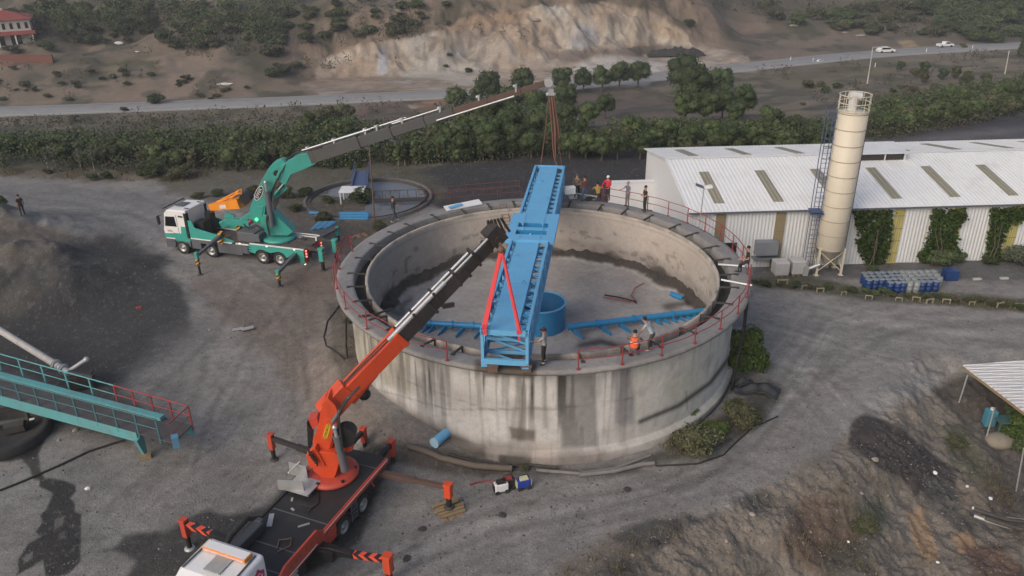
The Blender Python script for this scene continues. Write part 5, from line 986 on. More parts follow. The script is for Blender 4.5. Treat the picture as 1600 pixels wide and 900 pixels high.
# ================================================================== warehouse
def ribmat(name, c, axis, pitch=.25, rough=.45, dirt=(.35, .33, .30), amt=.25, depth=.02):
    m, nt, bs = newmat(name); tc = N(nt, 'ShaderNodeTexCoord'); sx = N(nt, 'ShaderNodeSeparateXYZ'); nt.links.new(tc.outputs['Object'], sx.inputs[0])
    w_ = mm(nt, 'SINE', mm(nt, 'MULTIPLY', sx.outputs[axis], 2 * math.pi / pitch), 0)
    n1 = noise(nt, .5, 5, .6); n2 = noise(nt, 6, 3); f = mm(nt, 'MULTIPLY', ramp(nt, n1, .45, .8), amt)
    c1 = mixc(nt, f, c, dirt); c2 = mixc(nt, mm(nt, 'MULTIPLY', ramp(nt, n2, .5, .8), amt * .5), c1, tuple(q * .7 for q in c)); nt.links.new(c2, bs.inputs['Base Color'])
    bs.inputs['Roughness'].default_value = rough; bump(nt, bs, w_, depth, .9); return m
roofm = ribmat('roof_sheet', (.79, .80, .81), 0, .3, dirt=(.5, .48, .44), amt=.3); wallw = ribmat('wall_sheet', (.66, .68, .70), 0, .25, depth=.015); gablem = paint('gable_white', (.74, .75, .77), .5, dirt=(.6, .6, .58), amt=.2, scale=.3)
skym = ribmat('skylight_sheet', (.30, .275, .20), 0, .3, dirt=(.2, .18, .13), amt=.6)
ylw = paint('translucent_yellow', (.50, .46, .16), .5, dirt=(.25, .20, .13), amt=.7, scale=.9); ylb = paint('translucent_brown', (.26, .21, .13), .6, dirt=(.16, .12, .08), amt=.6, scale=.9)
wa = AL(2.16); WO = Vector((12.6, 52.6, -.1)); WL_, WD, WH, RH = 52., 15.8, 4.5, 5.95
wh = thing('warehouse', 'long white warehouse with a low ribbed metal roof and yellow wall strips, behind the tank', 'warehouse', WO, wa)
def wl(v): 
    q = Matrix.Rotation(-wa, 3, 'Z') @ (Vector(v) - WO); return q
b = MB(); b.box((WL_ / 2, .06, WH / 2), (WL_, .1, WH)); b.build('front_wall', wallw, wh)
b = MB(); b.box((WL_ / 2, WD - .06, WH / 2), (WL_, .1, WH)); b.build('rear_wall', wallw, wh)
M3 = Matrix(((0, 0, 1, 0), (1, 0, 0, 0), (0, 1, 0, 0), (0, 0, 0, 1)))
for x in (0., WL_ - .1):
    b = MB(); b.prism([(.0, 0), (WD, 0), (WD, WH), (WD / 2, RH - .05), (0, WH)], x, x + .1, M3); b.build('gable_wall', gablem, wh)
def rz(y): return WH + .04 + (RH - WH) * (1 - abs(y - WD / 2) / (WD / 2))
for y0, y1 in ((-.25, WD / 2), (WD / 2, WD + .25)):
    b = MB(); b.add([(-.25, y0, rz(y0)), (WL_ + .2, y0, rz(y0)), (WL_ + .2, y1, rz(y1)), (-.25, y1, rz(y1)), (-.25, y0, rz(y0) - .08), (WL_ + .2, y0, rz(y0) - .08), (WL_ + .2, y1, rz(y1) - .08), (-.25, y1, rz(y1) - .08)], [(0, 1, 2, 3), (7, 6, 5, 4), (0, 4, 5, 1), (1, 5, 6, 2), (2, 6, 7, 3), (3, 7, 4, 0)])
    n_ = int(WL_ / .3)
    for i in range(n_):
        x = -.1 + i * .3; a, c = Vector((x, y0, rz(y0) + .012)), Vector((x, y1, rz(y1) + .012)); b.beam(a, c, .05, .025)
    b.build('roof', roofm, wh)
b = MB(); b.beam((-.25, WD / 2, RH + .07), (WL_, WD / 2, RH + .07), .5, .03); b.build('ridge_cap', white, wh)
b = MB(); b.beam((-.25, -.3, WH - .06), (WL_, -.3, WH - .06), .12, .10); b.build('eaves_gutter', greyp, wh)
sx_ = [wl(at(p, 322, 4.55)).x for p in (1126, 1222)]; st_ = sx_[1] - sx_[0]
for i in range(12):
    x = sx_[0] + i * st_
    if x > WL_ - 1: break
    for y0, y1, sh in ((.9, 5.5, 0), (WD - 6.9, WD - 2.0, .1)):
        b = MB(); x0, x1 = x - .37 + sh, x + .37 + sh; b.add([(x0, y0, rz(y0) + .05), (x1, y0, rz(y0) + .05), (x1, y1, rz(y1) + .05), (x0, y1, rz(y1) + .05), (x0, y0, rz(y0)), (x1, y0, rz(y0)), (x1, y1, rz(y1)), (x0, y1, rz(y1))], [(0, 1, 2, 3), (7, 6, 5, 4), (0, 4, 5, 1), (1, 5, 6, 2), (2, 6, 7, 3), (3, 7, 4, 0)])
        b.build('skylight', skym, wh)
px_ = [wl(at(p, 333, 4.3)).x for p in (1129, 1226)]; st_ = px_[1] - px_[0]
for i in range(12):
    x = px_[0] + i * st_
    if x > WL_ - 1: break
    m_ = ylb if i < 2 else ylw
    b = MB(); b.box((x, -.01, WH / 2 - .1), (.72, .05, WH - .3)); p_ = b.build('wall_strip', m_, wh)
    b = MB(); [b.box((x, -.045, .9 + k * .95), (.74, .02, .06)) for k in range(4)]; [b.box((x - .25 + k * .17, -.04, WH / 2), (.025, .015, WH - .4)) for k in range(4)]; b.build('strip_bar', ylb, p_)
mx = wl(at(1378, 250, 5.6)).x; 
b = MB(); b.box((mx - .3, 6.6, RH + .38), (3.9, .08, .1)); b.box((mx - .3, 6.55, RH - .28), (3.9, .1, .1)); b.box((mx + 1.55, 6.6, RH + .05), (.1, .1, .7)); b.box((mx, 6.6, RH + .05), (.07, .1, .7)); b.box((mx + 1.56, 7.6, RH + .05), (.06, 2., .68)); b.box((mx - 2.2, 7.6, RH + .05), (.06, 2., .68)); ve = b.build('ridge_vent', white, wh)
b = MB(); b.box((mx - .3, 6.72, RH + .05), (3.7, .05, .62)); b.build('vent_louvre', dark, ve)
b = MB(); b.add([(mx - 2.3, 6.35, RH + .46), (mx + 1.75, 6.35, RH + .46), (mx + 1.9, 9.3, RH + .56), (mx - 2.3, 9.3, RH + .56), (mx - 2.3, 6.35, RH + .42), (mx + 1.75, 6.35, RH + .42), (mx + 1.9, 9.3, RH + .5), (mx - 2.3, 9.3, RH + .5)], [(0, 1, 2, 3), (7, 6, 5, 4), (0, 4, 5, 1), (1, 5, 6, 2), (2, 6, 7, 3), (3, 7, 4, 0)]); b.build('vent_roof', white, ve)
x = wl(at(1197, 390, 1.5)).x; b = MB(); b.box((x, -.35, 1.75), (1.55, .6, 1.0)); b.box((x, -.2, .95), (1.8, .9, .06)); b.build('wall_cabinet', paint('cabinet_grey', (.20, .22, .25), .5), wh)
x = wl(at(1142, 390, 1.5)).x; b = MB(); b.box((x, -.02, 1.5), (.9, .06, 1.1)); b.build('dark_opening', black, wh)
b = MB(); A0 = wl(at(955, 285, 2.6)); b.box(((A0.x + .2) / 2 - .1, 12.6, 1.3), (abs(A0.x) + .2, .5, 2.6)); b.build('annex', gablem, wh)
b = MB(); b.box(((A0.x + .2) / 2 - .1, 12.6, 2.63), (abs(A0.x) + .3, .6, .05)); b.build('annex_coping', gablem, wh)
# ================================================================== silo
creamm = paint('silo_cream', (.60, .55, .45), .5, dirt=(.42, .36, .28), amt=.35, scale=.8)
bluel = paint('blue_grey_steel', (.07, .10, .20), .5, amt=.3)
S0 = aty(1296, 388, 51.75); S0.z = 0; SB = aty(1296, 386, 51.75).z; ST = aty(1331, 174, 51.75).z; SR = .97
si = thing('cement_silo', 'tall cream cylindrical silo on steel legs with a blue ladder tower beside the warehouse', 'silo', S0)
b = MB(); b.lathe([(.0, ST + .12), (.4, ST + .1), (SR, ST), (SR, SB), (SR - .02, SB - .02)], n=48); b.build('shell', creamm, si)
for i in range(10):
    z = SB + .05 + i * (ST - SB - .1) / 9; b = MB(); b.lathe([(SR, z - .03), (SR + .025, z - .02), (SR + .025, z + .02), (SR, z + .03)], n=48); b.build('seam_ring', paint('seam_brown', (.36, .30, .24), .6), si)
b = MB(); b.lathe([(SR - .02, SB), (.18, .55), (.18, .35), (0, .35)], n=32); b.build('cone', paint('cone_grey', (.26, .24, .21), .6), si)
fx = [(-.86, -.55), (.86, -.55), (.86, .75), (-.86, .75)]
for x, y in fx: b = MB(); b.beam((x, y, 0), (x, y, SB + .1), .13, .13, up=(1, 0, 0)); b.box((x, y, .02), (.3, .3, .04)); b.build('leg', creamm, si)
b = MB(); z0, z1 = .3, SB - .1
for (xa, ya), (xb, yb_) in zip(fx, fx[1:] + fx[:1]): b.tube((xa, ya, z0), (xb, yb_, z1), .035, 6); b.tube((xa, ya, z1), (xb, yb_, z0), .035, 6)
b.build('leg_brace', creamm, si)
b = MB()
for z in (ST + .1, ST + .6, ST + 1.1): b.path([((SR + .02) * math.cos(AL(a)), (SR + .02) * math.sin(AL(a)), z) for a in range(0, 361, 12)], .03, 5)
for a in range(0, 360, 36): b.tube((SR * math.cos(AL(a)), SR * math.sin(AL(a)), ST), (SR * math.cos(AL(a)), SR * math.sin(AL(a)), ST + 1.1), .025, 5)
b.build('top_guard_rail', creamm, si)
b = MB(); b.tube((-.1, 0, ST), (-.1, 0, ST + .95), .3, 16); b.tube((-.4, 0, ST + 1.05), (.35, 0, ST + .95), .27, 14); b.build('top_filter', paint('filter_pale', (.6, .6, .58), .5), si, bevel=.02)
b = MB(); X0 = -SR - .42; W2 = .26
for dx in (-W2, W2):
    for dy in (-.25, .25): b.tube((X0 + dx, dy, .0), (X0 + dx, dy, ST + .3), .03, 5)
b.build('ladder_tower', bluel, si)
for i in range(34):
    z = .3 + i * (ST - .3) / 33; b = MB(); b.tube((X0 - W2, -.25, z), (X0 + W2, -.25, z), .018, 5)
    if i % 4 == 0: b.path([(X0 + W2 * 1.1 * math.cos(AL(a)), -.3 - .3 * math.sin(AL(a)), z) for a in range(0, 181, 30)], .018, 5); b.tube((X0 + W2, 0, z), (-SR, 0, z), .025, 5)
    b.build('rung', bluel, si)
b = MB(); b.box((X0, 0, SB + 2.6), (.9, .9, .06)); b.box((X0, 0, SB + 2.75), (.8, .8, .05)); b.build('rest_platform', bluel, si)
b = MB(); b.tube((SR + .06, -.1, .8), (SR + .06, -.1, ST + .2), .04, 6); b.build('fill_pipe', rust, si)
b = MB(); b.tube((X0 - .2, -.6, .5), (X0 + .6, -.7, .9), .13, 10); b.box((X0 - .3, -.6, .4), (.35, .35, .7)); b.build('screw_motor', galv, si)
# ================================================================== barrels, bags, barriers
lidg = paint('lid_grey', (.21, .24, .265), .5, amt=.3); bb = paint('barrel_blue', (.010, .045, .17), .35, amt=.3); bg_ = paint('barrel_grey', (.25, .28, .29), .5, dirt=(.2, .2, .19), amt=.4)
def barrel(m, lm):
    b = MB(); b.lathe([(0, 0), (.20, 0), (.225, .04), (.225, .24), (.24, .26), (.225, .28), (.225, .5), (.24, .52), (.225, .54), (.225, .74), (.21, .77), (0, .77)], n=16); o = b.build('barrel', m)
    c = MB(); c.lathe([(0, .80), (.16, .80), (.235, .79), (.235, .76), (.22, .755)], n=16); c.build('lid', lm, o); return o
protoB, protoG = barrel(bb, lidg), barrel(bg_, bg_)
B0 = at(1351, 427, .75); B1 = at(1459, 424, .75); dx_ = (B1 - B0) / 11; used = {}
ordn = ['first', 'second', 'third', 'fourth', 'fifth', 'sixth', 'seventh', 'eighth', 'ninth', 'tenth', 'eleventh', 'twelfth', 'thirteenth']
rown = ['back row', 'second row from back', 'third row from back', 'front row']
for r in range(4):
    for c in range(12 if r < 3 else 11):
        if r == 3 and c < 3: continue
        grey = (c >= 6 and r < 2) or (c in (6, 7, 11)) or (c == 10 and r < 2) or c == 5 and r == 3 and False
        src = protoG if grey else protoB
        p = B0 + dx_ * c + Vector((-.05 * r + random.uniform(-.04, .04), -.52 * r + random.uniform(-.04, .04), 0)); p.z = hz(p.x, p.y)
        if not used.get(grey): used[grey] = 1; o = src; o.location = p
        else: o = dup(src, p, random.random() * 6)
        meta(o, '%s barrel by the warehouse, %s from the left in the %s' % ('pale grey' if grey else 'blue grey-lidded', ordn[c], rown[r]), 'barrel', 'barrels stored in front of the warehouse')
b = MB(); b.box((0, 0, .35), (.9, .7, .7)); b.box((0, 0, .72), (.95, .75, .05)); o = b.build('plastic_crate', bb, bevel=.05); o.location = at(1483, 436, 0); meta(o, 'dark blue plastic crate just right of the rows of barrels', 'crate')
for (x, y, lb) in ((1221, 434, 'wrapped white pallet load by the warehouse wall, left one of two'), (1247, 432, 'wrapped white pallet load by the warehouse wall, right one nearer the silo')):
    t = thing('pallet_load', lb, 'pallet', at(x, y, 0) + Vector((0, .5, 0)), .1, 'wrapped pallet loads left of the silo')
    b = MB(); [b.box((0, -.4 + .2 * i, .1), (1.0, .1, .03)) for i in range(5)]; [b.box((-.4 + .4 * i, 0, .05), (.1, .95, .08)) for i in range(3)]; b.build('pallet', wood, t)
    b = MB(); b.box((0, 0, .62), (1.0, .95, .98)); b.build('wrapped_goods', paint('wrap_white', (.45, .45, .46), .4, dirt=(.3, .3, .3), amt=.5, scale=3), t, bevel=.07)
cream2 = paint('old_cream_paint', (.27, .245, .17), .8, amt=.5)
pr_ = None
for i, (x, y) in enumerate(((1222, 446), (1256, 452), (1281, 457), (1318, 461), (1357, 468), (1404, 471), (1431, 471), (1452, 475), (1478, 474), (1518, 477), (1562, 480), (1592, 482))):
    p = ground(x, y)
    if pr_ is None:
        pr_ = thing('low_barrier', 'x', 'barrier', p); b = MB(); b.box((-.32, 0, .22), (.09, .12, .5)); b.build('post', cream2, pr_); b = MB(); b.box((.32, 0, .22), (.09, .12, .5)); b.build('post', cream2, pr_); b = MB(); b.box((0, 0, .42), (.75, .08, .1)); b.build('cross_bar', cream2, pr_); o = pr_
    else: o = dup(pr_, p, random.uniform(-.4, .4), random.uniform(.55, .75))
    meta(o, 'low cream two-post barrier among the roadside shrubs, %s from the left' % ordn[i], 'barrier', 'low barriers along the road edge')
b = MB()
for i in range(7): q = at(1485 + i * 21, 437 - i * .6, .05); b.box(q, (.55, .18, .12), .03) if i % 2 == 0 else None
o = b.build('kerb', paint('kerb_white', (.45, .45, .43), .8)); o['kind'] = 'structure'
# ================================================================== lamp posts and poles
lp = thing('lamp_post', 'grey lamp post with two heads standing behind the right rear rim of the tank', 'lamp post', at(1092, 358, 5.3)); q = lp.location
b = MB(); b.tube(q, aty(1100, 294, q.y), .045, 8, .03); b.build('pole', galv, lp, world=True)
h = aty(1100, 293, q.y); b = MB(); b.beam(h + Vector((-.5, .1, .18)), h + Vector((.0, 0, .0)), .4, .06); b.build('solar_panel', greyp, lp, world=True)
b = MB(); b.beam(h, h + Vector((.5, 0, .08)), .3, .16, w2=.42); b.build('lamp_head', cabw, lp, world=True, bevel=.03)
b = MB(); g = aty(587, 364, 62.3); g.z = hz(g.x, g.y) - .1; tp = aty(577, 226, 62.6); b.tube(g, tp, .07, 8, .05); [b.tube(g.lerp(tp, .2 * i), g.lerp(tp, .2 * i + .01), .085, 8) for i in range(1, 5)]; o = b.build('steel_pole', rust, loc=g); meta(o, 'tall thin rusty pole leaning slightly beside the left rear rim of the tank', 'pole')
def pole(px_, py0, px1, py1, nm, lb, cat, arm_, r=.14):
    g = ground(px_, py0); tp = aty(px1, py1, g.y); t = thing(nm, lb, cat, g)
    b = MB(); b.tube(g, tp, r, 8, r * .6); b.build('pole', paint('pale_concrete', (.5, .48, .44), .8), t, world=True)
    b = MB()
    if arm_ == 1: b.beam(tp, tp + Vector((1.0, -.2, .1)), .12, .1); b.beam(tp + Vector((.7, -.2, .05)), tp + Vector((1.6, -.3, .1)), .35, .12); b.build('lamp_head', galv, t, world=True)
    if arm_ == 2: b.beam(tp + Vector((-.9, 0, -.1)), tp + Vector((.8, 0, -.3)), .5, .08); b.build('solar_panel', white, t, world=True)
pole(1355, 131, 1364, 74, 'street_lamp', 'pale concrete street lamp on the slope below the road, left of the second pole', 'street lamp', 1)
pole(1570, 116, 1577, 79, 'utility_pole', 'pale plain pole on the slope near the right edge below the road', 'pole', 0)
pole(893, 204, 894, 182, 'solar_lamp', 'short white lamp with a flat panel standing among the green trees', 'lamp', 2)
# ================================================================== small thickener behind
T2 = Vector((-12.8, 68.6, 0)); T2.z = hz(T2.x, T2.y)
t2 = thing('small_thickener', 'smaller round concrete settling tank full of grey water, half hidden behind the teal crane', 'tank', T2)
b = MB(); b.lathe([(5.75, -.8), (5.75, .22), (5.72, .26), (5.5, .26), (5.48, .2), (5.48, -.1)], n=80); b.build('ring_wall', paint('old_concrete', (.13, .125, .12), .9, dirt=(.07, .065, .06), amt=.6), t2)
b = MB(); b.lathe([(5.45, .05), (5.2, .05), (5.2, .22), (5.12, .22), (5.12, -.2)], n=80); b.build('gutter', dark, t2)
wm, nt_, bs_ = newmat('grey_water'); bs_.inputs['Base Color'].default_value = (.17, .185, .21, 1); bs_.inputs['Roughness'].default_value = .35; bump(nt_, bs_, noise(nt_, 3, 3), .01, .3)
b = MB(); b.lathe([(0.01, .0), (5.13, .0)], n=80); b.build('water_surface', wm, t2)
b = MB(); c0 = at(549, 296, 1.0); c1 = at(556, 268, 1.2); b.beam(c0, c1, .12, .5); b.beam(c0 + Vector((1.4, 0, 0)), c1 + Vector((1.2, 0, 0)), .12, .5); b.beam((c0 + Vector((.7, 0, .05))), c1 + Vector((.6, 0, .05)), 1.2, .05)
for k in range(6):
    for o_ in (0, 1.35): q = c0.lerp(c1, k / 5) + Vector((o_, 0, 0)); b.tube(q, q + Vector((0, 0, 1.0)), .025, 5)
for o_ in (0, 1.35): b.tube(c0 + Vector((o_, 0, 1)), c1 + Vector((o_, 0, 1)), .025, 5)
b.build('access_bridge', bluel, t2, world=True)
b = MB(); q = at(549, 296, 1.2); b.box(q + Vector((.1, 0, 0)), (2.2, 1.6, .12)); [b.box(q + Vector((x, y, -.6)), (.08, .08, 1.2)) for x in (-.9, 1.1) for y in (-.7, .7)]; b.build('drive_cover', white, t2, world=True)
b = MB(); p, q = at(585, 314, .5), at(664, 311, .5); b.beam(p, q, .5, .25); 
for k in range(7): a = p.lerp(q, k / 6); b.tube(a, a + Vector((0, 0, .9)), .025, 5)
b.tube(p + Vector((0, 0, .9)), q + Vector((0, 0, .9)), .025, 5); b.build('scraper_arm', dark, t2, world=True)
redd = paint('faded_red', (.17, .055, .05), .7, amt=.5)
def fence(pts, h, lb, nm='rail_fence', mat=None, post=1.8, par=None, mid=True, pr=.035):
    t = thing(nm, lb, 'railing', pts[0]); b = MB(); b.path([p + Vector((0, 0, h)) for p in pts], .03, 5)
    if mid: b.path([p + Vector((0, 0, h * .5)) for p in pts], .025, 5)
    b.build('rail', mat or redp, t, world=True)
    for i in range(len(pts) - 1):
        L = (pts[i + 1] - pts[i]).length; n = max(1, round(L / post))
        for k in range(n + (i == len(pts) - 2)): a = pts[i].lerp(pts[i + 1], k / n); b = MB(); b.tube(a - Vector((0, 0, .1)), a + Vector((0, 0, h)), pr, 5); b.build('post', mat or redp, t, world=True)
    return t
def gp(x, y, dz=0): q = ground(x, y); q.z += dz; return q
fence([gp(655, 338), gp(668, 322), gp(740, 314), gp(815, 308)], 1.0, 'faded red rail fence between the small settling tank and the dark yard', mat=redd, pr=.025)
fence([gp(655, 312), gp(700, 306), gp(812, 297)], .9, 'second red rail behind, running along the edge of the dark yard', mat=redd, pr=.025)
fence([gp(525, 462), gp(522, 430), gp(534, 398), gp(545, 385)], 1.1, 'short faded red rail on the ground between the teal truck and the tank')
# blue pipes and blue sheets by the thickener
for i, (x0, y0, x1, y1) in enumerate(((530, 334, 576, 334), (531, 338, 577, 338), (532, 342, 576, 342), (483, 333, 499, 333))):
    p, q = at(x0, y0, .25), at(x1, y1, .25); b = MB(); b.tube(p, q, .17, 12); [b.tube(p.lerp(q, f) , p.lerp(q, f + .02), .2, 12) for f in (.02, .95)]; o = b.build('blue_pipe', blue_d, loc=p)
    meta(o, ['rearmost of three long blue pipes lying together behind the teal truck', 'middle of three long blue pipes lying together behind the teal truck', 'front one of three long blue pipes lying together behind the teal truck', 'short blue pipe lying apart, left of the three long ones'][i], 'pipe', 'blue pipes on the ground behind the teal truck')
for i in range(6):
    p, q = at(486 + i * 5, 360 - i * .8, .9), at(500 + i * 5, 347 - i * .2, 1.0); b = MB(); b.beam(p, q, .25, .12); o = b.build('blue_steel_bar', blue_d if i % 2 else paint('pale_blue', (.15, .33, .45), .5), loc=p); meta(o, 'blue steel bar stacked behind the teal truck deck, %s from the left' % ordn[i], 'steel bar', 'blue bars stacked behind the teal truck')
# ================================================================== old teal footbridge on the left
teal2 = paint('worn_teal', (.10, .34, .37), .6, dirt=(.16, .17, .17), amt=.75, scale=1.3, streak=False)
rdec = paint('footbridge_deck', (.065, .062, .065), .8, dirt=(.12, .12, .12), amt=.6, scale=2, streak=False)
DZ = 1.5
nA, nB_ = at(0, 617, DZ), at(214, 675, DZ); fA, fB = at(0, 578, DZ), at(300, 664, DZ); d_ = (nB_ - nA).normalized()
nA = nA - d_ * 5; fA = fA - (fB - fA).normalized() * 5; nE = at(270, 692, DZ)
fbz = thing('footbridge', 'old worn teal steel footbridge with railings, red at its near end, at the left edge', 'footbridge', nE * 1.)
b = MB(); b.beam(nA + Vector((0, 0, -.32)), nB_ + Vector((0, 0, -.28)), .14, .62, h2=.55); b.beam(nB_ + Vector((0, 0, -.3)), at(226, 708, .15), .16, .55, h2=.25); b.build('near_girder', teal2, fbz, world=True)
b = MB(); b.beam(fA + Vector((0, 0, -.32)), fB + Vector((0, 0, -.3)), .14, .5); b.build('far_girder', teal2, fbz, world=True)
b = MB(); A_ = [nA, nE, fB, fA]; b.add(A_ + [q - Vector((0, 0, .06)) for q in A_], [(0, 1, 2, 3), (7, 6, 5, 4), (0, 4, 5, 1), (1, 5, 6, 2), (2, 6, 7, 3), (3, 7, 4, 0)]); b.build('deck', rdec, fbz, world=True)
b = MB(); p, q = at(-60, 570, DZ + .12), at(254, 653, DZ + .12); b.beam(p, q, .3, .2); b.build('deck_pipe', teal2, fbz, world=True)
def rseg(p, q, n, h, mat, nm='railing'):
    b = MB(); b.tube(p + Vector((0, 0, h)), q + Vector((0, 0, h)), .035, 6); b.tube(p + Vector((0, 0, h * .5)), q + Vector((0, 0, h * .5)), .025, 6); g = b.build(nm, mat, fbz, world=True)
    for k in range(n + 1 if nm == 'railing' else n): a = p.lerp(q, k / n); b = MB(); b.beam(a - Vector((0, 0, .25)), a + Vector((0, 0, h)), .07, .07, up=(1, 0, 0)); b.build('rail_post', mat, g, world=True)
mid = fA.lerp(fB, (fA - at(185, 631, DZ)).length / (fA - fB).length)
rseg(nA, nE.lerp(nB_, .35), 12, 1.1, paint('dull_teal', (.05, .15, .18), .6)); rseg(fA, mid, 8, 1.1, teal2, 'teal_railing'); rseg(mid, fB, 4, 1.1, redp, 'red_railing'); rseg(fB, nE, 1, 1.05, redp, 'red_end_railing')
b = MB(); q = nE.lerp(fB, .15); b.box(nE + Vector((.12, .05, .05)), (.3, .35, .6), .4); b.build('end_box', paint('end_blue', (.10, .25, .40), .5), fbz, world=True)
b = MB(); b.box(at(228, 713, .1), (.5, .3, .2), .3); b.build('foot_block', wood, fbz, world=True)
b = MB(); 
for k in range(14): a = nA.lerp(nB_, k / 13) - Vector((0, 0, .12)); c = fA.lerp(fB, k / 13 * .93) - Vector((0, 0, .12)); b.beam(a, c, .08, .12)
b.build('cross_beam', dark, fbz, world=True)
# pipe with flanges, pump
wp = thing('slurry_pipe', 'thick pale grey pipe with flanges and a side branch lying beyond the footbridge', 'pipe', at(90, 572, 1.0))
p, q = at(-40, 492, 1.3), at(93, 573, 1.1); b = MB(); b.tube(p, q, .2, 14); b.build('pipe_body', paint('pipe_pale', (.42, .41, .40), .6), wp, world=True)
b = MB(); d_ = (q - p).normalized(); b.tube(q - d_ * .5, q + d_ * 1.1, .18, 12); [b.tube(q + d_ * o_, q + d_ * (o_ + .08), .3, 14) for o_ in (-.45, -.3, .35, .5)]; b.build('flanged_joint', galv, wp, world=True)
b = MB(); a = q + d_ * .9; c = at(135, 562, 1.5); b.tube(a, c, .13, 10); b.ball(c, .17, 8); b.build('branch', galv, wp, world=True)
b = MB(); a = q + d_ * 1.0; b.tube(a, at(146, 590, .9), .15, 10); b.box(at(125, 594, .5), (1.3, .7, .7), .3); b.tube(at(116, 600, .4), at(142, 586, .4), .3, 12); b.build('pump', dark, wp, world=True)
su = thing('rubber_sump', 'big round black rubber-lined sump at the lower left edge beneath the footbridge', 'sump', at(8, 682, 0)); 
b = MB(); b.lathe([(2.2, 0), (2.2, .45), (2.1, .5), (1.85, .5), (1.8, .4), (1.75, .05), (0, .05)], n=40); b.build('rim', rubber, su)
b = MB(); b.tube((-.9, .6, .3), (1.0, .9, .4), .16, 10); b.box((.4, .3, .35), (.9, .5, .4), .4); b.tube((.9, .8, .4), (.9, .8, .9), .1, 8); b.build('pump', dark, su)
b = MB(); b.box((1.2, .6, .62), (.22, .1, .06), .4); b.build('pale_bracket', white, su)
# hoses, cables, pipes
def gpath(pxs, r, nm, mat, lb, cat, lift=None, n=6, sub=4):
    P_ = []
    for i in range(len(pxs) - 1):
        for k in range(sub): a = pxs[i]; c = pxs[i + 1]; f = k / sub; P_.append((a[0] + (c[0] - a[0]) * f, a[1] + (c[1] - a[1]) * f))
    P_.append(pxs[-1]); W = [at(x, y, 0) for x, y in P_]; W = [Vector((q.x, q.y, hz(q.x, q.y) + (r if lift is None else lift))) for q in W]
    o = MB().path(W, r, n).build(nm, mat, loc=W[0]); return meta(o, lb, cat)
gpath([(-30, 780), (40, 752), (90, 730), (140, 706), (196, 688)], .055, 'cable', rubber, 'dark hose running across the ground at the lower left towards the footbridge', 'hose')
pipg = paint('old_pipe', (.20, .19, .185), .7, dirt=(.08, .07, .06), amt=.5)
gpath([(640, 716), (690, 729), (740, 735), (800, 736)], .16, 'old_pipe', paint('pipe_brown', (.13, .105, .085), .8, amt=.6), 'long brown pipe lying along the foot of the tank right of the orange truck', 'pipe')
gpath([(838, 737), (905, 742), (960, 735), (1015, 714)], .09, 'old_pipe', pipg, 'thin grey pipe curving along the foot of the tank', 'pipe')
gpath([(905, 745), (960, 739), (1005, 728), (1022, 727)], .11, 'old_pipe', pipg, 'grey pipe with an open end in front of the tank foot', 'pipe')
gpath([(870, 733), (830, 728), (770, 730), (700, 722)], .07, 'old_pipe', dark, 'dark thin pipe tucked against the tank foot', 'pipe')
gpath([(1025, 729), (1090, 725), (1130, 712), (1150, 692), (1175, 670), (1215, 652)], .04, 'cable', rubber, 'black cable on the ground right of the tank, running to the dirt road', 'cable')
gpath([(530, 478), (512, 505), (507, 535), (512, 560), (530, 578), (542, 592)], .045, 'cable', rubber, 'black hose looping on the brown ground left of the tank', 'hose')
W = [at(612, 482, 5.5), at(590, 490, 5.5), at(566, 494, 5.5), at(541, 497, 4.9), at(541, 540, 2.0), at(546, 588, .2)]
meta(MB().path(W, .06).build('hose', rubber, loc=W[0]), 'black hose hanging over the left rim of the tank down its wall', 'hose')
gpath([(734, 760), (748, 755), (762, 753), (775, 755)], .04, 'hose', redp, 'short dark red hose leading to the white and black machine', 'hose')
# blue cylinder in front of the tank
t = thing('blue_cylinder', 'bright blue steel cylinder lying on the ground right of the orange truck', 'cylinder', at(690, 688, .3))
p, q = ground(679, 699) + Vector((0, 0, .24)), ground(708, 675) + Vector((0, 0, .24)); b = MB(); b.tube(p, q, .24, 20); b.build('body', blue, t, world=True); b = MB(); b.tube(p - (q - p).normalized() * .03, p + (q - p).normalized() * .05, .26, 20); b.build('end_ring', paint('pale_blue2', (.35, .55, .7), .5), t, world=True)
b = MB(); b.beam(q, q + Vector((.35, .25, .1)), .06, .2); b.build('lug', dark, t, world=True)
def machine(x, y, m1, m2, lb, nm):
    t = thing(nm, lb, 'machine', at(x, y, 0), .3)
    b = MB(); b.box((0, 0, .3), (.62, .34, .42)); b.build('housing', m1, t, bevel=.04)
    b = MB(); b.box((0, 0, .54), (.4, .26, .1)); b.box((.34, 0, .3), (.04, .26, .26)); b.box((-.34, 0, .3), (.04, .26, .3)); b.build('panel', m2, t)
    b = MB(); b.path([(-.25, 0, .5), (-.2, 0, .72), (.2, 0, .72), (.25, 0, .5)], .025, 5); b.build('handle', black, t)
    for sx in (-.22, .22): b = MB(); b.tube((sx, -.22, .09), (sx, .22, .09), .1, 12); b.build('wheel', rubber, t)
    return t
machine(783, 768, cabw, black, 'white and black portable machine on the ground, left of the blue one', 'welding_machine')
machine(793, 762, black, redp, 'small black and red machine between the white machine and the blue one', 'generator')
machine(818, 762, paint('machine_blue', (.02, .05, .35), .4), paint('machine_pale', (.6, .6, .4), .5), 'blue and pale yellow portable machine on the ground in front of the tank', 'compressor')
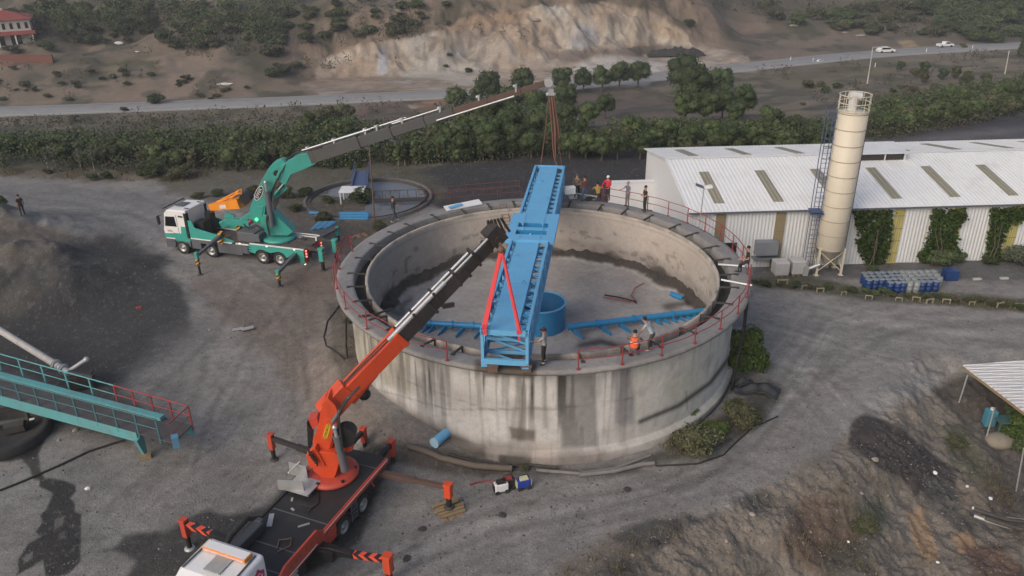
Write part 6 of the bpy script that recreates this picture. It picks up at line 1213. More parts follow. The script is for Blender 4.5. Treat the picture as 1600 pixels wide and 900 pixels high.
# dark rubber mats and odds right of the tank
for i, (x, y, a, s) in enumerate(((1170, 610, .1, (1.7, .8)), (1192, 610, -.5, (1.7, 1.1)), (1160, 600, .1, (1.2, .6)))):
    vs = []; n = 10; b = MB()
    for iy in range(n):
        for ix in range(n): u, v = ix / (n - 1) - .5, iy / (n - 1) - .5; vs.append((u * s[0], v * s[1], .32 * math.exp(-(u * u + v * v) * 7) + .09 * math.sin(u * 9 + i) + .06 * math.cos(v * 11) + .04))
    b.add(vs, [(iy * n + ix, iy * n + ix + 1, (iy + 1) * n + ix + 1, (iy + 1) * n + ix) for iy in range(n - 1) for ix in range(n - 1)], True); o = b.build('rubber_sheet', paint('sheet_dark', (.035, .037, .043), .6)); o.location = at(x, y, .05); o.rotation_euler = (0, 0, a)
    md = o.modifiers.new('s', 'SOLIDIFY'); md.thickness = .06; meta(o, ['crumpled dark rubber sheet nearest the tank wall among the bushes', 'largest crumpled dark sheet beside the bushes right of the tank', 'small dark sheet under the tall bush right of the tank'][i], 'sheet')
# ================================================================== canopy at right edge
cz = [at(1505, 571, .55), at(1603, 645, .3), at(1690, 640, .3), at(1660, 559, .55)]
rm2 = ribmat('canopy_sheet', (.64, .64, .65), 1, .28, depth=.03)
cn = thing('canopy', 'open shelter with a ribbed white sheet roof on thin posts at the right edge', 'shelter', (cz[0].x, cz[0].y, -2.5))
b = MB(); b.add(cz + [q - Vector((0, 0, .05)) for q in cz], [(3, 2, 1, 0), (4, 5, 6, 7), (0, 1, 5, 4), (1, 2, 6, 5), (2, 3, 7, 6), (3, 0, 4, 7)])
for k in range(26):
    f = k / 25; b.beam(cz[0].lerp(cz[1], f) + Vector((0, 0, .012)), cz[3].lerp(cz[2], f) + Vector((0, 0, .012)), .05, .03)
b.build('roof', rm2, cn, world=True)
for (x, y, x2, y2) in ((1512, 586, 1498, 630), (1554, 637, 1541, 684), (1600, 700, 1588, 768)):
    g = ground(x2, y2); b = MB(); tp = aty(x, y, g.y); b.tube(g - Vector((0, 0, .2)), tp, .04, 8); b.build('post', galv, cn, world=True)
b = MB(); b.beam(cz[0] - Vector((0, 0, .12)), cz[1] - Vector((0, 0, .12)), .08, .12); b.beam(cz[0].lerp(cz[3], .5) - Vector((0, 0, .12)), cz[1].lerp(cz[2], .5) - Vector((0, 0, .12)), .08, .12); b.build('roof_beam', wood, cn, world=True)
g = ground(1543, 665); t = thing('water_tank', 'light blue upright plastic container under the edge of the white shelter roof', 'container', g); b = MB(); b.box((0, 0, .5), (.55, .5, 1.0)); b.build('body', paint('tank_cyan', (.06, .22, .30), .5), t, bevel=.08); b = MB(); b.tube((0, 0, 1.0), (0, 0, 1.1), .1, 10); b.build('cap', white, t)
g = ground(1568, 676); b = MB(); b.box((0, 0, .75), (1.2, .8, .06)); [b.box((x, y, .37), (.06, .06, .74)) for x in (-.55, .55) for y in (-.35, .35)]; o = b.build('work_table', paint('table_teal', (.05, .12, .13), .6)); o.location = g; meta(o, 'dark teal table under the white shelter roof beside the bush', 'table')
g = ground(1560, 696); b = MB(); b.ball((0, 0, .2), .75, 12, (1.1, .8, .55)); o = b.build('boulder', paint('stone', (.22, .20, .16), .9, amt=.6)); o.location = g; meta(o, 'rounded pale boulder on the ground in front of the shelter table', 'boulder')
for i, (dy, m_, r) in enumerate(((0, galv, .09), (.28, dark, .11), (.55, white, .07), (-.3, dark, .10))):
    P_ = [at(x, y + 0, -1.6 - .0) + Vector((.1 * i, dy, .15 * (i % 2))) for x, y in ((1522, 806), (1545, 814), (1575, 823), (1620, 829), (1680, 830))]
    o = MB().path(P_, r, 8).build('plastic_pipe', m_, loc=P_[0]); meta(o, ['grey pipe nearest the front edge of the pipe bundle at lower right', 'thick black pipe in the bundle at lower right', 'thin white pipe at the back of the bundle at lower right', 'black pipe lying lowest in the bundle at lower right'][i], 'pipe', 'pipes bundled on the bank at lower right')
# ================================================================== ground clutter
def rock(r, seed):
    rs = random.Random(seed); b = MB(); b.ball((0, 0, 0), r, 7, (1, .8, .6)); b.v = [(x * rs.uniform(.8, 1.2), y * rs.uniform(.8, 1.2), z * rs.uniform(.8, 1.15)) for x, y, z in b.v]; b.sm = [False] * len(b.sm); return b
stm = paint('rubble_stone', (.30, .27, .24), .9, dirt=(.12, .1, .09), amt=.6, scale=4, streak=False)
rk = [rock(.16, s).build('stone', stm, meshonly=True) for s in range(4)]
spots = [(1342, 664, 'pale stone on the dark waste heap'), (1022, 851, 'white stone on the dark spoil at bottom'), (1460, 741, 'bright white scrap on the spoil slope'), (1345, 772, 'pale stone on the spoil slope left of the green patch'), (1387, 776, 'small pale stone right of the green patch'), (1415, 736, 'pale flat stone in the dark waste'), (1367, 719, 'small stone on the waste heap edge'), (1266, 833, 'pale stone low on the spoil slope'), (1325, 848, 'small white stone in the brown brush of the spoil slope'), (1465, 880, 'small white stone below the orange soil'), (1547, 780, 'small white stone on the right bank'), (1254, 851, 'flat pale stone at bottom of the spoil slope'), (988, 870, 'broken pale stone on the spoil edge'), (1510, 764, 'pale stone near the white scrap pole'), (1135, 848, 'yellowish stone on the spoil'), (1175, 806, 'grey stone on the spoil crest'), (328, 517, 'pale stone on the yard near the sand'), (118, 673, 'yellow-brown block on the ground below the footbridge'), (92, 690, 'brown block by the footbridge'), (138, 765, 'flat white scrap on the yard beside the wet stain'), (636, 874, 'dark clod on the road near the orange outrigger'), (785, 806, 'dark clod on the road below the machines'), (660, 828, 'small dark clod on the road'), (980, 766, 'small dark clod on the road right of the pipes')]
for i, (x, y, lb) in enumerate(spots):
    o = bpy.data.objects.new('stone', rk[i % 4]); COL.objects.link(o); o.location = ground(x, y) + Vector((0, 0, .03)); o.rotation_euler = (0, 0, i); o.scale = (random.uniform(.6, 1.5),) * 3; meta(o, lb, 'stone', 'loose stones and clods on the ground')
    if 'white' in lb or 'pale' in lb: o.data = rock(.09, i).build('stone', white if 'white' in lb else stm, meshonly=True)
    if 'dark' in lb: o.data = rock(.2, i).build('stone', dark, meshonly=True); o.scale = (1, 1, .4)
g = at(378, 515, .08); t = thing('scrap_metal', 'small bent metal scrap lying alone on the yard between the two cranes', 'scrap', g)
b = MB(); b.beam((-.6, 0, 0), (.1, .1, .05), .3, .04); b.beam((0, -.1, .05), (.7, .15, .1), .35, .04); b.build('plate', galv, t); b = MB(); b.tube((.1, 0, .05), (-.1, .9, .2), .03, 6); b.build('rod', wood, t)
b = MB(); b.box((0, 0, .05), (.35, .25, .1), .4); o = b.build('red_scrap', redp); o.location = ground(217, 483); meta(o, 'tiny red scrap lying on the dark sand at left', 'scrap')
for i, (x, y) in enumerate(((560, 368), (564, 367), (569, 366), (562, 370), (556, 369), (572, 368), (551, 371))):
    b = rock(.22, i + 9); o = b.build('brick_rubble', paint('brick', (.25, .14, .10), .9, amt=.5)); o.location = at(x, y, .1); meta(o, 'reddish rubble lump in the small pile behind the left rim of the tank', 'rubble', 'rubble lumps behind the left rim')
# ================================================================== far side: pile, cars, houses
g = ground(1055, 84); b = MB(); n = 44; vs = []
for iy in range(n):
    for ix in range(n): u, v = ix / (n - 1) * 2 - 1, iy / (n - 1) * 2 - 1; vs.append((u * 7.5, v * 3, 1.5 * max(0, 1 - u * u) ** .7 * max(0, 1 - v * v) * (1 + 1.0 * float(fbm(np.array([u * 5.]), np.array([v * 2. + 1]), 4)[0])) - .15))
b.add(vs, [(iy * n + ix, iy * n + ix + 1, (iy + 1) * n + ix + 1, (iy + 1) * n + ix) for iy in range(n - 1) for ix in range(n - 1)], True); o = b.build('gravel_pile', paint('black_gravel', (.035, .033, .034), .95, amt=.5, scale=1)); o.location = g; meta(o, 'long black gravel pile at the foot of the quarry face beside the road', 'gravel pile')
def car(px_, py_, lb, rz_, pick=False, s=1.0):
    g = ground(px_, py_); t = thing('parked_car' if not pick else 'pickup_truck', lb, 'car' if not pick else 'pickup', g + Vector((0, 0, .05)), rz_)
    b = MB(); b.prism([(-2.2, .35), (2.2, .35), (2.25, .75), (2.1, .95), (1.2, 1.0), (.7, 1.5), (-.4 if pick else -1.4, 1.52), (-.6 if pick else -2.0, 1.0), (-2.25, .95)], -.85, .85, MX); b.build('body', cabw, t, bevel=.05)
    for sd_ in (1, -1): b = MB(); b.prism([(1.05, 1.0), (.65, 1.42), (-.3 if pick else -1.3, 1.44), (-.5 if pick else -1.75, 1.0)], -sd_ * .86 - .01, -sd_ * .86 + .01, MX); b.build('side_window', glass, t)
    for x in (1.35, -1.4):
        for sd_ in (1, -1): b = MB(); b.tube((x, sd_ * .68, .33), (x, sd_ * .88, .33), .33, 14); b.build('wheel', rubber, t)
    t.scale = (s,) * 3
car(1383, 83, 'white car parked at the near edge of the far road, left of the white pickup', .1); car(1476, 74, 'white pickup parked on the far side of the road near the right', .15, True, .95)
car(1281, 97, 'small white vehicle at the roadside left of the white car', .3, False, .35)
for i, (x, y) in enumerate(((1235, 95), (1270, 97), (1367, 105), (1447, 82), (1519, 77))):
    g = ground(x, y); b = MB(); b.tube((0, 0, 0), (0, 0, .8), .09, 8); b.tube((0, 0, .8), (0, 0, .95), .1, 8); o = b.build('marker_post', white); o.location = g; meta(o, 'small white marker post beside the far road, %s from the left' % ordn[i], 'post', 'marker posts along the far road')
rooft = paint('roof_tile_red', (.25, .055, .045), .8, dirt=(.12, .05, .04), amt=.5, scale=.5); hw = paint('house_white', (.52, .49, .46), .8, dirt=(.3, .27, .25), amt=.3)
def house(px_, py_, w_, d_, h_, rz_, lb):
    g = ground(px_, py_); t = thing('house', lb, 'house', g, rz_); b = MB(); b.box((0, 0, h_ / 2), (w_, d_, h_)); b.build('wall', hw, t)
    e = .7; b = MB(); W2, D2 = w_ / 2 + e, d_ / 2 + e; b.add([(-W2, -D2, h_), (W2, -D2, h_), (W2, D2, h_), (-W2, D2, h_), (-W2 + D2, 0, h_ + 1.7), (W2 - D2, 0, h_ + 1.7)], [(0, 1, 5, 4), (1, 2, 5), (2, 3, 4, 5), (3, 0, 4), (3, 2, 1, 0)]); r = b.build('roof', rooft, t)
    b = MB(); b.box((1.5, .5, h_ + 1.6), (.6, .6, 1.2)); b.build('chimney', hw, r)
    b = MB(); y_ = -d_ / 2 - 1.0; b.add([(-W2, y_ - .6, 2.75), (W2, y_ - .6, 2.75), (W2, -d_ / 2, 3.35), (-W2, -d_ / 2, 3.35), (-W2, y_ - .6, 2.6), (W2, y_ - .6, 2.6), (W2, -d_ / 2, 3.2), (-W2, -d_ / 2, 3.2)], [(0, 1, 2, 3), (7, 6, 5, 4), (0, 4, 5, 1), (1, 5, 6, 2), (2, 6, 7, 3), (3, 7, 4, 0)]); b.build('porch_roof', rooft, t)
    for x in np.linspace(-w_ / 2, w_ / 2, 5): b = MB(); b.box((float(x), y_ - .3, 1.3), (.3, .3, 2.7)); b.build('porch_column', white, t)
    for i, x in enumerate(np.linspace(-w_ / 2 + .8, w_ / 2 - .8, 9)):
        b = MB(); b.box((float(x), -d_ / 2 - .02, 4.5), (.62, .06, 1.3)); b.build('window', glass, t)
    for x in (-3.5, 0, 3.5): b = MB(); b.box((x, -d_ / 2 - .02, 1.4), (2.2, .06, 2.2)); b.build('window', glass, t)
house(4, 70, 14, 9, 5.9, .46, 'two-storey house with a red tiled roof and white columns at the upper left edge')
g = ground(30, 97); b = MB(); b.box((0, 0, .6), (16, .5, 1.9)); o = b.build('garden_wall', paint('wall_red', (.16, .065, .05), .9, amt=.5)); o.location = g; o.rotation_euler = (0, 0, -.06); meta(o, 'low reddish garden wall below the red-roofed house', 'wall')
for x, y, s, lb, cat in ((186, 69, (2.2, 1.0, 1.0), 'small white water tank lying on the bare hillside right of the house', 'tank'), (351, 133, (3.4, 1.6, .7), 'white tarpaulin bundle lying on the slope above the road', 'tarpaulin'), (178, 19, (2.4, 1.6, .9), 'white roof of a small hut among the bushes on the hill', 'hut'), (215, 82, (1.2, .6, .3), 'tiny white scrap on the hillside right of the white tank', 'scrap'), (330, 51, (2, 1, .4), 'pale rock showing in the left hillside', 'rock'), (1240, 41, (2.5, 1.5, .8), 'pale rock outcrop above the far road', 'rock'), (1320, 52, (1.6, 1.0, .6), 'small pale rock on the far hill', 'rock'), (838, 33, (2.5, 1.8, 1.0), 'pale boulder near the top of the quarry', 'boulder'), (893, 106, (2.2, 1.6, .9), 'pale boulder at the foot of the quarry near the pad', 'boulder'), (1345, 57, (2.6, 1.5, .9), 'grey boulder heap beside the yellow cut on the far hill', 'boulder')):
    g = ground(x, y); b = rock(.5, int(x)); b.v = [(a * s[0], c * s[1], e * s[2] * 1.4) for a, c, e in b.v]; o = b.build({'tank': 'water_tank', 'tarpaulin': 'tarpaulin', 'hut': 'small_hut', 'scrap': 'scrap_piece'}.get(cat, cat), white if cat in ('tank', 'tarpaulin', 'hut', 'scrap') else stm); o.location = g + Vector((0, 0, .2)); meta(o, lb, cat)
# ================================================================== vegetation
def leafmat(name, dk, lt, ob=.25):
    m, nt, bs = newmat(name); ge = N(nt, 'ShaderNodeNewGeometry'); oi = N(nt, 'ShaderNodeObjectInfo')
    c = mixc(nt, ge.outputs['Random Per Island'], dk, lt)
    v = N(nt, 'ShaderNodeMapRange'); nt.links.new(oi.outputs['Random'], v.inputs[0]); v.inputs[3].default_value = 1 - ob; v.inputs[4].default_value = 1 + ob
    c = mixc(nt, 1., c, v.outputs[0], 'MULTIPLY'); nt.links.new(c, bs.inputs['Base Color']); bs.inputs['Roughness'].default_value = .75
    bs.inputs['Specular IOR Level'].default_value = .2; return m
L_pine = leafmat('pine_needles', (.034, .054, .024), (.080, .105, .042)); L_dec = leafmat('leaves_green', (.040, .062, .030), (.088, .112, .050), .45)
L_olive = leafmat('leaves_olive', (.045, .050, .028), (.105, .108, .060), .35); L_bright = leafmat('leaves_bright', (.045, .075, .022), (.11, .16, .045))
L_vine = leafmat('vine_leaves', (.020, .040, .010), (.065, .10, .024), .2); L_dry = leafmat('dry_grass_blades', (.10, .085, .05), (.20, .17, .10)); L_brush = leafmat('brush_leaves', (.060, .062, .040), (.13, .125, .078)); L_grey = leafmat('leaves_grey_green', (.05, .065, .045), (.12, .14, .10))
bark = paint('bark', (.10, .075, .055), .9, amt=.5); barkp = paint('bark_pale', (.28, .25, .21), .9, amt=.4)
RS = np.random.RandomState(11)
def leafmesh(name, C, size, mat, n_norm=None, elong=1.6):
    """one small tilted quad per centre"""
    n = len(C); a = RS.normal(size=(n, 3)); a /= np.linalg.norm(a, axis=1)[:, None]; b = RS.normal(size=(n, 3)); b -= a * (a * b).sum(1)[:, None]; b /= np.linalg.norm(b, axis=1)[:, None]
    s = size * RS.uniform(.6, 1.3, (n, 1)); a = a * s * elong / 2; b = b * s / 2
    V = np.stack([C - a, C - b * .9 + a * .1, C + a, C + b * .9 + a * .1], 1).reshape(-1, 3).astype(np.float32)
    me = bpy.data.meshes.new(name); me.vertices.add(len(V)); me.vertices.foreach_set('co', V.ravel()); F = np.arange(4 * n, dtype=np.int32)
    me.loops.add(4 * n); me.loops.foreach_set('vertex_index', F); me.polygons.add(n); me.polygons.foreach_set('loop_start', np.arange(0, 4 * n, 4, dtype=np.int32)); me.update(calc_edges=True); me.materials.append(mat); return me
def blob_pts(n, blobs, shell=.35):
    """blobs: (x, y, z, rx, rz)"""
    B = np.array(blobs); w_ = B[:, 3] ** 2; k = RS.choice(len(B), n, p=w_ / w_.sum()); d = RS.normal(size=(n, 3)); d /= np.linalg.norm(d, axis=1)[:, None]; r = RS.uniform(1 - shell, 1.06, (n, 1)) * (1 + .12 * RS.normal(size=(n, 1)))
    return B[k, :3] + d * r * np.stack([B[k, 3], B[k, 3], B[k, 4]], 1)
def crown(name, blobs, n, size, mat, core=.8):
    C = blob_pts(n, blobs); me = leafmesh(name, C, size, mat)
    b = MB()
    for x, y, z, r, rz_ in blobs: b.ball((x, y, z), r * core, 6, (1, 1, rz_ / r)); 
    b.v = [(x + RS.normal() * .03, y + RS.normal() * .03, z + RS.normal() * .03) for x, y, z in b.v]; cm = b.build('c', mat, meshonly=True)
    import bmesh
    bm = bmesh.new(); bm.from_mesh(me); bm.from_mesh(cm); bm.to_mesh(me); bm.free(); bpy.data.meshes.remove(cm); return me
def rblobs(k, R, cz, zr, rr=(.35, .55)):
    o = []
    for i in range(k):
        a = 2 * math.pi * (i / k) + RS.uniform(-.4, .4); q = RS.uniform(.3, .68) * R; z = cz + RS.uniform(-.55, .6) * zr; r = RS.uniform(*rr) * R; o.append((q * math.cos(a), q * math.sin(a), z, r, r * .85 * zr / R))
    o.append((0, 0, cz + .2 * zr, .6 * R, .6 * zr)); return o
def trunk(h, r, mat, name='trunk', br=4, s=1):
    b = MB(); b.path([(0, 0, -.15), (.03 * s, .02, h * .4), (-.02 * s, .03, h * .75), (.02, 0, h)], [r, r * .8, r * .6, r * .4], 6)
    for i in range(br): a = i * 2.4; b.path([(0, 0, h * (.45 + .1 * i)), (.3 * math.cos(a), .3 * math.sin(a), h * (.7 + .08 * i)), (.6 * math.cos(a), .6 * math.sin(a), h * (.95 + .06 * i))], [r * .5, r * .35, r * .15], 5)
    return b.build(name, mat, meshonly=True)
def tree_proto(kind, cr, tr): return (kind, cr, tr)
PINES = [(crown('pine_crown', rblobs(11, 1, 1.5, .98, (.4, .6)), 2600, .095, L_pine), trunk(1.2, .09, bark)) for _ in range(3)]
DECS = [(crown('leafy_crown', rblobs(10, 1, 1.25, 1.0, (.26, .5)), 2100, .115, m), trunk(1.0, .07, bark)) for m in (L_dec, L_pine, L_olive, L_dec, L_dec)]
POPS = [(crown('poplar_crown', [(RS.uniform(-.15, .15), RS.uniform(-.15, .15), 1.2 + .42 * i, .34 - .02 * i, .42) for i in range(6)], 900, .13, m), trunk(2.4, .05, barkp, br=0)) for m in (L_dec, L_olive)]
CYP = [(crown('cypress_crown', [(0, 0, .6 + .5 * i, .42 - .06 * i, .5) for i in range(6)], 1100, .12, L_pine), trunk(.6, .06, bark, br=0))]
SHR = [crown('shrub', rblobs(6, 1, .5, .55, (.35, .5)), 1300, .13, m, .75) for m in (L_dec, L_olive, L_brush, L_pine)]
NSH = [crown('shrub', rblobs(9, 1, .6, .65, (.3, .5)), 5200, .075, m, .7) for m in (L_dec, L_olive, L_bright, L_grey)]
def tree(px_, py_, rpx, protos, lb, cat='tree', nm='tree', group=None, k=1.55, sc=(1, 1), base=None):
    g = ground(px_, base if base else py_ + rpx * k); d = g.y * math.cos(TILT) + (CH - g.z) * math.sin(TILT); s = rpx * d / FPX
    cm, tm = protos[RS.randint(len(protos))]; t = thing(nm, lb, cat, g, RS.uniform(0, 6.3), group); t.scale = (s * sc[0], s * sc[0], s * sc[1])
    a = bpy.data.objects.new('crown', cm); COL.objects.link(a); a.parent = t; a = bpy.data.objects.new('trunk', tm); COL.objects.link(a); a.parent = t; return t
def shrub(px_, py_, rpx, protos, lb, group=None, sc=1., nm='shrub', cat='shrub'):
    g = ground(px_, py_ + rpx * .5); d = g.y * math.cos(TILT) + (CH - g.z) * math.sin(TILT); s = rpx * d / FPX
    o = bpy.data.objects.new(nm, protos[RS.randint(len(protos))]); COL.objects.link(o); o.location = g; o.rotation_euler = (0, 0, RS.uniform(0, 6.3)); o.scale = (s, s, s * sc); return meta(o, lb, cat, group)
row = [(714, 149, 17, 'round green pine at the left end of the road-side row'), (766, 130, 23, 'round pine left of the boom tip, second in the row'), (745, 146, 13, 'small round pine between the first two of the row'), (816, 121, 19, 'round pine directly behind the tip of the long boom'), (876, 124, 17, 'round pine just right of the boom tip'), (911, 123, 15, 'slim round pine, first of four standing close together before the road'), (940, 121, 16, 'second of four round pines standing close together before the road'), (968, 115, 18, 'third of four round pines standing close together before the road'), (997, 112, 18, 'rightmost and tallest of four pines close together before the road'),
       (1064, 112, 26, 'big dark pine right of the gap in the trees, tallest there'), (1086, 132, 27, 'big dark pine lower right beside the tallest one'), (1124, 127, 20, 'round dark pine at the right of the big pair'), (985, 196, 18, 'single round pine at the bottom of the reddish clearing'), (1042, 200, 18, 'round pine lower right of the reddish clearing'), (945, 163, 16, 'round pine at the left edge of the reddish clearing'), (918, 175, 18, 'round pine lower left of the clearing near the white lamp'), (1070, 163, 22, 'pine below the big pair at the right of the clearing'), (1100, 165, 20, 'pine on the slope below the big pair'), (1128, 158, 21, 'pine right below the big pair'), (1160, 155, 20, 'wide pine at the right end of the pine group'), (1148, 175, 16, 'small pine at the lower right of the pine group'), (1202, 186, 19, 'pine beside the dirt track'), (1236, 196, 15, 'small pine left of the silo top'),
       (800, 150, 20, 'pine just below the long boom, left of its tip'), (770, 172, 20, 'pine below the boom among the lower trees'), (800, 186, 22, 'large pine in the lower group left of the slings'), (838, 160, 20, 'pine behind the crane hook, upper'), (845, 190, 20, 'pine behind the crane slings'), (884, 150, 20, 'pine right of the crane hook'), (884, 180, 18, 'pine behind the white flat-panel lamp'), (720, 205, 18, 'pine left of the lower group under the boom'), (760, 210, 20, 'pine in front of the lower group under the boom'), (900, 205, 16, 'small pine right of the white flat-panel lamp')]
row += [(x, y, r, lb) for lb, L in (('tall rounded tree in the thick clump under the long boom, left of the slings', ((735, 182, 20), (755, 196, 22), (782, 200, 20), (700, 212, 18), (690, 226, 17), (725, 224, 18), (770, 224, 19), (808, 212, 20), (830, 220, 19), (680, 205, 15))), ('tall rounded tree in the thick clump right of the crane slings', ((868, 205, 20), (890, 222, 18), (915, 222, 18), (940, 226, 17), (965, 226, 16), (1000, 224, 17), (1020, 214, 17), (1110, 200, 17), (1075, 212, 17), (1140, 212, 17), (1175, 208, 17)))) for x, y, r in L]
for x, y, r, lb in row: tree(x, y, r, PINES, lb, 'pine tree', 'pine_tree', 'round pines between the yard and the road', 1.45)
def rnd_poly(n, P_):
    xs = [p[0] for p in P_]; ys = [p[1] for p in P_]; out = []
    while len(out) < n:
        a = RS.uniform(min(xs), max(xs), 400); b = RS.uniform(min(ys), max(ys), 400); m = poly_sd(a, b, P_) < 0; out += list(zip(a[m], b[m]))
    return out[:n]
def belt(n, P_, r, protos, lb, nm, group, cat='tree', k=1.2, sc=(1, 1), sort=True):
    for x, y in rnd_poly(n, P_): tree(x, y, RS.uniform(*r), protos, lb, cat, nm, group, k, sc)
belt(84, [(-10, 218), (200, 226), (420, 218), (520, 214), (560, 240), (420, 248), (200, 246), (-10, 238)], (9, 16), DECS, 'leafy tree or large bush in the dark green belt behind the left yard', 'leafy_tree', 'trees of the belt behind the left yard')
belt(16, [(470, 186), (540, 176), (560, 205), (470, 206)], (11, 19), DECS, 'dense dark tree in the clump behind the lower end of the long boom', 'leafy_tree', 'trees of the clump behind the boom foot')
belt(34, [(560, 208), (700, 196), (760, 196), (860, 200), (1000, 218), (960, 232), (700, 244), (570, 238)], (10, 16), DECS, 'leafy tree in the belt at the edge of the dark yard behind the bridge', 'leafy_tree', 'trees of the belt behind the bridge')
belt(40, [(1000, 215), (1100, 205), (1250, 212), (1290, 215), (1290, 228), (1000, 230)], (9, 14), DECS, 'leafy tree in the belt behind the warehouse, left of the silo', 'leafy_tree', 'trees of the belt behind the warehouse left of the silo', sc=(1, .9))
belt(52, [(1345, 172), (1450, 160), (1530, 140), (1610, 138), (1610, 160), (1530, 176), (1440, 186), (1350, 200)], (9, 15), DECS, 'leafy tree in the green belt right of the silo top', 'leafy_tree', 'trees of the belt right of the silo')
belt(14, [(1400, 102), (1450, 105), (1560, 118), (1580, 130), (1500, 132), (1420, 118)], (6, 10), DECS, 'low dark tree in the hollow on the slope below the right part of the road', 'leafy_tree', 'trees in the hollow below the road')
for i in range(30):
    x = 625 + i * 12 + RS.uniform(-5, 5); tree(x, 232, RS.uniform(13, 17), POPS, 'slim pale-trunked poplar in the row along the dark yard', 'poplar', 'poplar_tree', 'poplars along the dark yard', base=258 - (x - 640) * .07, sc=(1, .62))
for i, (x, y) in enumerate(((88, 258), (128, 262), (160, 256), (76, 262), (148, 262))): tree(x, y, 14, [(leafmesh('thin_crown', blob_pts(160, [(0, 0, 1.8, .3, .9)]), .14, L_grey), trunk(2.6, .04, barkp))], 'nearly bare pale tree standing in front of the left green belt', 'bare tree', 'bare_tree', 'nearly bare pale trees at left', base=y + 6)
for x, y in ((352, 255), (372, 256), (395, 252), (505, 248), (520, 252), (535, 249), (549, 253), (562, 250)): tree(x, y, 8, CYP, 'small dark cypress in the short row beyond the settling tank', 'cypress', 'cypress_tree', 'small cypresses beyond the settling tank', base=y + 12, sc=(1, .8))
tree(1593, 62, 12, CYP, 'dark cypress beside the road at the right edge', 'cypress', 'cypress_tree', base=88, sc=(1, .9))
# scrub on the hills
H1 = [(-10, 5), (60, 5), (200, 5), (440, 5), (480, 40), (430, 90), (360, 70), (200, 70), (110, 60), (60, 55), (-10, 60)]; H2 = [(-10, 100), (200, 110), (420, 110), (400, 150), (100, 165), (-10, 160)]; H3 = [(440, 5), (700, 5), (640, 50), (520, 60), (470, 110), (420, 120)]
H4 = [(1080, 5), (1420, 5), (1500, 50), (1350, 50), (1180, 20)]; H5 = [(1410, 2), (1610, 2), (1610, 55), (1550, 60), (1500, 50)]; H6 = [(1180, 130), (1350, 120), (1500, 130), (1330, 180), (1250, 170)]
for P_, n, r, pr, lb in ((H1, 120, (7, 19), SHR, 'scrub bush on the left hillside near the red-roofed house'), (H2, 34, (4, 9), SHR, 'low scrub bush on the bare slope just above the road at left'), (H3, 44, (6, 16), SHR, 'scrub bush on the hillside left of the quarry face'), (H4, 52, (6, 16), SHR, 'scrub bush on the far hill right of the quarry'), (H5, 52, (10, 20), SHR[:1] + SHR[3:], 'dense dark bush in the wood at the upper right corner'), (H6, 12, (4, 8), SHR, 'small bush on the slope between the pines and the silo')):
    for x, y in rnd_poly(n, P_): shrub(x, y, RS.uniform(*r), pr, lb, lb.replace('bush', 'bushes'), RS.uniform(.8, 1.2))
for x, y, r, lb in ((105, 48, 17, 'big dark round tree right of the red-roofed house'), (74, 72, 13, 'green bush by the porch of the red-roofed house'), (20, 78, 12, 'green bush in front of the house columns'), (50, 14, 12, 'pointed dark tree above the house roof'), (446, 108, 14, 'dark round bush at the left foot of the quarry'), (1262, 132, 11, 'round dark bush on the grassy slope left of the lamp pole'), (1290, 140, 9, 'second round bush left of the lamp pole'), (1308, 134, 9, 'third round bush left of the lamp pole'), (245, 155, 15, 'wide dark bush right above the road at left'), (700, 35, 5, 'small green bush on top of the quarry face'), (702, 86, 5, 'small dark bush half way up the quarry face'), (697, 104, 5, 'small dark bush at the foot of the quarry face'), (732, 110, 7, 'green bush at the foot of the quarry right of the blue-grey streak'), (1078, 36, 10, 'dark bush at the right top of the quarry'), (1303, 42, 9, 'bush above the right bend of the road'), (195, 171, 7, 'small tree at the near road edge at left'), (240, 186, 5, 'small dark bush below the road at left'), (115, 185, 9, 'green bush below the road at far left'), (1505, 72, 6, 'small tree at the road edge near the white pickup')):
    shrub(x, y, r, SHR, lb, sc=1.1, nm='bush' if r < 15 else 'tree')
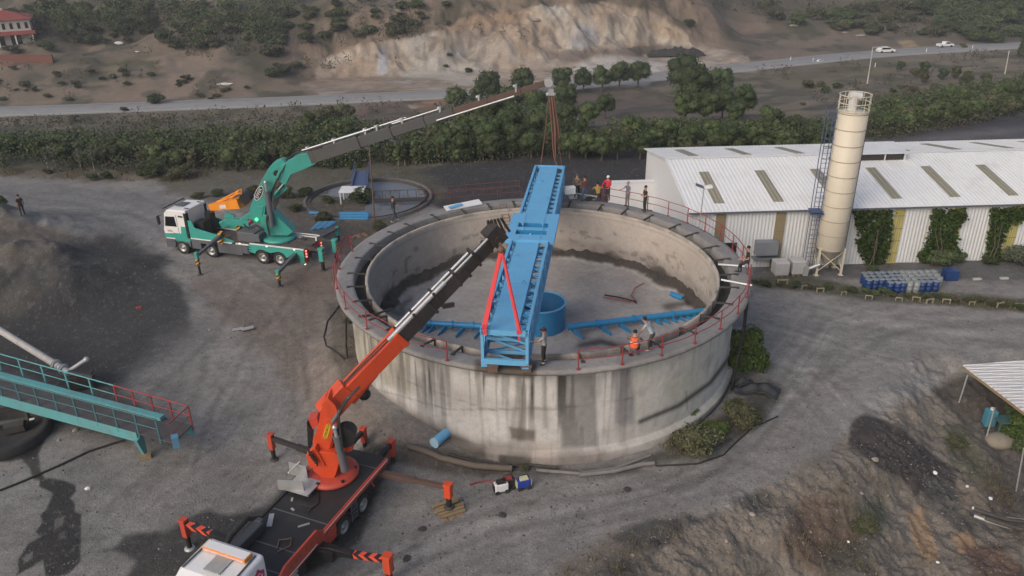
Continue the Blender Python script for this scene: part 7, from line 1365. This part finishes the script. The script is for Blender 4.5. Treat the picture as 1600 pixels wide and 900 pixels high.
# near bushes
for x, y, r, i, s, lb in ((1166, 566, 31, 2, 2.3, 'tall light green bush growing against the right side of the tank'), (1088, 682, 44, 1, .8, 'wide olive green bush at the lower right foot of the tank'), (1115, 668, 24, 2, .7, 'bright low bush between the two larger ones at the tank foot'), (1156, 646, 34, 1, 1.0, 'rounded bush right of the tank beside the dark sheets'), (1082, 650, 14, 2, 1.5, 'upright weed growing up the lower right tank wall'), (566, 306, 23, 0, .9, 'dark green bush in the middle of the small settling tank'), (512, 312, 11, 1, .9, 'small bush at the left inside the settling tank'), (505, 338, 16, 1, .7, 'bush between the blue pipes and the teal truck'), (445, 300, 17, 1, .9, 'bush behind the mast of the teal crane'), (478, 300, 14, 0, .8, 'bush left of the settling tank'), (462, 322, 14, 1, .7, 'low bush right behind the teal crane column'), (592, 352, 12, 1, .8, 'low bush behind the left rim of the tank by the rusty pole'), (395, 296, 12, 1, .8, 'bush left of the teal crane mast'), (310, 304, 12, 1, .7, 'bush behind the white cab of the teal truck'), (340, 300, 12, 0, .7, 'second bush behind the white cab of the teal truck'), (145, 276, 11, 0, .8, 'round bush at the edge of the left yard'), (1, 316, 12, 0, 1.1, 'dark bush at the left edge behind the spoil heap'), (75, 268, 8, 1, .9, 'small round bush at the far left yard edge'), (168, 276, 9, 0, 1.2, 'narrow bush at the edge of the left yard'), (240, 262, 26, 0, .8, 'large dark bush at the edge of the left yard'), (282, 268, 22, 1, .8, 'large olive bush left of the teal truck'),
                          (1470, 402, 24, 0, .9, 'dark bush under the middle creeper on the warehouse wall'), (1497, 404, 13, 0, 1.1, 'small bush right of the middle creeper'), (1592, 402, 28, 3, 1.0, 'grey-green bushy tree at the right edge before the warehouse'), (1545, 408, 13, 0, .8, 'dark bush at the foot of the right creeper'), (1362, 417, 12, 0, .5, 'low growth at the foot of the left creeper'), (1594, 668, 34, 2, 1.2, 'leafy bright bush growing beside the white shelter roof'), (1598, 700, 24, 0, 1.0, 'darker bush below the leafy one at the right edge'), (1578, 645, 14, 0, 1.2, 'upper shoots of the bush touching the shelter roof'), (1350, 812, 26, 1, .35, 'low green weeds on the spoil slope'), (1490, 682, 22, 1, .3, 'low green weeds on the bank left of the shelter'), (820, 728, 10, 1, .6, 'small weeds at the front foot of the tank'), (545, 500, 10, 1, .5, 'low weeds against the left foot of the tank')):
    shrub(x, y, r, [NSH[i]], lb, sc=s, nm='bush', cat='bush')
for i in range(26):
    x = 1182 + i * 16.5; shrub(x + RS.uniform(-5, 5), 438 + (x - 1182) * .09 + RS.uniform(-3, 4), RS.uniform(6, 11), [NSH[1], NSH[0]], 'low shrub in the overgrown strip along the dirt road', 'low shrubs in the strip before the warehouse', RS.uniform(.5, .8))
# creepers on the warehouse wall
def creeper(P_, n, lb, bush):
    xs = [p[0] for p in P_]; ys = [p[1] for p in P_]; C = []; rot = Matrix.Rotation(wa, 3, 'Z'); nrm = rot @ Vector((0, -1, 0))
    pts = rnd_poly(n, P_)
    pts = [(x + RS.normal() * 2.2, y + abs(RS.normal()) * 2.5) for x, y in pts]
    for x, y in pts:
        r = Vector(ray(x, y)); o = Vector((0, 0, CH)); t = ((WO - o).dot(nrm)) / r.dot(nrm); q = o + r * t; q += nrm * RS.uniform(.05, .38); C.append(q)
    C = np.array([tuple(q) for q in C]); C = C[fbm(C[:, 0] / .55 + 3, C[:, 2] / .55, 3) > -.5]; o_ = C.mean(0); me = leafmesh('creeper', C - o_, .17, L_vine); t = thing('creeper', lb, 'creeper', (o_[0], o_[1], 0))
    a = bpy.data.objects.new('foliage', me); COL.objects.link(a); a.parent = t; a.location = (0, 0, o_[2])
    b = MB(); bx = np.mean([p[0] for p in P_ if p[1] > max(ys) - 14]); base = at(bx, max(ys) + 1, 0); cxm = (min(xs) + max(xs)) / 2
    for k in range(2): q = base + Vector((-.2 + .3 * k, .1, 0)); b.path([q, q + Vector((RS.uniform(-.2, .3), .02, 1.4)), q + Vector((RS.uniform(-.4, .6), .02, 3.0))], [.05, .04, .02], 5)
    b.build('stem', bark, t, world=True)
creeper([(1334, 327), (1393, 326), (1391, 345), (1388, 380), (1382, 398), (1374, 416), (1352, 418), (1350, 402), (1340, 388), (1336, 372), (1340, 358), (1334, 345)], 3400, 'thick dark green creeper on the warehouse wall just right of the silo', 0)
creeper([(1455, 325), (1507, 324), (1506, 342), (1494, 352), (1491, 372), (1498, 392), (1494, 412), (1452, 416), (1436, 404), (1432, 394), (1447, 380), (1452, 350)], 3600, 'middle green creeper on the warehouse wall above a bush', 0)
creeper([(1549, 323), (1602, 321), (1600, 334), (1588, 345), (1576, 344), (1568, 362), (1560, 385), (1560, 402), (1545, 412), (1536, 405), (1541, 375), (1546, 350)], 2400, 'looser green creeper on the warehouse wall at the right edge', 0)
# grass and brush that nobody could count
def scatter(name, polys, size, mat, kind_lb, blade=True, hgt=(.15, .4), thr=-1, sc_=3.):
    NS = sc_
    px_, py_ = [], []
    for P_, n in polys: q = rnd_poly(n, P_); px_ += [a for a, _ in q]; py_ += [b for _, b in q]
    px_ = np.array(px_); py_ = np.array(py_); a = px_ - 800; b = py_ - 450; cr, sr = math.cos(ROLL), math.sin(ROLL); X = (a * cr + b * sr) / FPX; Y = (-a * sr + b * cr) / FPX; c, s = math.cos(TILT), math.sin(TILT)
    dx, dy, dz = X, c - Y * s, -s - Y * c; z = np.zeros(len(px_))
    for _ in range(14): t = (z - CH) / dz; z = .5 * z + .5 * height(dx * t, dy * t)
    t = (z - CH) / dz; G = np.stack([dx * t, dy * t, z], 1); G = G[fbm(G[:, 0] / NS + 31, G[:, 1] / NS, 3) + .15 * RS.normal(size=len(G)) > thr]; G = G[np.abs(G[:, 1] - np.interp(G[:, 0], RX, RY)) > 6.5]; n = len(G)
    if blade:
        m = 5; G = np.repeat(G, m, 0); sc_ = 1 + G[:, 1:2] / 90; G[:, :2] += RS.normal(size=(len(G), 2)) * .12 * sc_; h = RS.uniform(*hgt, (len(G), 1)) * (.6 + .4 * sc_); an = RS.uniform(0, 6.28, len(G)); w_ = np.stack([np.cos(an), np.sin(an), 0 * an], 1) * size * sc_ / 2; ln = np.concatenate([RS.normal(size=(len(G), 2)) * .35 * h, h], 1)
        V = np.stack([G - w_, G + w_, G + ln], 1).reshape(-1, 3).astype(np.float32); k = 3
    else:
        m = 16; G = np.repeat(G, m, 0); sc_ = .5 + G[:, 1:2] / 80; G += np.abs(RS.normal(size=G.shape)) * np.array([1, 1, .6]) * size * .8 * sc_ * RS.choice([-1, 1], (len(G), 3)) * np.array([1, 1, 0]) + np.array([0, 0, 1]) * RS.uniform(0, hgt[1], (len(G), 1)) * sc_
        u = RS.normal(size=G.shape); u /= np.linalg.norm(u, axis=1)[:, None]; v = RS.normal(size=G.shape); v -= u * (u * v).sum(1)[:, None]; v /= np.linalg.norm(v, axis=1)[:, None]; u = u * size * sc_ * .36; v = v * size * sc_ * .26
        V = np.stack([G - u, G - v, G + u, G + v], 1).reshape(-1, 3).astype(np.float32); k = 4
    me = bpy.data.meshes.new(name); me.vertices.add(len(V)); me.vertices.foreach_set('co', V.ravel()); nf = len(V) // k; me.loops.add(len(V)); me.loops.foreach_set('vertex_index', np.arange(len(V), dtype=np.int32)); me.polygons.add(nf); me.polygons.foreach_set('loop_start', np.arange(0, len(V), k, dtype=np.int32)); me.update(calc_edges=True); me.materials.append(mat)
    o = bpy.data.objects.new(name, me); COL.objects.link(o); meta(o, kind_lb, 'vegetation', kind='stuff')
G_ = lambda *a: list(a)
scatter('dry_grass', [([(-10, 262), (200, 270), (330, 262), (330, 285), (200, 284), (-10, 275)], 1300), ([(860, 905), (1010, 835), (1120, 805), (1240, 745), (1320, 700), (1440, 780), (1500, 860), (1500, 905)], 1500), ([(1450, 650), (1500, 660), (1590, 760), (1590, 800), (1520, 760)], 400), ([(430, 290), (640, 262), (640, 350), (560, 380), (480, 330)], 900), ([(1000, 690), (1140, 640), (1180, 660), (1080, 715)], 350), ([(520, 480), (545, 500), (585, 620), (560, 600)], 160), ([(1180, 436), (1590, 470), (1590, 486), (1180, 448)], 700)], .022, L_dry, 'dry grass tufts on the banks and yard edges', hgt=(.08, .26), thr=.08, sc_=2.2)
scatter('brushwood', [([(-10, 190), (420, 190), (560, 190), (660, 258), (330, 270), (200, 274), (-10, 266)], 1500), ([(640, 190), (1000, 205), (1000, 236), (800, 252), (640, 262)], 600), ([(1000, 195), (1330, 200), (1330, 230), (1000, 238)], 500), ([(1340, 165), (1600, 130), (1610, 180), (1360, 226)], 700), ([(-10, -5), (480, -5), (440, 120), (330, 100), (100, 80), (-10, 66)], 420), ([(440, -5), (760, -5), (640, 66), (480, 120)], 160), ([(1040, -5), (1610, -5), (1610, 66), (1350, 56), (1180, 35)], 420), ([(-10, 90), (420, 100), (420, 150), (-10, 168)], 90), ([(1160, 110), (1600, 85), (1600, 140), (1330, 180)], 200), ([(-10, 175), (640, 160), (640, 205), (-10, 205)], 120), ([(500, 40), (1080, 20), (1080, 70), (500, 120)], 20)], .22, L_brush, 'low scrub and undergrowth covering the banks and hills', blade=False, hgt=(.1, .7), thr=.0, sc_=14)

def gravel(name, polys, mat, lb, rr):
    px_, py_ = [], []
    for P_, n in polys: q = rnd_poly(n, P_); px_ += [a for a, _ in q]; py_ += [b for _, b in q]
    px_ = np.array(px_); py_ = np.array(py_); a = px_ - 800; b = py_ - 450; cr, sr = math.cos(ROLL), math.sin(ROLL); X = (a * cr + b * sr) / FPX; Y = (-a * sr + b * cr) / FPX; c, s = math.cos(TILT), math.sin(TILT)
    dx, dy, dz = X, c - Y * s, -s - Y * c; z = np.zeros(len(px_))
    for _ in range(14): z = .5 * z + .5 * height(dx * (z - CH) / dz, dy * (z - CH) / dz)
    t = (z - CH) / dz; G = np.stack([dx * t, dy * t, z + .004], 1); d = np.hypot(G[:, 0] - 1.68, G[:, 1] - 41.58); G = G[(d > 11.3) & (fbm(G[:, 0] / 2.5, G[:, 1] / 2.5, 3) + .3 * RS.normal(size=len(G)) > -.05)]; n = len(G)
    o8 = np.array([(1, 0, 0), (0, 1, 0), (-1, 0, 0), (0, -1, 0), (0, 0, .8), (0, 0, -.5)]); r = (rr[0] + (rr[1] - rr[0]) * RS.power(.35, (n, 1, 1))) ; V = G[:, None, :] + o8[None] * r * RS.uniform(.55, 1.3, (n, 6, 1)); an = RS.uniform(0, 6.3, n)
    F = np.array([(0, 1, 4), (1, 2, 4), (2, 3, 4), (3, 0, 4), (1, 0, 5), (2, 1, 5), (3, 2, 5), (0, 3, 5)]); F = (F[None] + 6 * np.arange(n)[:, None, None]).reshape(-1)
    me = bpy.data.meshes.new(name); me.vertices.add(6 * n); me.vertices.foreach_set('co', V.reshape(-1).astype(np.float32)); me.loops.add(len(F)); me.loops.foreach_set('vertex_index', F.astype(np.int32)); me.polygons.add(len(F) // 3); me.polygons.foreach_set('loop_start', np.arange(0, len(F), 3, dtype=np.int32)); me.update(calc_edges=True); me.materials.append(mat)
    o = bpy.data.objects.new(name, me); COL.objects.link(o); meta(o, lb, 'gravel', kind='stuff')
gm = leafmat('gravel_stones', (.09, .088, .086), (.30, .29, .28))
gravel('gravel', [([(-20, 290), (250, 300), (260, 420), (520, 450), (640, 720), (560, 905), (-20, 905)], 4500), ([(560, 905), (700, 760), (1000, 745), (1180, 650), (1220, 450), (1600, 480), (1600, 560), (1450, 605), (1240, 740), (900, 880), (860, 905)], 5200), ([(850, 905), (1000, 830), (1240, 740), (1450, 610), (1600, 700), (1600, 905)], 4500)], gm, 'loose gravel and small stones strewn over the yard and spoil bank', (.012, .075))

scatter('undergrowth', [([(-10, 216), (200, 222), (420, 214), (560, 206), (650, 204), (650, 250), (540, 262), (330, 262), (200, 266), (-10, 262)], 2100), ([(650, 196), (1000, 208), (1000, 232), (800, 248), (650, 258)], 1300), ([(1000, 206), (1330, 208), (1330, 226), (1000, 234)], 900), ([(1340, 180), (1450, 158), (1600, 132), (1610, 172), (1480, 196), (1360, 216)], 1100), ([(-10, -5), (470, -5), (430, 60), (300, 60), (150, 50), (60, 40)], 700), ([(1420, -5), (1610, -5), (1610, 58), (1500, 46)], 900), ([(680, 180), (760, 150), (860, 150), (900, 200), (700, 205)], 500), ([(1050, 140), (1180, 160), (1160, 180), (1060, 170)], 120)], .26, L_dec, 'dense green undergrowth between the trees of the belts', blade=False, hgt=(.1, 1.1), thr=-.05, sc_=9)
# ================================================================== people
skinm = paint('skin', (.42, .23, .16), .55, amt=.1)
def cloth(c, n=[0]): n[0] += 1; return paint('cloth_%d' % n[0], c, .9, amt=.25, dirt=tuple(q * .5 for q in c), scale=6)
def person(lb, feet, rz_, shirt, trousers, hair=(.02, .016, .014), pose='stand', arms='down', h=1.72, short=True, shoes=(.03, .03, .03), cap=None, vest=None, cuffs=None, shorts=False):
    t = thing('person', lb, 'person', feet, rz_); s = h / 1.75
    J = dict(pel=(0, 0, .95), spi=(0, .0, 1.14), che=(0, .0, 1.36), nec=(0, .0, 1.49), hb=(0, .015, 1.58), ht=(0, .02, 1.67))
    for sg, S in ((-1, 'l'), (1, 'r')):
        J['hip' + S] = (sg * .09, 0, .9); J['kne' + S] = (sg * .11, .03, .5); J['ank' + S] = (sg * .12, -.01, .1); J['toe' + S] = (sg * .14, .15, .045)
        J['sho' + S] = (sg * .18, 0, 1.41); J['elb' + S] = (sg * .24, -.01, 1.13); J['wri' + S] = (sg * .25, .07, .89); J['han' + S] = (sg * .25, .10, .81)
    def mv(keys, d):
        for k in keys: J[k] = tuple(a + b for a, b in zip(J[k], d))
    up_ = ['spi', 'che', 'nec', 'hb', 'ht'] + [a + b for a in ('sho', 'elb', 'wri', 'han') for b in 'lr']
    if pose == 'walk': J['knel'] = (-.1, .16, .5); J['ankl'] = (-.11, .2, .1); J['toel'] = (-.12, .36, .05); J['kner'] = (.1, -.02, .5); J['ankr'] = (.11, -.24, .13); J['toer'] = (.12, -.1, .045)
    if pose == 'crouch':
        mv(['pel', 'hipl', 'hipr'], (0, -.12, -.5)); mv(up_, (0, .0, -.5)); mv(['che', 'nec', 'shol', 'shor'], (0, .12, -.04)); mv(['hb', 'ht'], (0, .18, -.06))
        for sg, S in ((-1, 'l'), (1, 'r')): J['kne' + S] = (sg * .2, .3, .46); J['ank' + S] = (sg * .15, .0, .1); J['toe' + S] = (sg * .17, .17, .045); J['elb' + S] = (sg * .3, .22, .72); J['wri' + S] = (sg * .22, .42, .6); J['han' + S] = (sg * .2, .5, .57)
    if pose == 'bend':
        mv(['pel', 'hipl', 'hipr'], (0, -.1, -.05)); mv(up_, (0, .02, -.06)); mv(['che', 'shol', 'shor', 'elbl', 'elbr'], (0, .16, -.03)); mv(['nec'], (0, .22, -.05)); mv(['hb', 'ht'], (0, .3, -.09))
        for sg, S in ((-1, 'l'), (1, 'r')): J['elb' + S] = (sg * .22, .3, 1.08); J['wri' + S] = (sg * .17, .42, .86); J['han' + S] = (sg * .15, .46, .79)
    if pose == 'perch':
        mv(['pel', 'hipl', 'hipr'], (0, -.12, -.16)); mv(up_, (0, -.1, -.16)); J['knel'] = (-.12, .26, .62); J['ankl'] = (-.12, .3, .2); J['toel'] = (-.13, .46, .2); J['kner'] = (.12, .16, .46); J['ankr'] = (.12, .12, .1); J['toer'] = (.13, .28, .045)
        for sg, S in ((-1, 'l'), (1, 'r')): J['wri' + S] = (sg * .12, .22, .86); J['han' + S] = (sg * .05, .28, .84)
    if arms == 'fold': 
        for sg, S in ((-1, 'l'), (1, 'r')): J['elb' + S] = (sg * .24, .06, 1.13); J['wri' + S] = (sg * .02, .2, 1.13 + .04 * sg); J['han' + S] = (-sg * .07, .2, 1.15 + .04 * sg)
    if arms == 'out':
        for sg, S in ((-1, 'l'), (1, 'r')): J['elb' + S] = (sg * .32, .1, 1.2); J['wri' + S] = (sg * .38, .32, 1.12); J['han' + S] = (sg * .39, .4, 1.12)
    if arms == 'reach': J['elbl'] = (-.26, .22, 1.24); J['wril'] = (-.22, .47, 1.2); J['hanl'] = (-.2, .56, 1.2); J['elbr'] = (.3, .0, 1.14); J['wrir'] = (.28, .16, .98); J['hanr'] = (.27, .23, .95)
    if arms == 'push': 
        for sg, S in ((-1, 'l'), (1, 'r')): J['elb' + S] = (sg * .26, .2, 1.2); J['wri' + S] = (sg * .2, .42, 1.05); J['han' + S] = (sg * .18, .5, 1.04)
    R0 = dict(pel=.125, spi=.115, che=.13, nec=.052, hb=.075, ht=.088, hip=.088, kne=.058, ank=.04, toe=.036, sho=.062, elb=.041, wri=.027, han=.034)
    E_ = [('pel', 'spi'), ('spi', 'che'), ('che', 'nec'), ('nec', 'hb'), ('hb', 'ht')]
    for S in 'lr': E_ += [('pel', 'hip' + S), ('hip' + S, 'kne' + S), ('kne' + S, 'ank' + S), ('ank' + S, 'toe' + S), ('che', 'sho' + S), ('sho' + S, 'elb' + S), ('elb' + S, 'wri' + S), ('wri' + S, 'han' + S)]
    K = list(J); V = [Vector(J[k]) * s for k in K]; me = bpy.data.meshes.new('sk'); me.from_pydata([tuple(v) for v in V], [(K.index(a), K.index(b)) for a, b in E_], [])
    o = bpy.data.objects.new('sk', me); COL.objects.link(o); o.modifiers.new('s', 'SKIN'); sv = me.skin_vertices[0].data
    for i, k in enumerate(K):
        r = R0.get(k, R0.get(k[:3])) * s; sv[i].radius = (r * (1.15 if k in ('che', 'spi', 'pel') else 1), r * (.85 if k in ('che', 'spi', 'pel') else 1)); sv[i].use_root = (k == 'pel')
    m = o.modifiers.new('u', 'SUBSURF'); m.levels = 2; m.render_levels = 2; bpy.context.view_layer.update()
    me2 = bpy.data.meshes.new_from_object(o.evaluated_get(bpy.context.evaluated_depsgraph_get())); bpy.data.objects.remove(o)
    mats = [skinm, cloth(shirt), cloth(trousers), cloth(shoes)]
    b = MB(); b.v = [tuple(v.co) for v in me2.vertices]; b.f = [tuple(p.vertices) for p in me2.polygons]; b.sm = [True] * len(b.f); b.mi = []
    cl = {}
    def cls(a, c, f):
        if c[:3] == 'toe': return 3
        if c[:3] == 'ank': return 0 if shorts and f > .1 else (3 if f > .93 else 2)
        if c[:3] in ('kne', 'hip'): return 2
        if a == 'pel' and c == 'spi': return 2 if f < .25 else 1
        if c in ('spi', 'che') or c[:3] == 'sho': return 1
        if c[:3] == 'elb': return 0 if short and f > .6 else 1
        if c[:3] == 'wri': return 0 if short or f > .95 else 1
        if c == 'nec': return 1 if f < .6 else 0
        return 0
    for f_ in b.f:
        c = sum((Vector(b.v[i]) for i in f_), Vector()) / len(f_); best = (9, 0)
        for a_, c_ in E_:
            A_, B_ = V[K.index(a_)], V[K.index(c_)]; e = B_ - A_; u = max(0, min(1, (c - A_).dot(e) / e.dot(e))); d = (c - A_ - e * u).length - (R0.get(c_, R0.get(c_[:3]))) * s * .6
            if d < best[0]: best = (d, cls(a_, c_, u))
        b.mi.append(best[1])
    # nose, ears, eyes, fingers
    hd = Vector(J['ht']) * s; b.m = 0; b.beam(hd + Vector((0, .07, -.0)) * s, hd + Vector((0, .108, -.035)) * s, .016, .02, w2=.026, h2=.02)
    for sg in (-1, 1): b.ball(hd + Vector((sg * .083, 0, -.01)) * s, .022 * s, 5, (.4, .8, 1.2))
    b.m = 3
    for sg in (-1, 1): b.ball(hd + Vector((sg * .03, .082, .012)) * s, .009 * s, 4)
    b.beam(hd + Vector((-.022, .082, -.05)) * s, hd + Vector((.022, .082, -.05)) * s, .006, .006)
    b.m = 0
    for S, sg in (('l', -1), ('r', 1)):
        hn, wr_ = Vector(J['han' + S]) * s, Vector(J['wri' + S]) * s; d = (hn - wr_).normalized(); sd_ = d.cross(Vector((0, 0, 1)) if abs(d.z) < .8 else Vector((0, 1, 0))).normalized(); nn = d.cross(sd_)
        for i in range(4):
            o_ = hn + sd_ * (-.027 + .018 * i) * s; L = (.066, .076, .072, .056)[i] * s; m1 = o_ + d * L * .5 ; b.path([o_ - d * .01, m1, m1 + (d * .8 + nn * .45) * L * .5], [.0088, .008, .0065], 5)
        o_ = hn - d * .03 - sd_ * .03 * s; b.path([o_, o_ - sd_ * .03 + d * .02, o_ - sd_ * .035 + d * .055], [.011, .009, .007], 5)
    for q_ in range(len(b.v)): b.v[q_] = (b.v[q_][0] * 1.12, b.v[q_][1] * 1.08, b.v[q_][2])
    b.build('body', mats, t)
    b = MB(); hc = cloth(hair) if not cap else cloth(cap)
    pr = [(.001, .112), (.05, .105), (.085, .07), (.1, .02), (.098, -.02)] if not cap else [(.001, .125), (.06, .115), (.095, .07), (.104, .03), (.104, .02), (.12, .012), (.118, .005), (.1, .01)]
    b.lathe([(r * s, z * s) for r, z in pr], c=hd + Vector((0, -.012, .01)) * s, n=14)
    if cap: b.box(hd + Vector((0, .12, .03)) * s, (.13 * s, .09 * s, .012))
    b.build('hair' if not cap else ('helmet' if min(cap) > .4 else 'cap'), hc, t)
    if vest:
        b = MB(); ce = Vector(J['che']) * s; sp = Vector(J['spi']) * s; pe = Vector(J['pel']) * s; n = 16; rr = [(ce + Vector((0, 0, .07)), .17, .12), (ce, .205, .15), (sp, .185, .145), (pe.lerp(sp, .35), .185, .15)]; vs = []
        for c, rx_, ry_ in rr: vs += [c + Vector((rx_ * s * math.cos(2 * math.pi * i / n), ry_ * s * math.sin(2 * math.pi * i / n), 0)) for i in range(n)]
        b.add(vs, [(k * n + i, k * n + (i + 1) % n, (k + 1) * n + (i + 1) % n, (k + 1) * n + i) for k in range(3) for i in range(n)], True); v_ = b.build('hi_vis_vest', cloth(vest), t)
        b = MB(); c = ce.lerp(sp, .62); vs = []
        for dz in (-.03, .03): vs += [c + Vector((.206 * s * math.cos(2 * math.pi * i / n), .16 * s * math.sin(2 * math.pi * i / n), dz)) for i in range(n)]
        b.add(vs, [(i, (i + 1) % n, n + (i + 1) % n, n + i) for i in range(n)], True); b.build('reflective_band', white, v_)
    if cuffs:
        for S in 'lr': b = MB(); A_, B_ = Vector(J['kne' + S]) * s, Vector(J['ank' + S]) * s; A_.x *= 1.12; B_.x *= 1.12; b.tube(A_.lerp(B_, .72), A_.lerp(B_, .85), .066 * s, 12, .062 * s, cap=False); b.build('cuff_band', cloth(cuffs), t)
    return t
rim = lambda x, y: at(x, y, RIM)
person('man in a light grey T-shirt and dark cap guiding the near end of the bridge', rim(850, 570), AL(72), (.36, .345, .33), (.025, .023, .024), cap=(.06, .012, .016), arms='reach', h=1.82, cuffs=(.55, .58, .45))
person('crouching worker in an orange hi-vis vest at the front rail of the tank', rim(990, 556), AL(-12), (.20, .10, .09), (.16, .12, .13), pose='crouch', vest=(.80, .12, .03), h=1.78, short=False)
person('worker in a pale grey T-shirt bending beside the crouching man in the vest', rim(1015, 548), AL(60), (.36, .38, .42), (.05, .06, .055), pose='bend', h=1.8, shoes=(.45, .45, .43))
person('man all in black leaning on the rail at the right side of the tank', rim(1162, 428), AL(80), (.022, .016, .017), (.026, .030, .026), pose='perch', h=1.82, arms='')
person('man in black with folded arms, rightmost of the group on the back rim', rim(1007, 331), AL(100), (.035, .022, .024), (.022, .021, .022), arms='fold', h=1.8)
person('man in a blue-grey shirt and grey trousers gesturing on the back rim', rim(980, 323), AL(115), (.12, .14, .20), (.16, .145, .14), hair=(.3, .25, .22), arms='out', h=1.76)
person('person in a red jacket and white helmet on the back rim', rim(949, 313), AL(150), (.52, .03, .06), (.045, .04, .05), arms='push', h=1.74, short=False, cap=(.72, .72, .72))
person('person in a mustard yellow shirt crouching on the back rim', rim(934, 312), AL(10), (.38, .24, .06), (.06, .05, .045), pose='crouch', h=1.74)
person('man in a brown shirt and blue jeans on the back rim', rim(913, 315), AL(30), (.15, .07, .055), (.10, .15, .23), h=1.8, arms='push')
person('man in an olive grey shirt and black trousers nearest the bridge on the back rim', rim(901, 311), AL(-20), (.13, .12, .10), (.022, .02, .022), h=1.78, hair=(.12, .1, .09), cuffs=(.5, .5, .5))
person('man in dark clothes and white shoes walking on the left rear rim', rim(616, 347), AL(-60), (.030, .026, .028), (.055, .065, .085), pose='walk', h=1.74, arms='push', shoes=(.5, .5, .5))
person('man in dark clothes standing on the spoil heap at the left edge', ground(37, 338), AL(60), (.035, .032, .038), (.03, .03, .035), h=1.75)
t = thing('equipment_stand', 'grey steel stand with a white box on the back rim beside the standing men', 'stand', at(893, 302, RIM)); q = t.location
b = MB(); [b.beam(at(x0, y0, RIM + z0), at(x1, y1, RIM + z1), .08, .08) for x0, y0, z0, x1, y1, z1 in ((886, 305, .1, 930, 312, .1), (886, 300, .5, 932, 307, .5), (888, 308, 0, 886, 300, .6), (930, 314, 0, 932, 307, .6), (905, 308, .1, 920, 306, .55))]; b.build('frame_bars', galv, t, world=True)
b = MB(); b.box(at(890, 297, RIM + 1.15), (.75, .4, .5), .2); b.build('white_box', white, t, world=True, bevel=.03)
b = MB(); b.tube(at(890, 305, RIM), at(890, 297, RIM + .95), .04, 6); b.build('stand', dark, t, world=True)
for i, (x, y, c) in enumerate(((895, 310, cabw), (922, 313, dark))):
    b = MB(); b.box((0, 0, .12), (.55, .3, .22), .3); b.box((0, 0, .26), (.3, .05, .05), .3); o = b.build('tool_box', c, bevel=.02); o.location = rim(x, y); meta(o, ['white tool box on the back rim at the feet of the man in olive', 'dark tool box on the back rim behind the crouching man in yellow'][i], 'tool box')
# ================================================================== air: a thin even haze round the whole scene
hb_ = MB(); hb_.box((0, 160, 12), (900, 700, 80)); hm, hnt, hbs = newmat('haze_air'); hnt.nodes.remove(hbs); pv = hnt.nodes.new('ShaderNodeVolumePrincipled'); pv.inputs['Color'].default_value = (.86, .88, .92, 1); pv.inputs['Density'].default_value = .0006; pv.inputs['Anisotropy'].default_value = .2
hnt.links.new(pv.outputs[0], hnt.nodes['Material Output'].inputs['Volume']); hz_ = hb_.build('haze', hm); hz_['kind'] = 'stuff'
